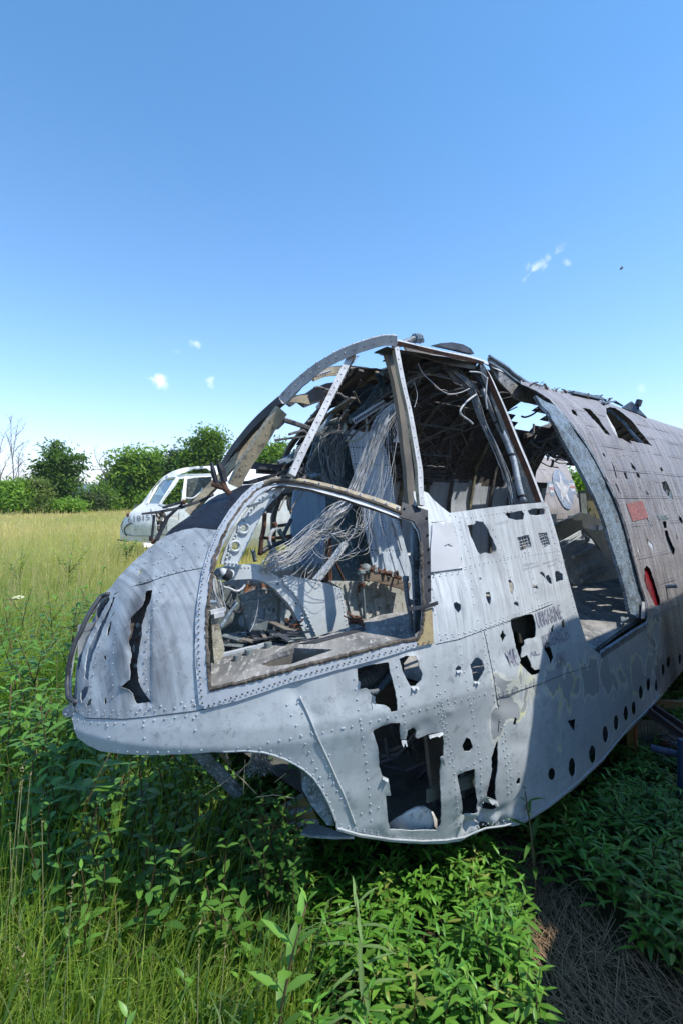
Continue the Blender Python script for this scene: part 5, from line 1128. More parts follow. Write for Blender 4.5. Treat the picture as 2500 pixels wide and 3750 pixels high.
# ceiling clutter of beams and burnt cables
m = MB(); r4 = random.Random(21)
for k in range(34):
    s0 = r4.uniform(1.75, 3.3); z0 = r4.uniform(1.9, 2.44); s1 = s0+r4.uniform(-.5, .6); z1 = min(2.44, max(1.85, z0+r4.uniform(-.3, .3))); d0 = r4.uniform(.05, .35)
    m.beam([farp(s0, z0, d0), farp((s0+s1)/2, (z0+z1)/2, d0+r4.uniform(-.02, .02)), farp(s1, z1, r4.uniform(.05, .35))], r4.uniform(.012, .03), .008, (0, 0, -1), r4.choice([0, 0, 1]))
m.build('ceiling_brackets', [M_BROWNF, M_RIB], WRECK)
m = MB()
for k in range(80):
    s0 = r4.uniform(1.7, 3.4); z0 = r4.uniform(1.85, 2.44); P = []; s_, z_, d_ = s0, z0, r4.uniform(.1, .45); ds = r4.uniform(-.05, .05); dz_ = r4.uniform(-.03, .02)
    for i in range(14): P.append(farp(s_, min(z_, 2.45), d_)); s_ += ds+r4.uniform(-.01, .01); z_ = max(1.75, z_+dz_+r4.uniform(-.006, .006)); d_ = max(.04, d_+r4.uniform(-.012, .012))
    
    if not in_gaps(np.array(P), roof_gaps).any(): m.tube(smooth3(P, 2), r4.uniform(.002, .006), 5, r4.choice([0, 1, 1]))
m.build('burnt_wiring', [M_BROWNF, M_WIRED], WRECK, smooth=True)
m = MB()
for z_ in (2.0, 2.2): m.beam([farp(s_, z_, .22) for s_ in np.arange(1.8, 3.5, .1)], .022, .012, (0, 0, -1))
m.build('overhead_rail', M_PANELG, WRECK)

# grey wire bundles
def strand(m, ctrl, spread, r, rnd, mi=0, k=7):
    P = []
    o = np.array([rnd.gauss(0, 1), rnd.gauss(0, 1), rnd.gauss(0, 1)])
    for i, (p, s_) in enumerate(zip(ctrl, spread)):
        o = o*.88+np.array([rnd.gauss(0, 1) for _ in range(3)])*.36; P.append(np.array(p)+o*s_)
    m.tube(smooth3(P, k), r, 4, mi, cap=False)
def bundle(name, px, ts, spread, n, r, mats, seed, k=7):
    rnd = random.Random(seed); m = MB(); ctrl = [on_t(x, y, t) for (x, y), t in zip(px, ts)]
    for i in range(n): strand(m, ctrl, spread, r*rnd.uniform(.8, 1.25), rnd, rnd.choice([0, 0, 0, 1]), k)
    return m.build(name, mats, WRECK, smooth=True)
WM = [simple('grey_wire', (.62,.63,.64), (.28,.29,.31), 25, .5), simple('wire_yellowed', (.46,.44,.36), (.3,.3,.27), 40, .6)]
top_ = S_([(1190,-40),(1120,20),(1030,150),(960,330),(880,520),(800,700),(700,880),(560,1010),(440,1150),(330,1260),(180,1380),(0,1470),(-60,1520)])
bundle('wire_bundle', top_, np.linspace(-1.55, -1.72, len(top_)), [.004,.015,.016,.015,.014,.014,.018,.026,.028,.03,.03,.025,.018], 62, .0013, WM, 1)
b2 = S_([(1110,0),(1040,180),(980,330),(900,560),(830,720),(700,920),(520,1060),(420,1180),(260,1300),(120,1420),(0,1510)])
bundle('wire_bundle', b2, np.linspace(-1.55, -1.70, len(b2)), [.004,.012,.012,.012,.014,.018,.02,.024,.028,.028,.02], 26, .0011, WM, 2)
b3 = S_([(1150,-20),(1170,60),(1190,140),(1205,230),(1195,290)]); bundle('wire_pigtail', b3, [-1.55]*5, [.008,.014,.013,.01,.006], 22, .0015, WM, 3)
m = MB(); m.beam([on_t(*q, -1.55) for q in S_([(1192,282),(1192,312)])], .02, .02, NX); m.build('wire_connector', M_WIRE, WRECK)
b4 = S_([(1050,200),(1040,500),(1000,760),(900,980),(860,1150),(800,1250),(700,1240),(620,1120),(500,1120),(400,1150)]); bundle('loose_wire', b4, np.linspace(-1.7, -1.62, 10), [.01,.02,.03,.04,.045,.05,.05,.04,.03,.02], 10, .001, WM, 4)
b5 = S_([(860,860),(850,1000),(820,1120),(760,1210),(640,1280),(520,1330),(420,1290),(400,1200)]); bundle('loose_wire', b5, [-1.66]*8, [.01,.03,.04,.045,.045,.045,.04,.03], 9, .001, WM, 5)
b6 = S_([(480,1230),(460,1320),(440,1420),(380,1560),(320,1640)]); bundle('loose_wire', b6, [-1.66]*5, [.03,.03,.03,.03,.03], 7, .001, WM, 6)
b7 = S_([(1080,180),(1060,400),(1070,600),(1040,900),(1060,1100),(1080,1180)]); bundle('loose_wire', b7, [-1.75]*6, [.015,.025,.03,.04,.035,.04], 9, .001, WM, 7)
b8 = S_([(640,140),(620,260),(610,400),(600,520),(620,640)]); bundle('hanging_wires', b8, [-2.1]*5, [.02,.02,.03,.03,.02], 26, .002, [simple('wire_shade', (.25,.28,.29), (.16,.19,.2), 40, .6), M_WIRED], 8)  # grey wire colour darkened and blued for the shade it hangs in
b9 = S_([(460,280),(450,420),(440,560),(480,700),(560,780)]); bundle('hanging_wires', b9, [-2.1]*5, [.02,.05,.06,.05,.04], 14, .0018, [bpy.data.materials['wire_shade'], M_WIRED], 9)
b10 = S_([(470,270),(520,340),(590,430),(560,450)]); bundle('hanging_wires', b10, [-2.08]*4, [.008,.012,.012,.01], 14, .002, [bpy.data.materials['wire_shade'], M_WIRED], 10)
b11 = S_([(720,70),(600,130),(500,190),(430,240)]); bundle('hanging_wires', b11, [-2.1]*4, [.02,.025,.03,.02], 18, .002, [bpy.data.materials['wire_shade'], M_WIRED], 12)
# canopy cable run with the clamped pipe
pp = smooth(V_([(330,130),(380,60),(480,45),(620,75),(720,120),(830,160),(900,215),(945,310),(985,400),(1040,520),(1090,640),(1160,780),(1210,900),(1255,1020),(1280,1150),(1310,1290),(1350,1410)]))
PIPE = [on_t(x, y, t) for (x, y), t in zip(pp, np.linspace(-1.72, -1.34, len(pp)))]
m = MB(); m.tube(PIPE[len(PIPE)//3:], .0165, 10, 0); m.tube(PIPE[:len(PIPE)//3+1], .013, 8, 1); m.build('cable_conduit', [simple('worn_pipe', (.28,.33,.38), (.16,.19,.22), 14, .45, c3=(.45,.47,.48)), M_DARK], WRECK, smooth=True)
def px_ring(m, q, w_, t, r_=.022):
    a = on_t(*V_([q])[0], t); return a
m = MB()
for q, t_ in [((905,240), -1.50), ((925,268), -1.49), ((940,296), -1.48), ((955,322), -1.48), ((1085,625), -1.43), ((1185,865), -1.39), ((1325,1320), -1.35), ((1332,1345), -1.35), ((1340,1370), -1.35), ((1346,1395), -1.35)]:
    c = on_t(*V_([q])[0], t_); j = min(range(len(PIPE)-1), key=lambda i: np.linalg.norm(PIPE[i]-c)); d_ = PIPE[j+1]-PIPE[j]; d_ /= np.linalg.norm(d_)
    m.tube([PIPE[j]-d_*.005, PIPE[j]+d_*.005], .022, 10)
m.build('pipe_clamps', M_BLKM, WRECK)
for dx, seed, n_ in ((-34, 31, 9), (-52, 32, 9)):
    c_ = V_([(640,90),(720,180),(820,270),(890,340),(930,470),(980,590),(1030,700),(1100,850),(1160,1000),(1210,1130),(1250,1270),(1270,1390)])
    bundle('cable_run', [(x+dx*.3, y+4) for x, y in c_], np.linspace(-1.58, -1.40, len(c_)), [.010]*len(c_), n_, .0026, [simple('cable_grey%d' % seed, (.16,.18,.20), (.28,.31,.33), 30, .6), M_WIRED], seed)
c_ = V_([(250,270),(330,200),(440,130),(560,90),(640,110),(720,190),(860,300)]); bundle('cable_run', c_, np.linspace(-1.7, -1.55, 7), [.012]*7, 16, .0026, [bpy.data.materials['cable_grey31'], M_PANELG], 35)
for pts_, t_, r_ in [([(340,80),(380,170),(470,260),(560,340),(640,372),(740,360),(830,320)], -1.5, .0022), ([(890,380),(810,440),(745,520),(750,570),(830,630),(860,660)], -1.5, .0055), ([(1000,215),(990,300),(985,420),(1000,520)], -1.42, .004), ([(830,160),(930,170),(990,220)], -1.42, .004), ([(130,840),(110,960),(80,1100),(70,1160)], -1.5, .0014), ([(300,260),(330,380),(310,480),(300,500)], -1.5, .0014)]:
    m = MB(); m.tube(smooth3([on_t(*q, t_) for q in V_(pts_)], 6), r_, 6); m.build('dangling_cable', M_WIRE, WRECK, smooth=True)
m = MB(); m.tube(smooth3([on_t(*q, -1.9) for q in S_([(885,80),(895,170),(860,250),(780,300),(690,295)])]), .006, 6); m.build('dangling_cable', simple('hose_cream', (.40,.40,.33), (.3,.3,.25), 10, .6), WRECK, smooth=True)
m = MB(); m.tube(smooth3([on_y(*q, 3.6) for q in P_t([(320,-20),(250,40),(180,68),(140,60)])]), .007, 6); m.build('dangling_cable', M_BLKM, WRECK)
# ribbon cable with connector by the nose frame
c_ = D_([(150,720),(145,790),(160,850),(180,905)]); bundle('ribbon_cable', c_, [-1.56]*4, [.008,.013,.012,.008], 14, .0022, WM, 41)
m = MB(); m.beam([on_t(*q, -1.55) for q in D_([(118,935),(215,912)])], .018, .012, (0, 0, 1)); m.beam([on_t(*q, -1.55) for q in D_([(135,950),(200,935)])], .028, .016, (0, 0, 1)); m.build('ribbon_connector', M_WIRE, WRECK)
for pts_, t_, r_, mt in [([(190,690),(230,700),(262,705)], -1.62, .017, M_PANEL), ([(222,700),(245,715)], -1.6, .020, M_BLKM), ([(190,780),(240,790),(290,810),(325,795),(345,770)], -1.66, .0045, M_WIRE), ([(200,870),(260,930),(310,945),(330,890)], -1.7, .004, M_BLKM), ([(290,880),(220,990),(190,1040)], -1.7, .008, M_RING), ([(430,860),(425,920),(400,1020),(375,1070)], -1.72, .0016, M_WIRE), ([(110,880),(160,878)], -1.55, .007, M_RING)]:
    m = MB(); m.tube(smooth3([on_t(*q, t_) for q in D_(pts_)], 5), r_, 8); m.build('cockpit_hose' if r_ < .01 else 'instrument_body', mt, WRECK, smooth=True)
# behind the torn holes of the lower hull
m = MB(); c1 = smooth3([on_t(*q, -1.36) for q in E_([(150,470),(250,420),(330,370),(420,290)])], 10); m.tube(c1, [.052*(1.06 if i % 2 else .96) for i in range(len(c1))], 14); m.build('corrugated_duct', simple('duct', (.05,.055,.06), (.12,.11,.10), 18, .6), WRECK, smooth=False)
m = MB(); m.tube(smooth3([on_t(*q, -1.28) for q in E_([(220,500),(300,490),(370,420),(430,340),(500,250)])]), .014, 8); m.build('braided_hose', bpy.data.materials['hose'], WRECK, smooth=True)
m = MB(); w_ = E_([(370,1400),(380,1340),(430,1300),(500,1265),(570,1232),(620,1228),(670,1260),(695,1310),(697,1360),(690,1400),(400,1410)])
plate(m, w_, [], lambda x, y: on_y(x, y, 1.90+.05*(((x-1495)/100)**2)), .01, 16); m.build('white_fairing', simple('fairing_white', (.62,.62,.60), (.46,.45,.43), 5, .5, c3=(.35,.33,.30)), WRECK, smooth=True)
m = MB(); plate(m, E_([(630,780),(735,740),(745,900),(722,1050),(730,1330),(690,1240),(655,1020)]), [], PT(-1.36), .02, 26)
for p in resample(E_([(675,1040),(690,1240)]), 14, 0, False): m.dome(on_t(p[0], p[1], -1.35), NX, .006, .004)
m.build('hull_frame', M_BROWNF, WRECK)
m = MB(); plate(m, E_([(868,1000),(960,960),(975,1300),(875,1320)]), [], PT(-1.30), .02, 30); m.build('hull_frame', M_BROWNF, WRECK)
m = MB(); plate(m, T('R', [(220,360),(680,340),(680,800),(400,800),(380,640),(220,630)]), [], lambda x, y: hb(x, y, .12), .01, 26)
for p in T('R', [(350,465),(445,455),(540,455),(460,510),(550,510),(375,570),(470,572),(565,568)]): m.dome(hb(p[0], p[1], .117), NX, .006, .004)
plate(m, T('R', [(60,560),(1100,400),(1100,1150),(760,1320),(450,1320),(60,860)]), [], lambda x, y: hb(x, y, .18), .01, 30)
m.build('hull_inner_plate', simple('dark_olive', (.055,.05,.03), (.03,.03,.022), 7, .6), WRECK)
for z_ in (.50, .80):
    m = MB(); m.beam([st(s_, TC+float(gnear(np.array(s_), np.array(z_)))-.05, z_) for s_ in np.arange(1.5, 2.45, .08)], .05, .008, NX); m.build('hull_stringer', M_PRIM, WRECK)
m = MB(); rnd = random.Random(5)
for k in range(26):
    p = on_t(*E_([(rnd.uniform(300, 720), rnd.uniform(760, 1300))])[0], -1.7+rnd.uniform(-.15, .15)); d_ = np.array([rnd.uniform(-1, 1), rnd.uniform(-.5, .5), rnd.uniform(-.8, .8)])*.2; m.tube([p, p+d_*.5+np.array([0, 0, -.03]), p+d_], rnd.uniform(.004, .012), 5)
m.tube([on_t(*q, -1.3) for q in E_([(530,790),(540,850),(570,890),(578,925),(560,925)])], .003, 5); tag(m.build('belly_clutter', M_DARK, WRECK), kind='stuff')
# wheel-well bulkhead pieces in the chin arch
m = MB(); plate(m, O_([(1100,655),(1130,715),(1200,725),(1290,870),(1340,960),(1405,1180),(1340,1180),(1190,990),(1115,860)]), [], lambda x, y: hp(x, y, -.02), .01, 24); m.build('arch_flange', M_RING, WRECK)
m = MB(); olv = O_([(930,980),(1110,870),(1195,1000),(1260,1140),(1050,1190),(955,1210)]); P = plate(m, olv, [], lambda x, y: on_y(x, y, 1.98), .012, 26); m.build('inner_bulkhead', M_OLIVE, WRECK)
m = MB(); m.beam([on_y(*q, 1.976) for q in O_([(945,1050),(1060,1010),(1190,1000)])], .020, .003, (0, -1, 0)); m.beam([on_y(*q, 1.976) for q in O_([(955,1165),(1100,1115),(1250,1120)])], .026, .003, (0, -1, 0), 0); m.beam([on_y(*q, 1.976) for q in O_([(930,980),(1020,930),(1112,870)])], .014, .003, (0, -1, 0)); m.build('bulkhead_strip', M_RING, WRECK)
m = MB(); bt = O_([(1090,1205),(1120,1165),(1160,1140),(1230,1125),(1330,1160),(1412,1195),(1480,1215),(1560,1240),(1400,1240),(1170,1228)]); plate(m, bt, [], lambda x, y: on_z(x, y, .50-(x-1025)*.0001), .008, 26); m.build('belly_edge', M_PANELG, WRECK)
m = MB()
for q0, q1, r_ in [((175,505), (540,890), .018), ((240,510), (560,840), .012)]: m.beam([on_y(*O_([q0])[0], 1.85), on_y(*O_([q1])[0], 2.05)], r_*2, .01, (0, -1, .3))
for p in resample(O_([(270,560),(520,840)]), 9, 0, False): m.dome(on_y(p[0], p[1], 1.92), (0, -1, .3), .003, .001)
m.build('well_brace', M_RING, WRECK)
m = MB(); m.tube([on_y(*q, 1.9) for q in O_([(380,500),(470,600)])], .008, 6, 0); m.tube(smooth3([on_y(*q, 1.85) for q in O_([(445,485),(438,520),(450,550)])]), .004, 5, 1); m.build('loose_rod', [M_OLIVE, M_BEIGE], WRECK)
m = MB(); rnd = random.Random(6)
for k in range(60):
    x = rnd.uniform(660, 800); p = on_y(*O_([(x, 500)])[0], 1.85+rnd.uniform(-.03, .03)); m.tube([p, p+np.array([rnd.uniform(-.02, .02), 0, -.04]), p+np.array([rnd.uniform(-.04, .04), rnd.uniform(-.02, .02), -rnd.uniform(.05, .085)])], .0012, 4)
m.build('frayed_strap', M_RING, WRECK)
# forward inner shell under the cockpit floor keeps the belly dark

# collapsed panels and furniture inside the doorway
def PS(x, y, t): return on_t(x, y, t)
m = MB(); q = P_t([(505,1290),(600,1245),(700,1200),(790,1215),(870,1290),(960,1400),(1060,1540),(1075,1600),(960,1640),(850,1680),(760,1760),(720,1780),(715,1700),(640,1600),(560,1490)])
cor = lambda x, y: on_t(x, y, -2.05+.0007*(x-2150)+.0004*(y-2100))
plate(m, q, [slit(P_t([(690,1400),(700,1405)]), 8), slit(P_t([(930,1525),(942,1530)]), 10), slit(P_t([(780,1355),(790,1360)]), 8), slit(P_t([(735,1380),(742,1384)]), 8), slit(P_t([(855,1505),(862,1508)]), 8), slit(P_t([(815,1528),(822,1530)]), 8)], cor, .02, 20)
for a in [[(620,1480),(700,1440),(780,1405),(850,1380)], [(665,1550),(750,1508),(830,1470),(900,1440)], [(590,1340),(680,1300),(790,1240)]]: m.beam([cor(x, y)+NX*.035 for x, y in P_t(a)], .035, .03, NX)
m.build('collapsed_panel', simple('gunmetal', (.62,.60,.56), (.40,.39,.37), 9, .5, c3=(.7,.69,.66)), WRECK)
m = MB(); 
for a, r_ in [([(490,1220),(600,1160),(700,1100)], .014), ([(570,1245),(650,1170),(705,1110)], .012), ([(500,1280),(620,1215),(760,1175)], .022), ([(700,1100),(705,1150),(760,1180)], .014)]: m.beam([on_t(*p, -2.0) for p in P_t(a)], r_*2, .012, NX)
m.build('bent_bracket', M_PANEL, WRECK)
m = MB(); plate(m, P_t([(690,935),(780,960),(880,1020),(930,1110),(1000,1290),(1060,1500),(1090,1640),(1000,1560),(880,1300),(790,1170),(700,1080)]), [ell('P', 835, 1070, 75, 26)], PT(-2.4), .02, 30); m.build('black_bulkhead', M_DARK, WRECK)
m = MB(); plate(m, P_t([(440,1045),(560,990),(690,930),(700,1080),(640,1130),(480,1210)]), [], PT(-2.35), .02, 30); m.build('seat_shell', simple('dark_blue_shell', (.03,.045,.06), (.07,.08,.075), 5, .5, c3=(.13,.11,.06)), WRECK)
m = MB(); plate(m, P_t([(672,735),(722,735),(735,850),(742,965),(690,940),(680,850)]), [], PT(-2.45), .02, 30); m.build('upright_post', M_PANELG, WRECK)
m = MB(); plate(m, P_t([(725,700),(765,690),(880,980),(860,1000),(760,960),(735,850)]), [ell('P', 763, 910, 10, 20), slit(P_t([(805,945),(815,985)]), 12)], PT(-2.5), .01, 24); m.build('olive_panel', M_OLIVE, WRECK)
m = MB(); plate(m, P_t([(1040,1900),(1090,1950),(1130,1895),(1110,1960),(1060,2010),(1045,1960)]), [], lambda x, y: on_z(x, y, .80)+np.array([0, 0, .04]), .003, 30); m.build('torn_scrap', M_PANELG, WRECK)
# far side roof beam beyond the doorway, burnt ends
m = MB(); m.beam([on_t(*p, -2.5) for p in P_t([(170,225),(260,180),(400,125),(440,100)])], .05, .04, (0, 0, 1)); m.build('far_roof_beam', M_BROWNF, WRECK)
m = MB(); rnd = random.Random(8)
for k in range(60):
    p = on_t(*P_t([(rnd.uniform(210, 560), rnd.uniform(230, 470))])[0], -2.45+rnd.uniform(-.1, .1)); d_ = np.array([rnd.uniform(-.2, 1), rnd.uniform(-.2, .8), rnd.uniform(-.5, .5)])*rnd.uniform(.1, .3); m.tube([p, p+d_*.5+np.array([0, 0, -.02]), p+d_], rnd.uniform(.004, .014), 5)
m.build('burnt_wiring', M_BROWNF, WRECK)
# ------------------------------------------------------------------ ground, hill
def ground_mat():
    b = NB('soil_and_thatch'); ob = b.obj(); geo = b.n('ShaderNodeNewGeometry'); sp = b.n('ShaderNodeSeparateXYZ'); b.l(geo.outputs['Position'], sp.inputs[0])
    n1 = b.noise(ob, .35, 5, .6); n2 = b.noise(ob, 6, 5, .7); n3 = b.noise(b.scale(ob, (1, .35, 1)), 40, 4, .7)
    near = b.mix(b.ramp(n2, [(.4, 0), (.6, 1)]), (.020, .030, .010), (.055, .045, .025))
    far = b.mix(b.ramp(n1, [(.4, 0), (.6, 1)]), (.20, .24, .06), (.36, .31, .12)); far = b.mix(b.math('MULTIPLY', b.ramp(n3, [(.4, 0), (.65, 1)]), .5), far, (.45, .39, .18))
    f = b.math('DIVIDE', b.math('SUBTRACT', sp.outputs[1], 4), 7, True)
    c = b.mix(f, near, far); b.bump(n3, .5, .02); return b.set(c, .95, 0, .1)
m = MB(); N_g = 60
xs = np.concatenate([np.linspace(-2500, -60, 8), np.linspace(-50, 50, 61), np.linspace(60, 2500, 8)]); ys = np.concatenate([[-40, -10], np.linspace(-5, 70, 61), np.linspace(90, 3000, 8)])
vs = [(x, y, .035*noise.noise(Vector((x*.5, y*.5, 0))) if abs(x) < 40 and y < 60 else 0) for y in ys for x in xs]; W_ = len(xs)
m.add(vs, [(j*W_+i, j*W_+i+1, (j+1)*W_+i+1, (j+1)*W_+i) for j in range(len(ys)-1) for i in range(W_-1)])
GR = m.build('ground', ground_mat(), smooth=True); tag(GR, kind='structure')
def hill_mat():
    b = NB('wooded_hill'); ob = b.obj(); n1 = b.noise(ob, .012, 5, .6); n2 = b.noise(ob, .06, 4, .7)
    c = b.mix(b.ramp(n1, [(.4, 0), (.6, 1)]), (.035, .07, .03), (.06, .10, .045)); c = b.mix(b.ramp(n2, [(.5, 0), (.7, 1)]), c, (.02, .045, .02)); return b.set(c, .95, 0, .1)
m = MB(); xs = np.linspace(-1900, 1900, 150)
vs = []
for j, (y, k) in enumerate([(1500, 0), (1650, .6), (1800, 1), (2100, .6), (2400, 0)]):
    for x in xs: vs.append((x, y, -2+k*(49+14*noise.noise(Vector((x*.0016, 3, 0)))+3*noise.noise(Vector((x*.02, j, 0))))))
m.add(vs, [(j*150+i, j*150+i+1, (j+1)*150+i+1, (j+1)*150+i) for j in range(4) for i in range(149)]); tag(m.build('hill', hill_mat(), smooth=True), kind='structure')

# ------------------------------------------------------------------ trees
M_LEAF = foliage('tree_leaves', .4, .55, .25); M_BARK = simple('bark', (.12,.10,.085), (.055,.045,.038), 6, .9, stretch=(1,1,.2)); M_DEADW = simple('dead_bark', (.22,.19,.17), (.12,.10,.09), 6, .9, stretch=(1,1,.2))
def leafcloud(lobes, n, size, rnd, c1, c2, hollow=.35):
    """lobes: (centre, rx, ry, rz); many small folded leaves through the volume in clumps"""
    vol = np.array([l[1]*l[2]*l[3] for l in lobes]); pr = vol**.72/np.sum(vol**.72)
    nc = max(20, n//56); which = rnd.choice(len(lobes), nc, p=pr); cl = []
    d = rnd.normal(size=(nc, 3)); d /= np.linalg.norm(d, axis=1)[:, None]; r = rnd.uniform(hollow, 1.08, nc)**.6
    C0 = np.array([l[0] for l in lobes])[which]+d*r[:, None]*np.array([l[1:4] for l in lobes])[which]
    tone = rnd.uniform(0, 1, nc); per = n//nc; cs = size*rnd.uniform(1.3, 3.6, nc)
    P = np.repeat(C0, per, 0)+rnd.normal(size=(nc*per, 3))*np.repeat(cs, per)[:, None]*np.array([1.1, 1.1, .55])
    tn = np.repeat(tone, per)+rnd.uniform(-.25, .25, nc*per); m_ = len(P)
    up = rnd.normal(size=(m_, 3))*.75+np.array([0, -.1, .8]); up /= np.linalg.norm(up, axis=1)[:, None]
    a = np.cross(up, rnd.normal(size=(m_, 3))); a /= np.linalg.norm(a, axis=1)[:, None]; b = np.cross(up, a); s = size*rnd.uniform(.6, 1.3, m_)[:, None]
    V = np.stack([P-a*s, P-b*s*.42+up*s*.1, P+a*s, P+b*s*.42+up*s*.1], 1).reshape(-1, 3)
    F = np.arange(m_*4).reshape(-1, 4); t = np.clip(tn, 0, 1)[:, None]
    col = np.array(c1)*(1-t)+np.array(c2)*t; return V, F, np.repeat(col, 4, 0)
def tree(name, label, cat, base, Y, lobes, n, c1, c2, size=.28, group=None, seed=1, trunk=True, flat=.8):
    """px lobes (cx, cy, rx, ry) at distance Y metres"""
    rnd = np.random.default_rng(seed); k = Y/FPX; b0 = np.array([(base[0]-CX)*k, Y, 0.])
    L = []
    for (cx, cy, rx, ry) in lobes:
        L.append((np.array([(cx-CX)*k, Y+rnd.uniform(-.3, .3)*rx*k, CAMZ+(CY-cy)*k]), rx*k, max(rx, ry)*k*flat, ry*k))
    t = thing(name, label, cat, tuple(b0), group); V, F, col = leafcloud(L, int(n*1.5), size*1.22, rnd, np.array(c1)*1.25, np.array(c2)*1.25)
    fast_mesh('crown', V, [F], col, M_LEAF, t, origin=tuple(b0))
    m = MB(); h = max(l[0][2] for l in L); top = max(L, key=lambda l: l[0][2])[0]; r0 = .05+.018*h; rr = random.Random(seed)
    mid = (b0+top)/2+np.array([rr.uniform(-.3, .3), 0, 0]); tr = smooth3([b0-np.array([0, 0, .2]), mid*.5+b0*.5, mid, top], 4); m.tube(tr, list(np.linspace(r0, .03, len(tr))), 7)
    for l in L:
        q = tr[rr.randrange(2, len(tr)-2)]; e = l[0]; mm = (np.array(q)+e)/2+np.array([0, 0, -.1*h*rr.random()]); m.tube(smooth3([q, mm, e], 4), list(np.linspace(r0*.4, .02, 9)), 5)
        for _ in range(3): d = np.array([rr.uniform(-1, 1)*l[1], rr.uniform(-1, 1)*l[2], rr.uniform(-.4, 1)*l[3]]); m.tube([mm, (mm+e+d)/2, e+d*.9], [r0*.18, .02, .008], 4)
    m.build('trunk', M_BARK, t); return t
G_ = lambda p: T('G', p)
def gl(*ls): return [(G_([(a, b)])[0][0], G_([(a, b)])[0][1], c*.638, d*.638) for a, b, c, d in ls]
DG, MG, BG_, OL = ((.05,.10,.018), (.14,.23,.035)), ((.07,.14,.022), (.18,.28,.04)), ((.10,.19,.03), (.20,.32,.05)), ((.08,.12,.03), (.16,.20,.06))
tree('deciduous_tree', 'tall ragged green tree with bare twigs on top, left of the hill gap', 'tree', G_([(345,600)])[0], 52, gl((338,190,14,16),(312,215,16,20),(362,215,14,14),(325,255,42,22),(410,243,20,9),(452,278,24,16),(385,300,50,28),(290,330,55,28),(345,345,85,40),(440,330,28,18),(265,372,40,26),(330,415,75,40),(400,400,42,22),(330,480,62,50),(408,440,26,20),(370,520,50,40)), 6400, (.035,.075,.016), (.10,.175,.035), .17, seed=2)
tree('deciduous_tree', 'broad dark green round-topped tree behind the old white helicopter nose', 'tree', G_([(760,590)])[0], 64, gl((800,255,70,26),(745,275,50,28),(870,265,45,28),(740,340,80,50),(850,320,80,50),(910,330,45,40),(675,320,34,26),(690,400,70,52),(800,410,95,60),(905,400,60,50),(660,470,60,50),(740,500,90,55),(850,490,80,55),(620,470,34,34),(800,560,120,28)), 9500, *MG, .24, seed=3)
tree('walnut_tree', 'tall open-crowned tree beside the leaning cockpit frame', 'tree', G_([(1180,560)])[0], 58, gl((1180,135,52,24),(1225,150,40,28),(1095,192,32,18),(1150,195,50,30),(1245,190,36,26),(1100,240,50,26),(1190,235,80,36),(1265,240,24,32),(1160,285,90,36),(1080,290,50,26),(1200,330,80,50),(1120,340,70,40)), 6500, *DG, .2, seed=4)
tree('conifer_tree', 'small dark bluish evergreen between the two big trees', 'tree', G_([(1012,500)])[0], 60, gl((1008,262,12,18),(1008,290,24,22),(1010,320,36,26),(1015,350,44,30)), 2000, (.02,.045,.02), (.04,.075,.03), .16, seed=5)
tree('deciduous_tree', 'green tree seen through the empty cockpit frames', 'tree', (1000, 1860), 55, [(965,1655,42,30),(1010,1640,30,24),(940,1690,45,30),(990,1690,50,34),(1035,1680,30,24),(970,1740,70,40),(1060,1720,50,40)], 4200, *MG, .2, seed=6)
for i, (lab, base, Y, lb, n, c, sz) in enumerate([
 ('bright green shrub at the left picture edge under the bare trees', (60,600), 46, gl((20,450,40,36),(90,470,50,40),(40,520,60,45),(120,530,55,45),(60,570,70,26),(100,420,30,16)), 4600, BG_, .15),
 ('olive green shrub with small leaves left of the ragged tree', (190,600), 47, gl((190,440,55,34),(230,490,60,45),(180,520,55,45),(220,565,60,26),(150,415,30,14)), 4200, OL, .12),
 ('low bright bush at the foot of the ragged tree', (330,600), 48, gl((330,555,60,32),(400,560,60,30),(290,570,40,26),(440,545,34,20)), 2800, BG_, .13),
 ('dull green bush below the distant hill', (490,595), 56, gl((480,500,50,26),(530,520,55,34),(470,545,50,32),(540,560,60,28)), 3200, ((.045,.07,.025),(.085,.125,.045)), .15),
 ('dark bush joining the broad tree on its left', (590,590), 58, gl((590,450,34,26),(600,500,50,40),(575,545,50,34),(620,565,50,26)), 3000, DG, .16),
 ('leafy bush left of the old white helicopter windshield', (900,585), 55, gl((880,520,60,40),(930,500,50,40),(900,565,70,26)), 2600, MG, .16),
 ('dark shrub glimpsed through the second helicopter cockpit', (1030,590), 50, gl((1010,430,60,40),(1080,450,60,40),(1020,520,70,50),(1100,540,60,40)), 3600, DG, .16)]):
    tree('shrub', lab, 'shrub', G_([base])[0], Y, lb, n, *c, sz, 'shrubs along the field edge', 20+i)
tree('roadside_shrub', 'sunlit shrub glimpsed through the rear doorway beside the star emblem', 'shrub', (2140, 1960), 13, [(2135,1760,30,40),(2120,1800,40,50),(2150,1820,30,50),(2130,1880,50,50),(2105,1730,20,20)], 3000, *BG_, .05, None, 41)
for i, (x, Y) in enumerate([(1400, 62), (1800, 66), (2300, 60), (2900, 55), (-300, 50), (-700, 48)]):
    L_ = [(x+random.uniform(-60, 60), 1826-random.uniform(0, 110), random.uniform(40, 80), random.uniform(30, 50)) for _ in range(9)]+[(x, 1850, 110, 30)]
    tree('field_edge_tree', ['tree hidden behind the cockpit frames of the wreck', 'tree behind the middle of the wreck cabin', 'tree behind the rear doorway of the wreck', 'tree beyond the tail end of the wreck', 'tree beyond the left edge of the field', 'outermost tree beyond the left edge of the field'][i], 'tree', (x, 1875), Y, L_, 3000, *MG, .28, 'trees hidden beyond the wreck', 60+i)
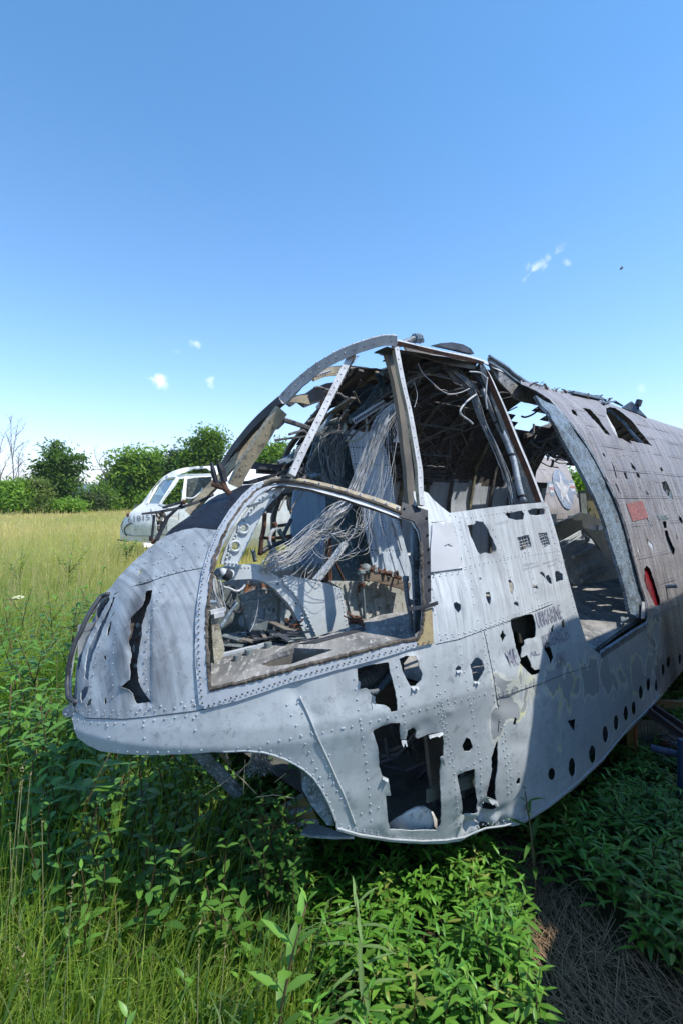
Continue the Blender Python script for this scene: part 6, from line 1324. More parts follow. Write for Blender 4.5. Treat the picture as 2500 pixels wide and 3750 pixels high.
# bare trees
def bare(label, Y, lines, rw, seed, tile='M'):
    k = Y/FPX; rr = random.Random(seed); b0 = T(tile, [lines[0][0]])[0]; base = ((b0[0]-CX)*k, Y, 0); t = thing('bare_tree', label, 'dead tree', base, 'leafless trees')
    m = MB(); tw = MB()
    for li, L in enumerate(lines):
        pts = [np.array([(x-CX)*k, Y+rr.uniform(-.03, .03), CAMZ+(CY-y)*k]) for x, y in smooth(T(tile, L), 8)]
        if li == 0: pts[0] = np.array([pts[0][0], Y, 0])
        r0 = rw*.62*(1 if li == 0 else .6); m.tube(pts, list(np.linspace(r0, r0*.16, len(pts))), 6)
        for i in range(2, len(pts)-1):
            for _k in range(2):
                d = np.array([rr.uniform(-1, 1), rr.uniform(-.6, .6), rr.uniform(.1, 1)]); L_ = rr.uniform(.25, 1.0); p = pts[i]; q = p+d*L_*.5; e = q+(d+np.array([rr.uniform(-.4, .4), 0, .3]))*L_*.5
                tw.tube([p, q, e], [.012, .008, .005], 4); tw.tube([q, q+np.array([rr.uniform(-.4, .4), 0, .35])*L_], [.008, .004], 4)
    m.build('trunk', M_DEADW, t); tw.build('twigs', M_DEADW, t)
bare('tall grey leafless tree near the left edge', 50, [[(185,1000),(170,700),(150,500),(145,300),(142,180),(120,90)], [(168,620),(188,450),(205,340),(225,220),(240,130)], [(152,560),(122,420),(80,315)], [(192,530),(270,450),(380,405)], [(190,900),(232,760),(245,620),(290,490),(302,430)], [(205,340),(260,280),(315,225)], [(142,180),(150,120),(168,85)]], .11, 1)
bare('second grey leafless tree just right of the tallest bare one', 49, [[(245,960),(240,800),(235,650),(238,540)], [(240,740),(290,640),(345,590)], [(245,720),(310,660),(410,628)], [(235,650),(218,600),(215,560)]], .08, 2)
bare('dark crooked leafless tree cut by the left picture edge', 47, [[(12,960),(12,850),(55,750),(85,660),(110,625),(150,560)], [(12,850),(5,780),(20,770)], [(80,900),(100,850),(160,800),(200,760)], [(-20,620),(25,430),(55,320),(95,260)]], .11, 3)
bare('leafless forked tree rising beside the broad tree', 62, [[(1380,960),(1340,850),(1290,740),(1230,620),(1200,480)], [(1290,740),(1272,660),(1330,580),(1440,500)], [(1390,860),(1345,720),(1340,620),(1370,560)], [(1300,765),(1180,770),(1070,752)], [(1385,840),(1450,790)]], .12, 4)
bare('pale leafless tree above the small evergreen', 66, [[(985,400),(975,330),(960,270),(945,215)], [(975,330),(990,260),(1000,205)], [(960,290),(930,250),(905,225)], [(985,320),(1010,270),(1020,225)]], .07, 5, 'G')
bare('fine leafless tree seen through the cockpit side window', 60, [[(545,960),(545,880),(540,830),(535,785)], [(543,880),(560,830),(570,790)], [(545,900),(585,850),(600,830)], [(543,870),(520,830),(505,800)], [(540,850),(550,800),(560,770)]], .07, 6, 'A')

# ------------------------------------------------------------------ second helicopter
H2A = np.array([.97, .243, 0]); H2N = np.array([.243, -.97, 0])
o2 = on_y(443, 1930, 12.2)
ST2 = np.array([(.4,.2),(.62,.08),(1.0,0),(1.25,.08),(1.48,.42),(1.75,.68),(2.0,.95),(2.22,1.30),(2.33,1.75),(2.45,2.6),(2.6,4)])
PR2 = np.array([(.3,.55),(.6,.74),(1.0,.85),(1.6,.85),(2.0,.74),(2.25,.55),(2.42,.28),(2.5,0)])
def g2(s, z): return np.interp(z, PR2[:, 0], PR2[:, 1])*nosef((s-np.interp(z, ST2[:, 0], ST2[:, 1]))/np.interp(z, [1.2, 2.2], [1.5, .8]), 2.0)
H2 = Hull(g2, 0., H2A, H2N, (o2[0], o2[1]), 9.5, 20)
HEL2 = thing('old_white_helicopter', 'weathered white helicopter with dented nose and numbers painted on it, standing beyond the wreck', 'helicopter', (o2[0]+1.6, o2[1]+.4, 0))
K_ = lambda p: T('K', p)
h2o = K_([(95,850),(90,780),(98,715),(120,675),(160,635),(200,597),(270,545),(310,490),(350,430),(410,360),(450,322),(520,282),(600,256),(700,243),(820,238),(950,236)])+[(1250,1702),(1500,1706),(1500,2005),(1250,2003)]+K_([(950,905),(700,900),(500,890),(345,872),(220,858)])
ws = K_([(322,545),(360,470),(400,400),(440,352),(500,342),(562,336),(520,400),(470,480),(418,548)])
h2h = [ws, K_([(428,552),(480,480),(540,400),(575,345),(622,338),(618,400),(606,525),(560,565),(500,578)]), K_([(640,345),(700,332),(845,326),(838,420),(800,470),(740,545),(690,560),(628,540)]), K_([(545,322),(600,292),(700,262),(800,255),(832,280),(842,308),(640,314)]),
       K_([(380,628),(440,600),(470,640),(465,740),(442,772),(395,782)]), K_([(300,555),(335,470),(380,400),(420,355),(432,350),(395,400),(350,470),(318,545)]), K_([(505,655),(575,628),(572,684),(515,668)]),
       D_([(483,222),(540,232),(542,290),(532,312),(480,312)]), D_([(607,192),(648,188),(655,240),(648,300),(618,294),(610,260)])]
M_H2 = paint('old_white_paint', (.80,.80,.78), (.50,.52,.52), .7, chip=(.24,.17,.12), chip_amt=.9, stain=True)
def h2s(X, Y):
    S = np.zeros((len(X), 3)); S[:, 0] = .12*sm(Y, 1900, 1960)*sm(-X, -900, -700); return S
m = MB(); skin(m, h2o, h2h, sp=14, hull=H2, mi=(0, 1), dents=.012, curl=0, stain=h2s, thick=.02, hsp=9, hjit=.5)
for l in [[(160,800),(230,805),(300,780),(350,730),(365,650),(330,590)], [(100,800),(340,850),(500,860)], [(215,600),(205,700),(215,800)]]: rivets_px(m, K_(l), .06, .009, hull=H2, outer=h2o, holes=h2h)
for l in [[(95,790),(200,812),(345,812),(480,800)], [(345,590),(372,700),(350,870)], [(480,650),(474,760),(565,775),(575,620)], [(130,660),(100,730),(118,790)]]: m.tube(H2.hit(*np.array(resample(K_(l), 8, 0, False)).T, .004), .008, 4, 2)
padattr(m, h2s); SK2 = m.build('fuselage_skin', [M_H2, M_PRIM, M_PANELG], HEL2, smooth=True)
m = MB(); vs = []; S4 = np.arange(0, 9, .15); Z4 = np.concatenate([np.linspace(.4, 2.2, 13), np.linspace(2.25, 2.5, 6)])
for s_ in S4:
    for z_ in Z4: vs.append(o2*[1, 1, 0]+H2A*s_-H2N*float(g2(s_-.15, z_))*.93+ZX*z_)
fs = []
for i in range(len(S4)-1):
    for j in range(len(Z4)-1):
        s_ = S4[i]; z_ = Z4[j]
        if s_ < np.interp(z_, ST2[:, 0], ST2[:, 1])+.12 or (z_ > 1.45 and s_ < 2.9) or (z_ > 2.1 and s_ < 3.0): continue
        a = i*len(Z4)+j; fs.append((a, a+len(Z4), a+len(Z4)+1, a+1))
m.add(vs, fs); m.build('far_skin', M_H2, HEL2, smooth=True)
b = NB('cockpit_glass'); b.set((.30,.42,.50), .08, 0, .8); b.p.inputs['Transmission Weight'].default_value = .35
m = MB(); plate(m, K_([(330,540),(365,470),(405,400),(445,358),(505,348),(552,342),(510,400),(462,478),(414,544)]), [], lambda x, y: H2.hit([x], [y], -.02)[0], .012, 30); m.build('windshield_pane', b.m, HEL2)
fr2 = lambda n_, pts, w_, mt, o_=.02: (lambda mm: (mm.beam(H2.hit(*np.array(resample(K_(pts), 14, 0, False)).T, o_), w_, .02, lambda p: H2N), mm.build(n_, mt, HEL2)))(MB())
fr2('windshield_frame', [(322,548),(400,400),(445,350),(562,334),(418,552)], .035, M_H2); fr2('door_frame', [(632,330),(618,430),(604,530)], .05, M_H2); fr2('roof_rail', [(560,332),(640,320),(845,314)], .06, M_H2); fr2('sill_rail', [(418,552),(520,590),(640,560)], .04, M_H2)
m = MB(); m.tube(smooth3([H2.hit(*np.array([q]).T, -.3)[0] for q in K_([(545,385),(570,430),(610,465),(680,470),(740,430),(770,390)])]), .02, 6); m.build('cabin_hoop', M_H2, HEL2, smooth=True)
m = MB()
for q in [[(518,400),(515,500),(525,575)], [(530,410),(533,500),(540,580)]]: m.tube([H2.hit(*np.array([p]).T, -.5)[0] for p in K_(q)], .006, 4)
m.build('hanging_wires', M_WIRE, HEL2)
m = MB(); plate(m, K_([(640,330),(760,320),(850,300),(840,430),(760,500),(690,560),(645,560)]), [], lambda x, y: on_y(x, y, 12.6), .02, 40); m.build('cabin_bulkhead', simple('grey_green_cabin', (.20,.23,.21), (.08,.09,.085), 3, .7, c3=(.36,.37,.35)), HEL2)
m = MB(); plate(m, K_([(370,600),(480,590),(475,800),(380,800)]), [], lambda x, y: on_y(x, y, 12.0), .02, 40); rnd = random.Random(9)
for k in range(40):
    p = on_y(*K_([(rnd.uniform(385,465), rnd.uniform(620,775))])[0], 11.9); m.tube([p, p+np.array([rnd.uniform(-.1,.1), -.03, rnd.uniform(-.1,.1)])], rnd.uniform(.008,.025), 5, rnd.choice([0,1,2]))
m.build('avionics_bay', [M_DARK, M_H2, M_BROWNF], HEL2)
m = MB(); plate(m, K_([(490,660),(575,684),(572,760),(478,770)]), [], lambda x, y: H2.hit([x], [y], .02)[0], .02, 40); m.build('side_door', M_H2, HEL2)
for q in [D_([(478,215),(545,228),(546,318),(474,318)]), D_([(602,185),(652,182),(660,306),(612,300)])]:
    m = MB(); plate(m, q, [], lambda x, y: on_y(x, y, 12.4), .02, 40); m.build('window_pane', M_DARK, HEL2)
W_t = lambda p: T('W', p)
text_on('painted_number', '61815', W_t([(160,800),(610,752),(618,862),(172,925)]), simple('number_ink', (.12,.13,.14), (.22,.23,.24), 20, .8), SK2, hull=H2, off=.006)
m = MB(); m.tube(H2.hit(*np.array(smooth(W_t([(275,930),(180,960),(120,1020),(115,1090),(160,1180)]), 8)).T, .03), .014, 6); m.tube(H2.hit(*np.array(smooth(W_t([(370,925),(345,990),(335,1080)]), 8)).T, .02), .006, 5, 1)
m.build('nose_hose', [M_DARK, M_WIRE], HEL2, smooth=True)
m = MB(); m.tube([on_y(*q, 11.9) for q in W_t([(150,770),(200,760)])], .05, 8); m.build('nose_light', M_RUST, HEL2)
m = MB(); m.tube([o2*[1,1,0]+H2A*1.0+ZX*.6, o2*[1,1,0]+H2A*1.0], .05, 8); m.tube([o2*[1,1,0]+H2A*3.6+ZX*.6, o2*[1,1,0]+H2A*3.6], .05, 8); m.build('gear_leg', M_DARK, HEL2)
m = MB(); m.tube([on_y(*q, 11.7) for q in G_([(675,746),(700,752),(740,756)])], .015, 5); m.build('probe', M_DARK, HEL2)

# ------------------------------------------------------------------ third fuselage with the star emblem
g3 = lambda s, z: np.interp(z, [-1, .3, .8, 1.4, 2.0, 2.5, 2.8], [.5, .8, .95, .92, .7, .35, 0])+0*s
H3 = Hull(g3, -5.6, AX, NX, (0, 0), 4, 25)
HEL3 = thing('star_marked_fuselage', 'brown weathered fuselage section with a faded star emblem, seen through the doorway', 'fuselage section', tuple(st(9.2, -5.6, 0)))
p3 = P_t([(180,470),(255,485),(300,450),(335,425),(400,436),(470,420),(520,438),(540,462),(560,500),(562,540),(585,575),(592,620),(610,650),(618,700),(640,740),(648,790),(672,830),(668,870),(690,930),(640,965),(560,990),(430,1035),(400,1040),(330,1040),(180,1000)])
def s3(X, Y): S = np.zeros((len(X), 3)); S[:, 0] = .8; return S
M_H3 = paint('brown_weathered_paint', (.34,.30,.27), (.17,.135,.115), .9, chip=(.55,.55,.55), chip_amt=.5, stain=False)
m = MB(); skin(m, p3, [], sp=11, hull=H3, mi=(0, 1), jit=3, dents=.03, curl=0, thick=.02)
for z_ in (.9, 1.3, 1.7, 2.1): rivets_px(m, line_sz(7, z_, 12, z_, 20, H3), .08, .010, hull=H3, outer=p3, n=5)
padattr(m); SK3 = m.build('weathered_skin', [M_H3, M_PRIM], HEL3, smooth=True)
def poly3(name, pts, mt, o_): mm = MB(); skin(mm, P_t(pts), [], sp=9, hull=H3, off=o_, dents=.03, curl=0, thick=.003, mi=(0, 0)); return mm.build(name, mt, SK3)
M_BL = simple('faded_blue', (.14,.18,.24), (.22,.24,.28), 9, .7, c3=(.34,.34,.34)); M_WH = simple('faded_white', (.48,.48,.47), (.32,.30,.28), 9, .7); M_RD = simple('faded_red', (.30,.10,.08), (.36,.20,.17), 9, .6)
poly3('emblem_bar', [(368,655),(430,652),(440,785),(405,785)], M_BL, .006); poly3('emblem_bar', [(560,642),(605,645),(635,765),(585,765)], M_BL, .006)
poly3('emblem_stripe', [(388,675),(430,675),(434,755),(402,757)], M_WH, .012); poly3('emblem_stripe', [(560,668),(612,668),(628,742),(575,745)], M_WH, .012)
poly3('emblem_stripe', [(395,705),(432,705),(434,728),(400,728)], M_RD, .018); poly3('emblem_stripe', [(566,694),(618,694),(624,714),(570,714)], M_RD, .018)
cx, cy = 510, 725
ellp = [(cx+sin(a)*80+cos(a)*(-42), cy-cos(a)*176+sin(a)*28) for a in np.linspace(0, 2*pi, 26)[:-1]]; poly3('emblem_disc', ellp, M_BL, .020)
def sp_(a, r): return (cx+(sin(a)*80-cos(a)*42)*r, cy+(-cos(a)*176+sin(a)*28)*r)
poly3('emblem_star', [sp_(pi*i/5, .93 if i % 2 == 0 else .37) for i in range(10)], M_WH, .026)
for i in range(5):
    s_ = 9.9+i*.32; m = MB(); m.beam([st(s_, -5.6+float(g3(0, z))-.02, z) for z in np.linspace(.2, 2.75, 16)]+[st(s_, -5.6-float(g3(0, z)), z) for z in np.linspace(2.75, .2, 16)], .05, .02, (0, 0, 1)); m.build('frame_rib', M_OLIVE, HEL3)
for z_ in (.7, 1.2, 1.7, 2.2):
    m = MB(); m.beam([st(9.7, -5.62+float(g3(0, z_)), z_), st(11.4, -5.62+float(g3(0, z_)), z_)], .04, .02, (0, 0, 1)); m.build('stringer', M_PRIM, HEL3)
m = MB(); vs = [st(s_, -5.6-float(g3(0, z)), z) for s_ in (6.2, 8, 9.8) for z in np.linspace(.1, 2.8, 14)]; m.add(vs, [(i*14+j, (i+1)*14+j, (i+1)*14+j+1, i*14+j+1) for i in range(2) for j in range(13)]); m.build('far_skin', M_H3, HEL3, smooth=True)

# ------------------------------------------------------------------ truck-shaped shade caster added out of frame to darken lower hull and ground
CASTER = thing('truck_shade_caster', 'truck-shaped shade caster added unseen beyond the right picture edge', 'shade caster', tuple(st(5, 1.1, 0)))
fr_ax = (tuple(AX), tuple(NX), (0, 0, 1))
def prism(m, prof, t0, t1, mi=0):
    n = len(prof); m.add([st(s_, t_, z_) for t_ in (t0, t1) for s_, z_ in prof], [(i, (i+1) % n, n+(i+1) % n, n+i) for i in range(n)]+[tuple(range(n))[::-1], tuple(range(n, 2*n))], mi)
m = MB(); prism(m, [(2.5, .45), (2.5, 2.45), (2.54, 2.65), (2.63, 2.80), (2.78, 2.89), (3.0, 2.92), (6.2, 2.92), (6.2, .45)], 0.0, 2.1); m.build('caster_box', M_REAR, CASTER)
m = MB(); prism(m, [(1.72, .5), (1.72, 1.25), (1.8, 1.42), (2.2, 1.52), (2.49, 1.62), (2.49, .5)], .0, 1.9); m.build('caster_hood', M_REAR, CASTER)  # low front put in to shade the ground at lower right
fx = (tuple(AX), tuple(NX), (0, 0, 1))
m = MB()
for k in range(7): m.box(st(1.715, .95, .68+.075*k), .03, 1.1, .035, fx)
m.build('grille', M_DARK, CASTER)
for t_ in (.22, 1.68): m = MB(); m.tube([st(1.70, t_, .95), st(1.735, t_, .95)], .10, 16); m.dome(st(1.70, t_, .95), -AX, .085, .03, 14, 1); m.build('headlight', [M_RUST, M_WIRE], CASTER)
m = MB(); m.box(st(1.62, .95, .50), .10, 2.0, .16, fx); m.build('bumper', M_RING, CASTER)
m = MB()
for z_ in (.5, 2.80): m.box(st(4.4, -.012, z_), 3.4, .02, .07, fx)
for s_ in np.arange(2.85, 6.1, .4): m.box(st(s_, -.010, 1.65), .035, .018, 2.2, fx)
m.build('side_rib', M_RING, CASTER)
m = MB(); m.box(st(2.2, -.008, 1.0), .02, .012, .9, fx); m.box(st(2.35, -.012, 1.2), .10, .02, .02, fx); m.build('door_trim', M_DARK, CASTER)
for s_, t_ in ((2.2, .15), (2.2, 1.75), (5.4, .15), (5.4, 1.75)):
    m = MB(); m.tube([st(s_, t_-.11, .42), st(s_, t_+.11, .42)], .42, 20); m.tube([st(s_, t_-.12, .42), st(s_, t_+.12, .42)], .2, 14, 1); m.build('wheel', [M_BLKM, M_RUST], CASTER)

# ------------------------------------------------------------------ scrap steel at the right, under the tail
Q_ = lambda p: T('Q', p)
def one(name, label, cat, mb, mat, org, **k):
    o = mb.build(name, mat, None, origin=tuple(org), **k); tag(o, label, cat); return o
m = MB(); pq = Q_([(590,1000),(1150,1000),(1150,1700),(590,1700)])
sl = [Q_([(x-5, 1190), (x+5, 1190), (x+5, 1370), (x-5, 1370)]) for x in range(680, 1050, 57)]+[Q_([(x-6, 1490), (x+4, 1490), (x+8, 1650), (x-2, 1650)]) for x in range(680, 930, 57)]
plate(m, [(x, y+25) for x, y in pq], sl, lambda x, y: on_y(x, y, 3.3), .01, 60); one('slotted_panel', 'grey-green slotted steel panel standing under the tail of the wreck', 'metal panel', m, simple('slot_panel', (.13,.16,.14), (.07,.085,.08), 12, .6, c3=(.2,.14,.09)), on_y(2370, 2700, 3.3)*[1, 1, 0])
m = MB(); m.add([on_y(*q, 3.22) for q in Q_([(440,1250),(590,1100),(590,1750),(440,1750)])]+[on_y(*q, 3.30) for q in Q_([(440,1250),(590,1100),(590,1750),(440,1750)])], [(0,1,2,3),(7,6,5,4),(0,4,5,1),(1,5,6,2),(2,6,7,3),(3,7,4,0)]); m.beam([on_y(*Q_([(605,1120)])[0], 3.2), on_y(*Q_([(600,1760)])[0], 3.2)], .016, .01, (0,-1,0), 1)
one('yellow_steel_post', 'dull yellow steel post with rusty edge left of the slotted panel', 'post', m, [simple('dull_yellow', (.22,.16,.035), (.10,.075,.03), 8, .7), simple('rust_edge', (.30,.12,.05), (.18,.08,.04), 18, .8)], on_y(2310, 2740, 3.25)*[1, 1, 0])
for i, (a, b_, lab) in enumerate([((830,905),(1560,1440),'lower brown steel beam slanting down to the right under the tail'), ((900,830),(1560,1270),'upper brown steel beam slanting down to the right under the tail')]):
    m = MB(); y_ = 3.12+.1*i; p0 = on_y(*Q_([a])[0], y_+.1); p1 = on_y(*Q_([b_])[0], y_-.35); m.beam([p0, (p0+p1)/2, p1], .014, .045, (0, -.4, .9)); m.beam([p0-ZX*.03, p1-ZX*.03], .05, .006, (0, -.4, .9)); one('steel_beam', lab, 'steel beam', m, simple('brown_paint%d' % i, (.075,.045,.045), (.045,.03,.03), 14, .5, c3=(.16,.08,.05)), (p0+p1)/2*[1, 1, 0])
m = MB(); tg = Q_([(940,775),(1500,800),(1500,1200),(1300,1110),(1000,900)]); plate(m, tg, [], lambda x, y: on_y(x, y, 3.75), .03, 60); m.beam([on_y(*Q_([(930,770)])[0], 3.74), on_y(*Q_([(1500,800)])[0], 3.74)], .012, .05, (0, -.6, .8)); m.beam([on_y(*Q_([(1300,1105)])[0], 3.74), on_y(*Q_([(1500,1110)])[0], 3.74)], .012, .05, (0, -.6, .8))
one('tan_girder', 'sunlit tan steel girder lying behind the brown beams', 'girder', m, simple('tan_paint', (.34,.24,.13), (.24,.17,.10), 8, .7), on_y(2430, 2600, 3.75)*[1, 1, 0])
m = MB(); p0 = on_y(*Q_([(850,1590)])[0], 2.85); p1 = on_y(*Q_([(1700,1790)])[0], 2.75); m.tube([p0, p1], .019, 12, 0, cap=False); m.tube([p0, p1], .015, 12, 1, cap=False); one('blue_pipe', 'dark blue open steel pipe jutting in from the right edge', 'pipe', m, [simple('navy_paint', (.02,.04,.09), (.035,.06,.11), 20, .45, c3=(.10,.09,.09)), M_DARK], (p0+p1)/2*[1, 1, 0])
m = MB(); p0 = on_y(2512, 2712, 2.65); m.beam([p0, p0-ZX*(p0[2]+.05)], .06, .03, (0, -1, 0)); one('blue_post', 'blue steel post at the right picture edge below the pipe', 'post', m, simple('blue_paint', (.025,.055,.12), (.04,.075,.13), 12, .5), p0*[1, 1, 0])
m = MB(); rnd = random.Random(12)
for k in range(30): p = on_z(*Q_([(rnd.uniform(1140,1500), rnd.uniform(1430,1640))])[0], .03); m.box(p+ZX*rnd.uniform(0,.04), rnd.uniform(.03,.12), rnd.uniform(.03,.1), rnd.uniform(.01,.04), (Vector((cos(k),sin(k),.1)).normalized(), Vector((-sin(k),cos(k),0)), Vector((0,0,1))), k % 2)
o = m.build('scrap_heap', [M_RUST, M_PANELG]); tag(o, kind='stuff')
# insect in the sky
m = MB(); p = on_y(2273, 983, 2.5); m.tube([p+np.array([-.008,0,-.005]), p+np.array([-.003,0,-.002]), p+np.array([.003,0,.001]), p+np.array([.010,0,.006])], [.001,.0045,.004,.0015], 8); m.add([p, p+np.array([-.004,.004,.009]), p+np.array([.004,.004,.010])], [(0,1,2)], 1); m.add([p, p+np.array([-.003,-.006,.007]), p+np.array([.004,-.006,.008])], [(0,1,2)], 1)
one('flying_insect', 'tiny dark insect flying in the blue sky at upper right', 'insect', m, [M_BLKM, M_PANELG], p)
# ------------------------------------------------------------------ grass and ground cover
M_GRASS = foliage('grass_blades', .48, .5, .3)
def in_hull(x, y, pad=0.0):
    s = x*AX[0]+y*AX[1]; t = x*NX[0]+y*NX[1]; return (s > 1.15-pad) & (s < 9) & (t < -1.0+pad) & (t > -2.9-pad)
def near_nose(x, y):
    s = x*AX[0]+y*AX[1]; t = x*NX[0]+y*NX[1]; return (s > .35) & (s <= 1.2) & (t < -1.15) & (t > -2.7)
def hump(x, y): return 0.0
def blades(n, y0, y1, h, wd, colf, rnd, bend=.5, pad=1.15, keep=None, power=1.0, floppy=.35):
    u = rnd.uniform(0, 1, n); Y = np.exp(np.log(y0)+(np.log(y1)-np.log(y0))*u) if power == 1 else y0+(y1-y0)*u
    X = rnd.uniform(-1.25, 1, n)*(.667*pad*Y+.3)
    if keep is not None: k = keep(X, Y); X, Y = X[k], Y[k]
    n = len(X); H = h(X, Y, rnd)*rnd.uniform(.55, 1.15, n); Wd = wd(Y)*rnd.uniform(.6, 1.4, n); az = rnd.uniform(0, 2*pi, n)
    hu = in_hull(X, Y); H = np.where(hu, np.minimum(H, .22), H); nn_ = near_nose(X, Y); H = np.where(nn_, np.minimum(H, .62), H)
    lean = rnd.uniform(.1, 1.0, n)**1.4*bend; az2 = rnd.uniform(0, 2*pi, n); lx = np.cos(az2)*lean+.10; ly = np.sin(az2)*lean
    qx = np.cos(az); qy = np.sin(az); V = np.zeros((n, 9, 3)); 
    for i, (f, wf) in enumerate([(0, .8), (.35, 1.), (.7, .7)]):
        b_ = f**1.9; zz = H*(f-.30*lean*f**2.4)
        px = X+lx*H*b_; py = Y+ly*H*b_
        V[:, 2*i] = np.stack([px-qx*Wd/2*wf, py-qy*Wd/2*wf, zz-.02*(i == 0)], 1); V[:, 2*i+1] = np.stack([px+qx*Wd/2*wf, py+qy*Wd/2*wf, zz-.02*(i == 0)], 1)
    V[:, 6] = np.stack([X+lx*H, Y+ly*H, H*(1-.30*lean)-floppy*H*lean*.3], 1); V = V[:, :7]
    c = colf(X, Y, rnd); tip = np.repeat(c[:, None, :], 7, 1); tip[:, :2] *= .8; tip[:, 5:] = tip[:, 5:]*.8+np.array([.20, .18, .06])*.2
    b0 = (np.arange(n)*7)[:, None]; Q4 = np.concatenate([b0+np.array([[0, 1, 3, 2]]), b0+np.array([[2, 3, 5, 4]])]); T3 = b0+np.array([[4, 5, 6]])
    return V.reshape(-1, 3), Q4, T3, tip.reshape(-1, 3)
def merge(parts, name, mat, kind='stuff'):
    V = []; Q4 = []; T3 = []; Cc = []; off_ = 0
    for v, q, t, c in parts: V.append(v); Q4.append(q+off_); T3.append(t+off_); Cc.append(c); off_ += len(v)
    F = [f for f in (np.concatenate(Q4), np.concatenate(T3)) if len(f)]; o = fast_mesh(name, np.concatenate(V), F, np.concatenate(Cc), mat); tag(o, kind=kind); return o
def pxx(X, Y): return CX+X/Y*FPX
def is_cover(X, Y):    # leafy ground cover lies right of this line
    return (X > -.16*Y+.12*np.sin(Y*5)+.03) & (Y < 5.2) | in_hull(X, Y) & (X > .0)
PATH = np.array([(1.30, 1.15), (1.55, 1.0), (1.30, 1.45), (1.0, 1.72), (.84, 2.05), (.80, 2.32), (.70, 2.32), (.70, 2.0), (.68, 1.72), (.62, 1.50), (.57, 1.25), (.55, 1.0)])
def on_path(X, Y): return inpoly(X, Y, PATH)
def colnear(X, Y, r):
    n = len(X); t = r.uniform(0, 1, n)[:, None]; c = np.array([.14, .26, .033])*(1-t)+np.array([.33, .45, .07])*t
    dry = (r.uniform(0, 1, n) < .07)[:, None]; c = np.where(dry, np.array([.30, .25, .12]), c)
    f = np.clip((Y-3.6)/8, 0, 1)[:, None]; nz = np.array([noise.noise(Vector((x*.25, y*.12, 0))) for x, y in zip(X, Y)])[:, None] if n < 60000 else (np.sin(X*.7+Y*.3)+np.sin(X*.23-Y*.17+2))[:, None]*.3
    tan = np.array([.78, .62, .34])*(.85+.2*t); gy = np.array([.50, .48, .20]); wt = (.58+nz*1.1).clip(.05, 1); mixc = gy*(1-wt)+tan*wt; return c*(1-f)+mixc*f
R5 = np.random.default_rng(5)
noco = lambda X, Y: ~is_cover(X, Y) & ~on_path(X, Y)
hn = lambda X, Y, r: .32+.20*np.clip((Y-1.2)/2.5, 0, 1)+.10*np.sin(X*2.3+1)*np.cos(Y*1.7)
parts = [blades(72000, .8, 6, hn, lambda Y: .0038+.0012*Y, colnear, R5, .85, 1.25, noco),
         blades(4500, 1.05, 5, lambda X, Y, r: .50+.1*np.sin(X*3), lambda Y: .009+0*Y, lambda X, Y, r: np.array([.10, .21, .045])+r.uniform(0, .06, (len(X), 1)), R5, 1.0, 1.25, noco, floppy=1.3),
         blades(105000, 5, 24, lambda X, Y, r: .46+.1*np.sin(X*.9)*np.cos(Y*.5), lambda Y: .003+.0008*Y, colnear, R5, .6, 1.2),
         blades(60000, 18, 64, lambda X, Y, r: .42+0*X, lambda Y: .010+.0011*Y, colnear, R5, .5, 1.15, power=2)]
merge(parts, 'grass', M_GRASS)
# seed-head stalks
def stalks(n, y0, y1, hh, rnd, col, keep=None, head=.09):
    X = []; V = []; T_ = []; Cc = []; k = 0
    u = rnd.uniform(0, 1, n); Y = np.exp(np.log(y0)+(np.log(y1)-np.log(y0))*u); X = rnd.uniform(-1, 1, n)*(.667*1.15*Y+.3)
    if keep is not None: q = keep(X, Y) & ~in_hull(X, Y, .1) & ~near_nose(X, Y); X, Y = X[q], Y[q]
    vs = []; q4 = []; t3 = []; cc = []
    for x, y in zip(X, Y):
        h = hh*rnd.uniform(.7, 1.2); lx, ly = rnd.normal(0, .12, 2); w = .0007+.0003*y
        p = [np.array([x, y, 0]), np.array([x+lx*h*.3, y+ly*h*.3, h*.5]), np.array([x+lx*h, y+ly*h, h])]
        b0 = len(vs)
        for a in p: vs += [a-np.array([w, 0, 0]), a+np.array([w, 0, 0])]; cc += [col, col]
        q4 += [(b0, b0+1, b0+3, b0+2), (b0+2, b0+3, b0+5, b0+4)]
        d = p[2]-p[1]; d /= np.linalg.norm(d)
        for j in range(9 if y < 8 else 4):
            c0 = p[2]+d*head*(j/9-.3)*(1 if y < 8 else 2.2); s_ = (.004+.0009*y)*rnd.uniform(.6, 1.2); e = rnd.normal(0, 1, 3); e /= np.linalg.norm(e); e[2] = abs(e[2]); o_ = c0+e*s_*2; b1 = len(vs)
            vs += [c0-np.array([s_*.5, 0, 0]), c0+np.array([s_*.5, 0, 0]), o_]; cc += [np.array([.55, .42, .25])*rnd.uniform(.7, 1.2)]*3; t3.append((b1, b1+1, b1+2))
    return np.array(vs), np.array(q4), np.array(t3), np.array(cc)
merge([stalks(420, 1.15, 5, .66, R5, np.array([.42, .36, .18]), noco), stalks(6000, 5, 50, .62, R5, np.array([.60, .50, .28]))], 'seed_grass', M_GRASS)

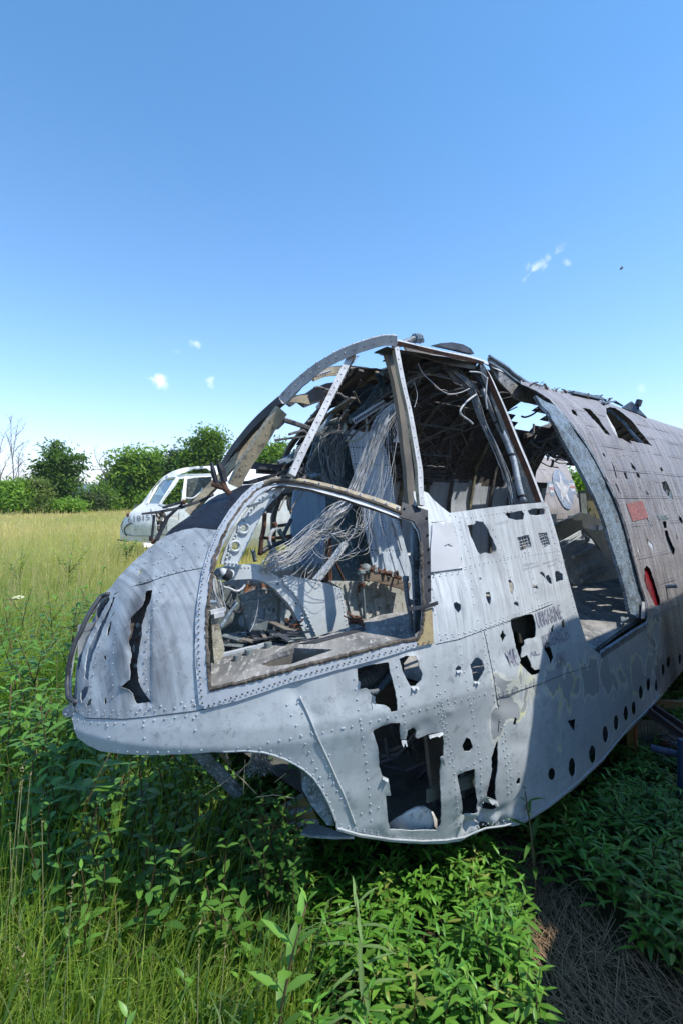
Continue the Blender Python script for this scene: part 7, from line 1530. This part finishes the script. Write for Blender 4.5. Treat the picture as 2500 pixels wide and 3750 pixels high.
# leaf shapes: a folded, drooping blade
def leaf(base, d, up, L, w, droop, fold=.25):
    d = d/np.linalg.norm(d); q = np.cross(d, up); q = q/(np.linalg.norm(q)+1e-9); up = np.cross(q, d); P = []
    rows = [(0, .0), (.22, .75), (.5, 1.), (.78, .62), (1., .0)]
    for f, ww in rows:
        c = base+d*L*f+up*(-droop*L*f*f)
        if ww == 0: P.append(c)
        else: P += [c-q*w/2*ww+up*fold*w*.5*ww, c, c+q*w/2*ww+up*fold*w*.5*ww]
    return P
LQ = [(1, 2, 5, 4), (2, 3, 6, 5), (4, 5, 8, 7), (5, 6, 9, 8)]; LT = [(0, 2, 1), (0, 3, 2), (7, 8, 10), (8, 9, 10)]
class Lf:
    def __init__(s): s.v = []; s.q = []; s.t = []; s.c = []
    def leaf(s, P, col, vein=1.12):
        b = len(s.v); s.v += P; s.q += [tuple(b+i for i in f) for f in LQ]; s.t += [tuple(b+i for i in f) for f in LT]
        cc = [col]*11
        for i in (0, 2, 5, 8): cc[i] = tuple(np.array(col)*vein)
        s.c += cc
    def stem(s, pts, r, col):
        b = len(s.v)
        for i, p in enumerate(pts):
            for k in range(3): a = 2*pi*k/3; s.v.append(np.array(p)+np.array([cos(a), sin(a), 0])*r*(1-.5*i/len(pts))); s.c.append(col)
        for i in range(len(pts)-1):
            for k in range(3): s.q.append((b+i*3+k, b+i*3+(k+1) % 3, b+(i+1)*3+(k+1) % 3, b+(i+1)*3+k))
    def arr(s): return np.array(s.v), np.array(s.q), np.array(s.t), np.array(s.c)
def herb(B, x, y, h, L, w, nn, rnd, col, stemcol, up_=.35, droop=.35, lean=.12, pair=True, z0=0.0, top=True):
    lx, ly = rnd.normal(0, lean, 2); P = lambda f: np.array([x+lx*h*f*f, y+ly*h*f*f, z0+h*f])
    B.stem([P(f) for f in (0, .35, .7, 1)], .0028*(h/.3)**.5, stemcol); a0 = rnd.uniform(0, pi)
    for i in range(nn):
        f = .18+.82*(i+1)/nn; k = 1 if i < nn-1 else .75; a = a0+i*pi/2+rnd.uniform(-.3, .3); size = (1-.45*max(0, f-.7)/.3)*(.7+.3*min(1, f*2.2))
        for sgn in ((0, pi) if pair else (0,)):
            aa = a+sgn+rnd.uniform(-.2, .2); el = up_+.5*max(0, f-.75)*2+rnd.uniform(-.15, .2); d = np.array([cos(aa)*cos(el), sin(aa)*cos(el), sin(el)])
            c = np.array(col)*rnd.uniform(.72, 1.25)*(1+.35*max(0, f-.7)/.3); c = c*(1, 1, .9)
            B.leaf(leaf(P(f), d, np.array([0, 0, 1.]), L*size*rnd.uniform(.8, 1.15), w*size*rnd.uniform(.85, 1.15), droop*rnd.uniform(.6, 1.4)), tuple(c))
M_LEAVES = foliage('broad_leaves', .32, .42, .4)
R6 = np.random.default_rng(6); B = Lf(); cnt = 0
while cnt < 3100:
    Y = R6.uniform(1.0, 4.9)**1.0; X = R6.uniform(-.45, 3.2)
    if abs(X) > .667*1.12*Y+.25: continue
    a = np.array([X]); b_ = np.array([Y])
    if not is_cover(a, b_)[0]: continue
    if on_path(a, b_)[0] or segdist(a, b_, PATH)[0] < .05 and R6.uniform() < .6: continue
    lowz = X/Y > .42 and Y > 2.55
    if lowz and R6.uniform() < .35: continue
    cnt += 1; hgt = R6.uniform(.10, .25)*(.4 if lowz else 1)
    if in_hull(a, b_)[0]: hgt = min(hgt, .2)
    herb(B, X, Y, hgt, .076, .019, int(R6.integers(4, 7)), R6, [(.085, .205, .026), (.085, .205, .026), (.10, .22, .03), (.13, .25, .04), (.06, .16, .03), (.075, .19, .03), (.07, .18, .025), (.11, .23, .035), (.09, .21, .03), (.20, .24, .06)][int(R6.integers(0, 10))], (.10, .08, .04))
merge([B.arr()], 'ground_cover', M_LEAVES)
B = Lf()
for k in range(330):
    Y = R6.uniform(1.55, 3.0); X = R6.uniform(-.62*Y, -.12*Y); hull_s = X*AX[0]+Y*AX[1]
    herb(B, X, Y, R6.uniform(.25, .55)*(.8 if hull_s > .8 else 1), .07, .028, int(R6.integers(5, 8)), R6, [(.05, .12, .025), (.06, .15, .03), (.08, .18, .03)][int(R6.integers(0, 3))], (.08, .06, .03), lean=.15)
for k in range(46):
    Y = R6.uniform(1.66, 1.92); X = R6.uniform(-.30, -.14); herb(B, X, Y, R6.uniform(.35, .58), .05, .022, int(R6.integers(6, 10)), R6, (.05, .13, .025), (.08, .06, .03), lean=.1)
merge([B.arr()], 'shade_weeds', M_LEAVES)
# weeds mixed in the grass under and left of the nose
B = Lf(); cnt = 0
while cnt < 420:
    Y = R6.uniform(1.3, 5.5); X = R6.uniform(-.8*Y-.2, -.1*Y)
    if is_cover(np.array([X]), np.array([Y]))[0] or (Y < 2.0 and R6.uniform() < .75): continue
    cnt += 1; hgt = R6.uniform(.2, .5); herb(B, X, Y, hgt, .06, .024, int(R6.integers(4, 8)), R6, (.09, .19, .03), (.12, .07, .04), lean=.2)
merge([B.arr()], 'meadow_weeds', M_LEAVES)
# straw on the bare strip
R7 = np.random.default_rng(7); V = []; Q4 = []; Cc = []
for k in range(8200):
    if k < 7300:
        x = R7.uniform(.38, 1.55); y = R7.uniform(1.0, 2.35)
        if not on_path(np.array([x]), np.array([y]))[0]: continue
    else: x = R7.uniform(-.55, -.15); y = R7.uniform(1.9, 2.4)
    a = R7.normal(1.9 if y < 1.7 else 1.4, .8); L = R7.uniform(.05, .22); z = R7.uniform(.005, .05); d = np.array([cos(a), sin(a), R7.normal(0, .08)])*L; q = np.array([-sin(a), cos(a), 0])*R7.uniform(.0005, .0012); p = np.array([x, y, z]); b = len(V)
    mid = p+d*.5+np.array([0, 0, R7.uniform(0, .02)]); V += [p-q, p+q, mid-q, mid+q, p+d-q, p+d+q]; Q4 += [(b, b+1, b+3, b+2), (b+2, b+3, b+5, b+4)]; c = np.array([.27, .18, .11])*R7.uniform(.45, 1.5); Cc += [c]*6
o = fast_mesh('straw', np.array(V), [np.array(Q4)], np.array(Cc), foliage('straw_fibres', .1, .7, .2)); tag(o, kind='stuff')
# a few dry stalks leaning out of the wheel well
m = MB()
for a in [[(235,880),(450,735),(665,570)], [(440,615),(560,720),(700,860)], [(600,560),(590,700),(585,860)], [(1035,900),(850,870),(700,890)], [(960,680),(860,760)], [(650,560),(560,660),(480,760)]]: m.tube([on_y(*q, 1.75) for q in O_(a)], .0012, 4)
tag(m.build('dry_stalks', simple('dry_stalk', (.42,.36,.26), (.3,.24,.17), 20, .8)), kind='stuff')

# individual tall plants
M_STEM = simple('reddish_stem', (.13,.06,.04), (.08,.09,.03), 12, .6)
def plant(name, label, x, y, h, L, w, nn, seed, col=(.09,.20,.03), group=None, pair=True, flowers=(), branches=0, up_=.35, lean=.1, droop=.35):
    r = np.random.default_rng(seed); t = thing(name, label, 'plant', (x, y, 0), group); st_ = MB(); B = Lf()
    lx, ly = r.normal(0, lean, 2); P = lambda f: np.array([x+lx*h*f*f, y+ly*h*f*f, h*f])
    st_.tube([P(f) for f in (0, .25, .5, .75, 1)], [.005, .0045, .004, .003, .0018], 6)
    tops = [(P, h, 1)]
    for b_ in range(branches):
        f0 = r.uniform(.35, .65); a = r.uniform(0, 2*pi); bl = h*r.uniform(.3, .5); o_ = P(f0); dd_ = np.array([cos(a)*.6, sin(a)*.6, .8]); P2_ = lambda f, o_=o_, dd_=dd_, bl=bl: o_+dd_*bl*f
        st_.tube([P2_(0), P2_(.5), P2_(1)], [.003, .0025, .0015], 5); tops.append((P2_, bl, .85))
    for (Pf, hh, k0) in tops:
        a0 = r.uniform(0, pi); n_ = nn if k0 == 1 else max(3, nn//2)
        for i in range(n_):
            f = .15+.85*(i+1)/n_; a = a0+i*pi/2+r.uniform(-.3, .3); sz = (1-.5*max(0, f-.75)/.25)*k0
            for sg in ((0, pi) if pair else (0,)):
                aa = a+sg; el = up_+1.2*max(0, f-.7)+r.uniform(-.2, .2); d = np.array([cos(aa)*cos(el), sin(aa)*cos(el), sin(el)]); c = np.array(col)*r.uniform(.75, 1.25)*(1+.4*max(0, f-.75)/.25)
                B.leaf(leaf(Pf(f), d, np.array([0, 0, 1.]), L*sz*r.uniform(.8, 1.15), w*sz*r.uniform(.85, 1.15), droop*r.uniform(.5, 1.5)), tuple(c))
    st_.build('stem', M_STEM, t, smooth=True); v, q, tt, c = B.arr(); fast_mesh('leaves', v, [q, tt], c, M_LEAVES, t, origin=(x, y, 0))
    for (fx, fy, fz, fr) in flowers:
        m = MB(); c0 = np.array([x+fx, y+fy, fz])
        for _ in range(60):
            a = r.uniform(0, 2*pi); rr_ = fr*r.uniform(0, 1)**.5; p = c0+np.array([cos(a)*rr_, sin(a)*rr_, .25*fr*(1-(rr_/fr)**2)+r.uniform(-.004, .004)]); m.dome(p, (0, 0, 1), .0045, .004, 5)
        m.tube([P(1), c0-ZX*.01], .002, 5, 1); m.build('flower_head', [simple('cream_flower', (.62,.62,.40), (.45,.48,.25), 60, .8), M_STEM], t)
    return t
def wx(px, Y): return (px-CX)/FPX*Y
GP = 'leafy plants standing in the grass left of the wreck'
L_ = [('milkweed_plant', 'tall plant with white flower clusters at the left picture edge', 70, 3.1, .98, .12, .035, 9, ((.0, 0, 1.0, .032),), 2),
 ('leafy_plant', 'leafy plant with red stem just right of the white-flowered plant', 170, 3.0, .86, .11, .035, 9, (), 2), ('leafy_plant', 'dense bushy plant left of the nose, half way up the picture', 230, 3.5, .95, .11, .036, 9, (), 3),
 ('leafy_plant', 'leafy plant touching the left flank of the nose', 330, 3.3, .86, .10, .034, 8, (), 2), ('leafy_plant', 'tall upright plant behind the nose silhouette', 345, 4.3, 1.0, .10, .032, 9, (), 2),
 ('leafy_plant', 'yellowish green plant alone in the upper left meadow', 70, 7.6, .95, .12, .04, 9, (), 3), ('leafy_plant', 'pale green plant in the meadow below the ragged tree', 250, 8.0, 1.0, .12, .04, 9, (), 4),
 ('leafy_plant', 'broad-leaved plant in front of the tow lug', 190, 2.35, .72, .12, .045, 8, (), 2), ('leafy_plant', 'large-leaved shaded plant below the nose tip', 255, 2.05, .62, .13, .050, 8, (), 2), ('leafy_plant', 'drooping large-leaved plant under the chin of the wreck', 400, 2.05, .50, .13, .045, 7, (), 1),
 ('leafy_plant', 'leafy plant low at the left picture edge', 25, 2.5, .70, .10, .034, 8, (), 2), ('leafy_plant', 'bushy plant at the left edge below the flowers', 110, 2.7, .70, .10, .034, 8, (), 2),
 ('milkweed_plant', 'dark leafy weed at the feet of the white helicopter nose', 470, 10.5, .75, .16, .06, 8, (), 4), ('leafy_plant', 'small plant in the meadow at the left edge', 60, 4.6, .82, .09, .03, 8, (), 2), ('leafy_plant', 'slender plant between the meadow and the nose', 200, 4.4, .88, .09, .03, 8, (), 2),
 ('leafy_plant', 'plant with twisted leaves close to the nose opening', 300, 2.75, .80, .11, .036, 8, (), 2)]
for i, (nm, lb, px_, Y, h, L, w, nn, fl, br) in enumerate(L_):
    nn += 3; br += 2
    plant(nm, lb, wx(px_, Y), Y, h, L, w, nn, 100+i, (.20,.30,.045) if 'ellowish' in lb or 'pale' in lb else (.09,.20,.03), GP, True, fl, br)
plant('milkweed_plant', 'young upright plant with big pointed leaves in the centre foreground', wx(1000, 1.32), 1.32, .58, .105, .032, 8, 201, (.14,.28,.05), None, up_=.75, lean=.08, droop=.15)
plant('milkweed_plant', 'small round-leaved plant at the bottom left foreground', wx(385, 1.25), 1.25, .36, .07, .032, 5, 202, (.14,.27,.055), None, up_=.5)
plant('willow_herb', 'narrow-leaved grey green plant left of the leafy ground cover', wx(1330, 1.50), 1.50, .45, .11, .014, 12, 203, (.15,.24,.08), None, up_=.3, droop=.5)
plant('leafy_plant', 'pale veined leaf rosette at the bottom centre edge', wx(1230, 1.12), 1.12, .16, .10, .04, 4, 204, (.20,.30,.12), None, up_=.6)
plant('leafy_plant', 'tall dark plant poking up below the hull hole', wx(1960, 2.0), 2.0, .42, .13, .022, 8, 205, (.055,.13,.02), None, up_=.55)
# ------------------------------------------------------------------ thin air
m = MB(); m.box((0, 1400, 44), 5600, 3600, 92); hz = NB('air')
pv_ = hz.n('ShaderNodeVolumePrincipled'); pv_.inputs['Density'].default_value = .00028; pv_.inputs['Color'].default_value = (.72, .84, 1.0, 1); pv_.inputs['Anisotropy'].default_value = .2
for l_ in list(hz.out.inputs[0].links): hz.t.links.remove(l_)
hz.t.nodes.remove(hz.p); hz.l(pv_.outputs[0], hz.out.inputs['Volume'])
HZ = m.build('haze', hz.m); tag(HZ, kind='stuff')
scene.cycles.volume_bounces = 0
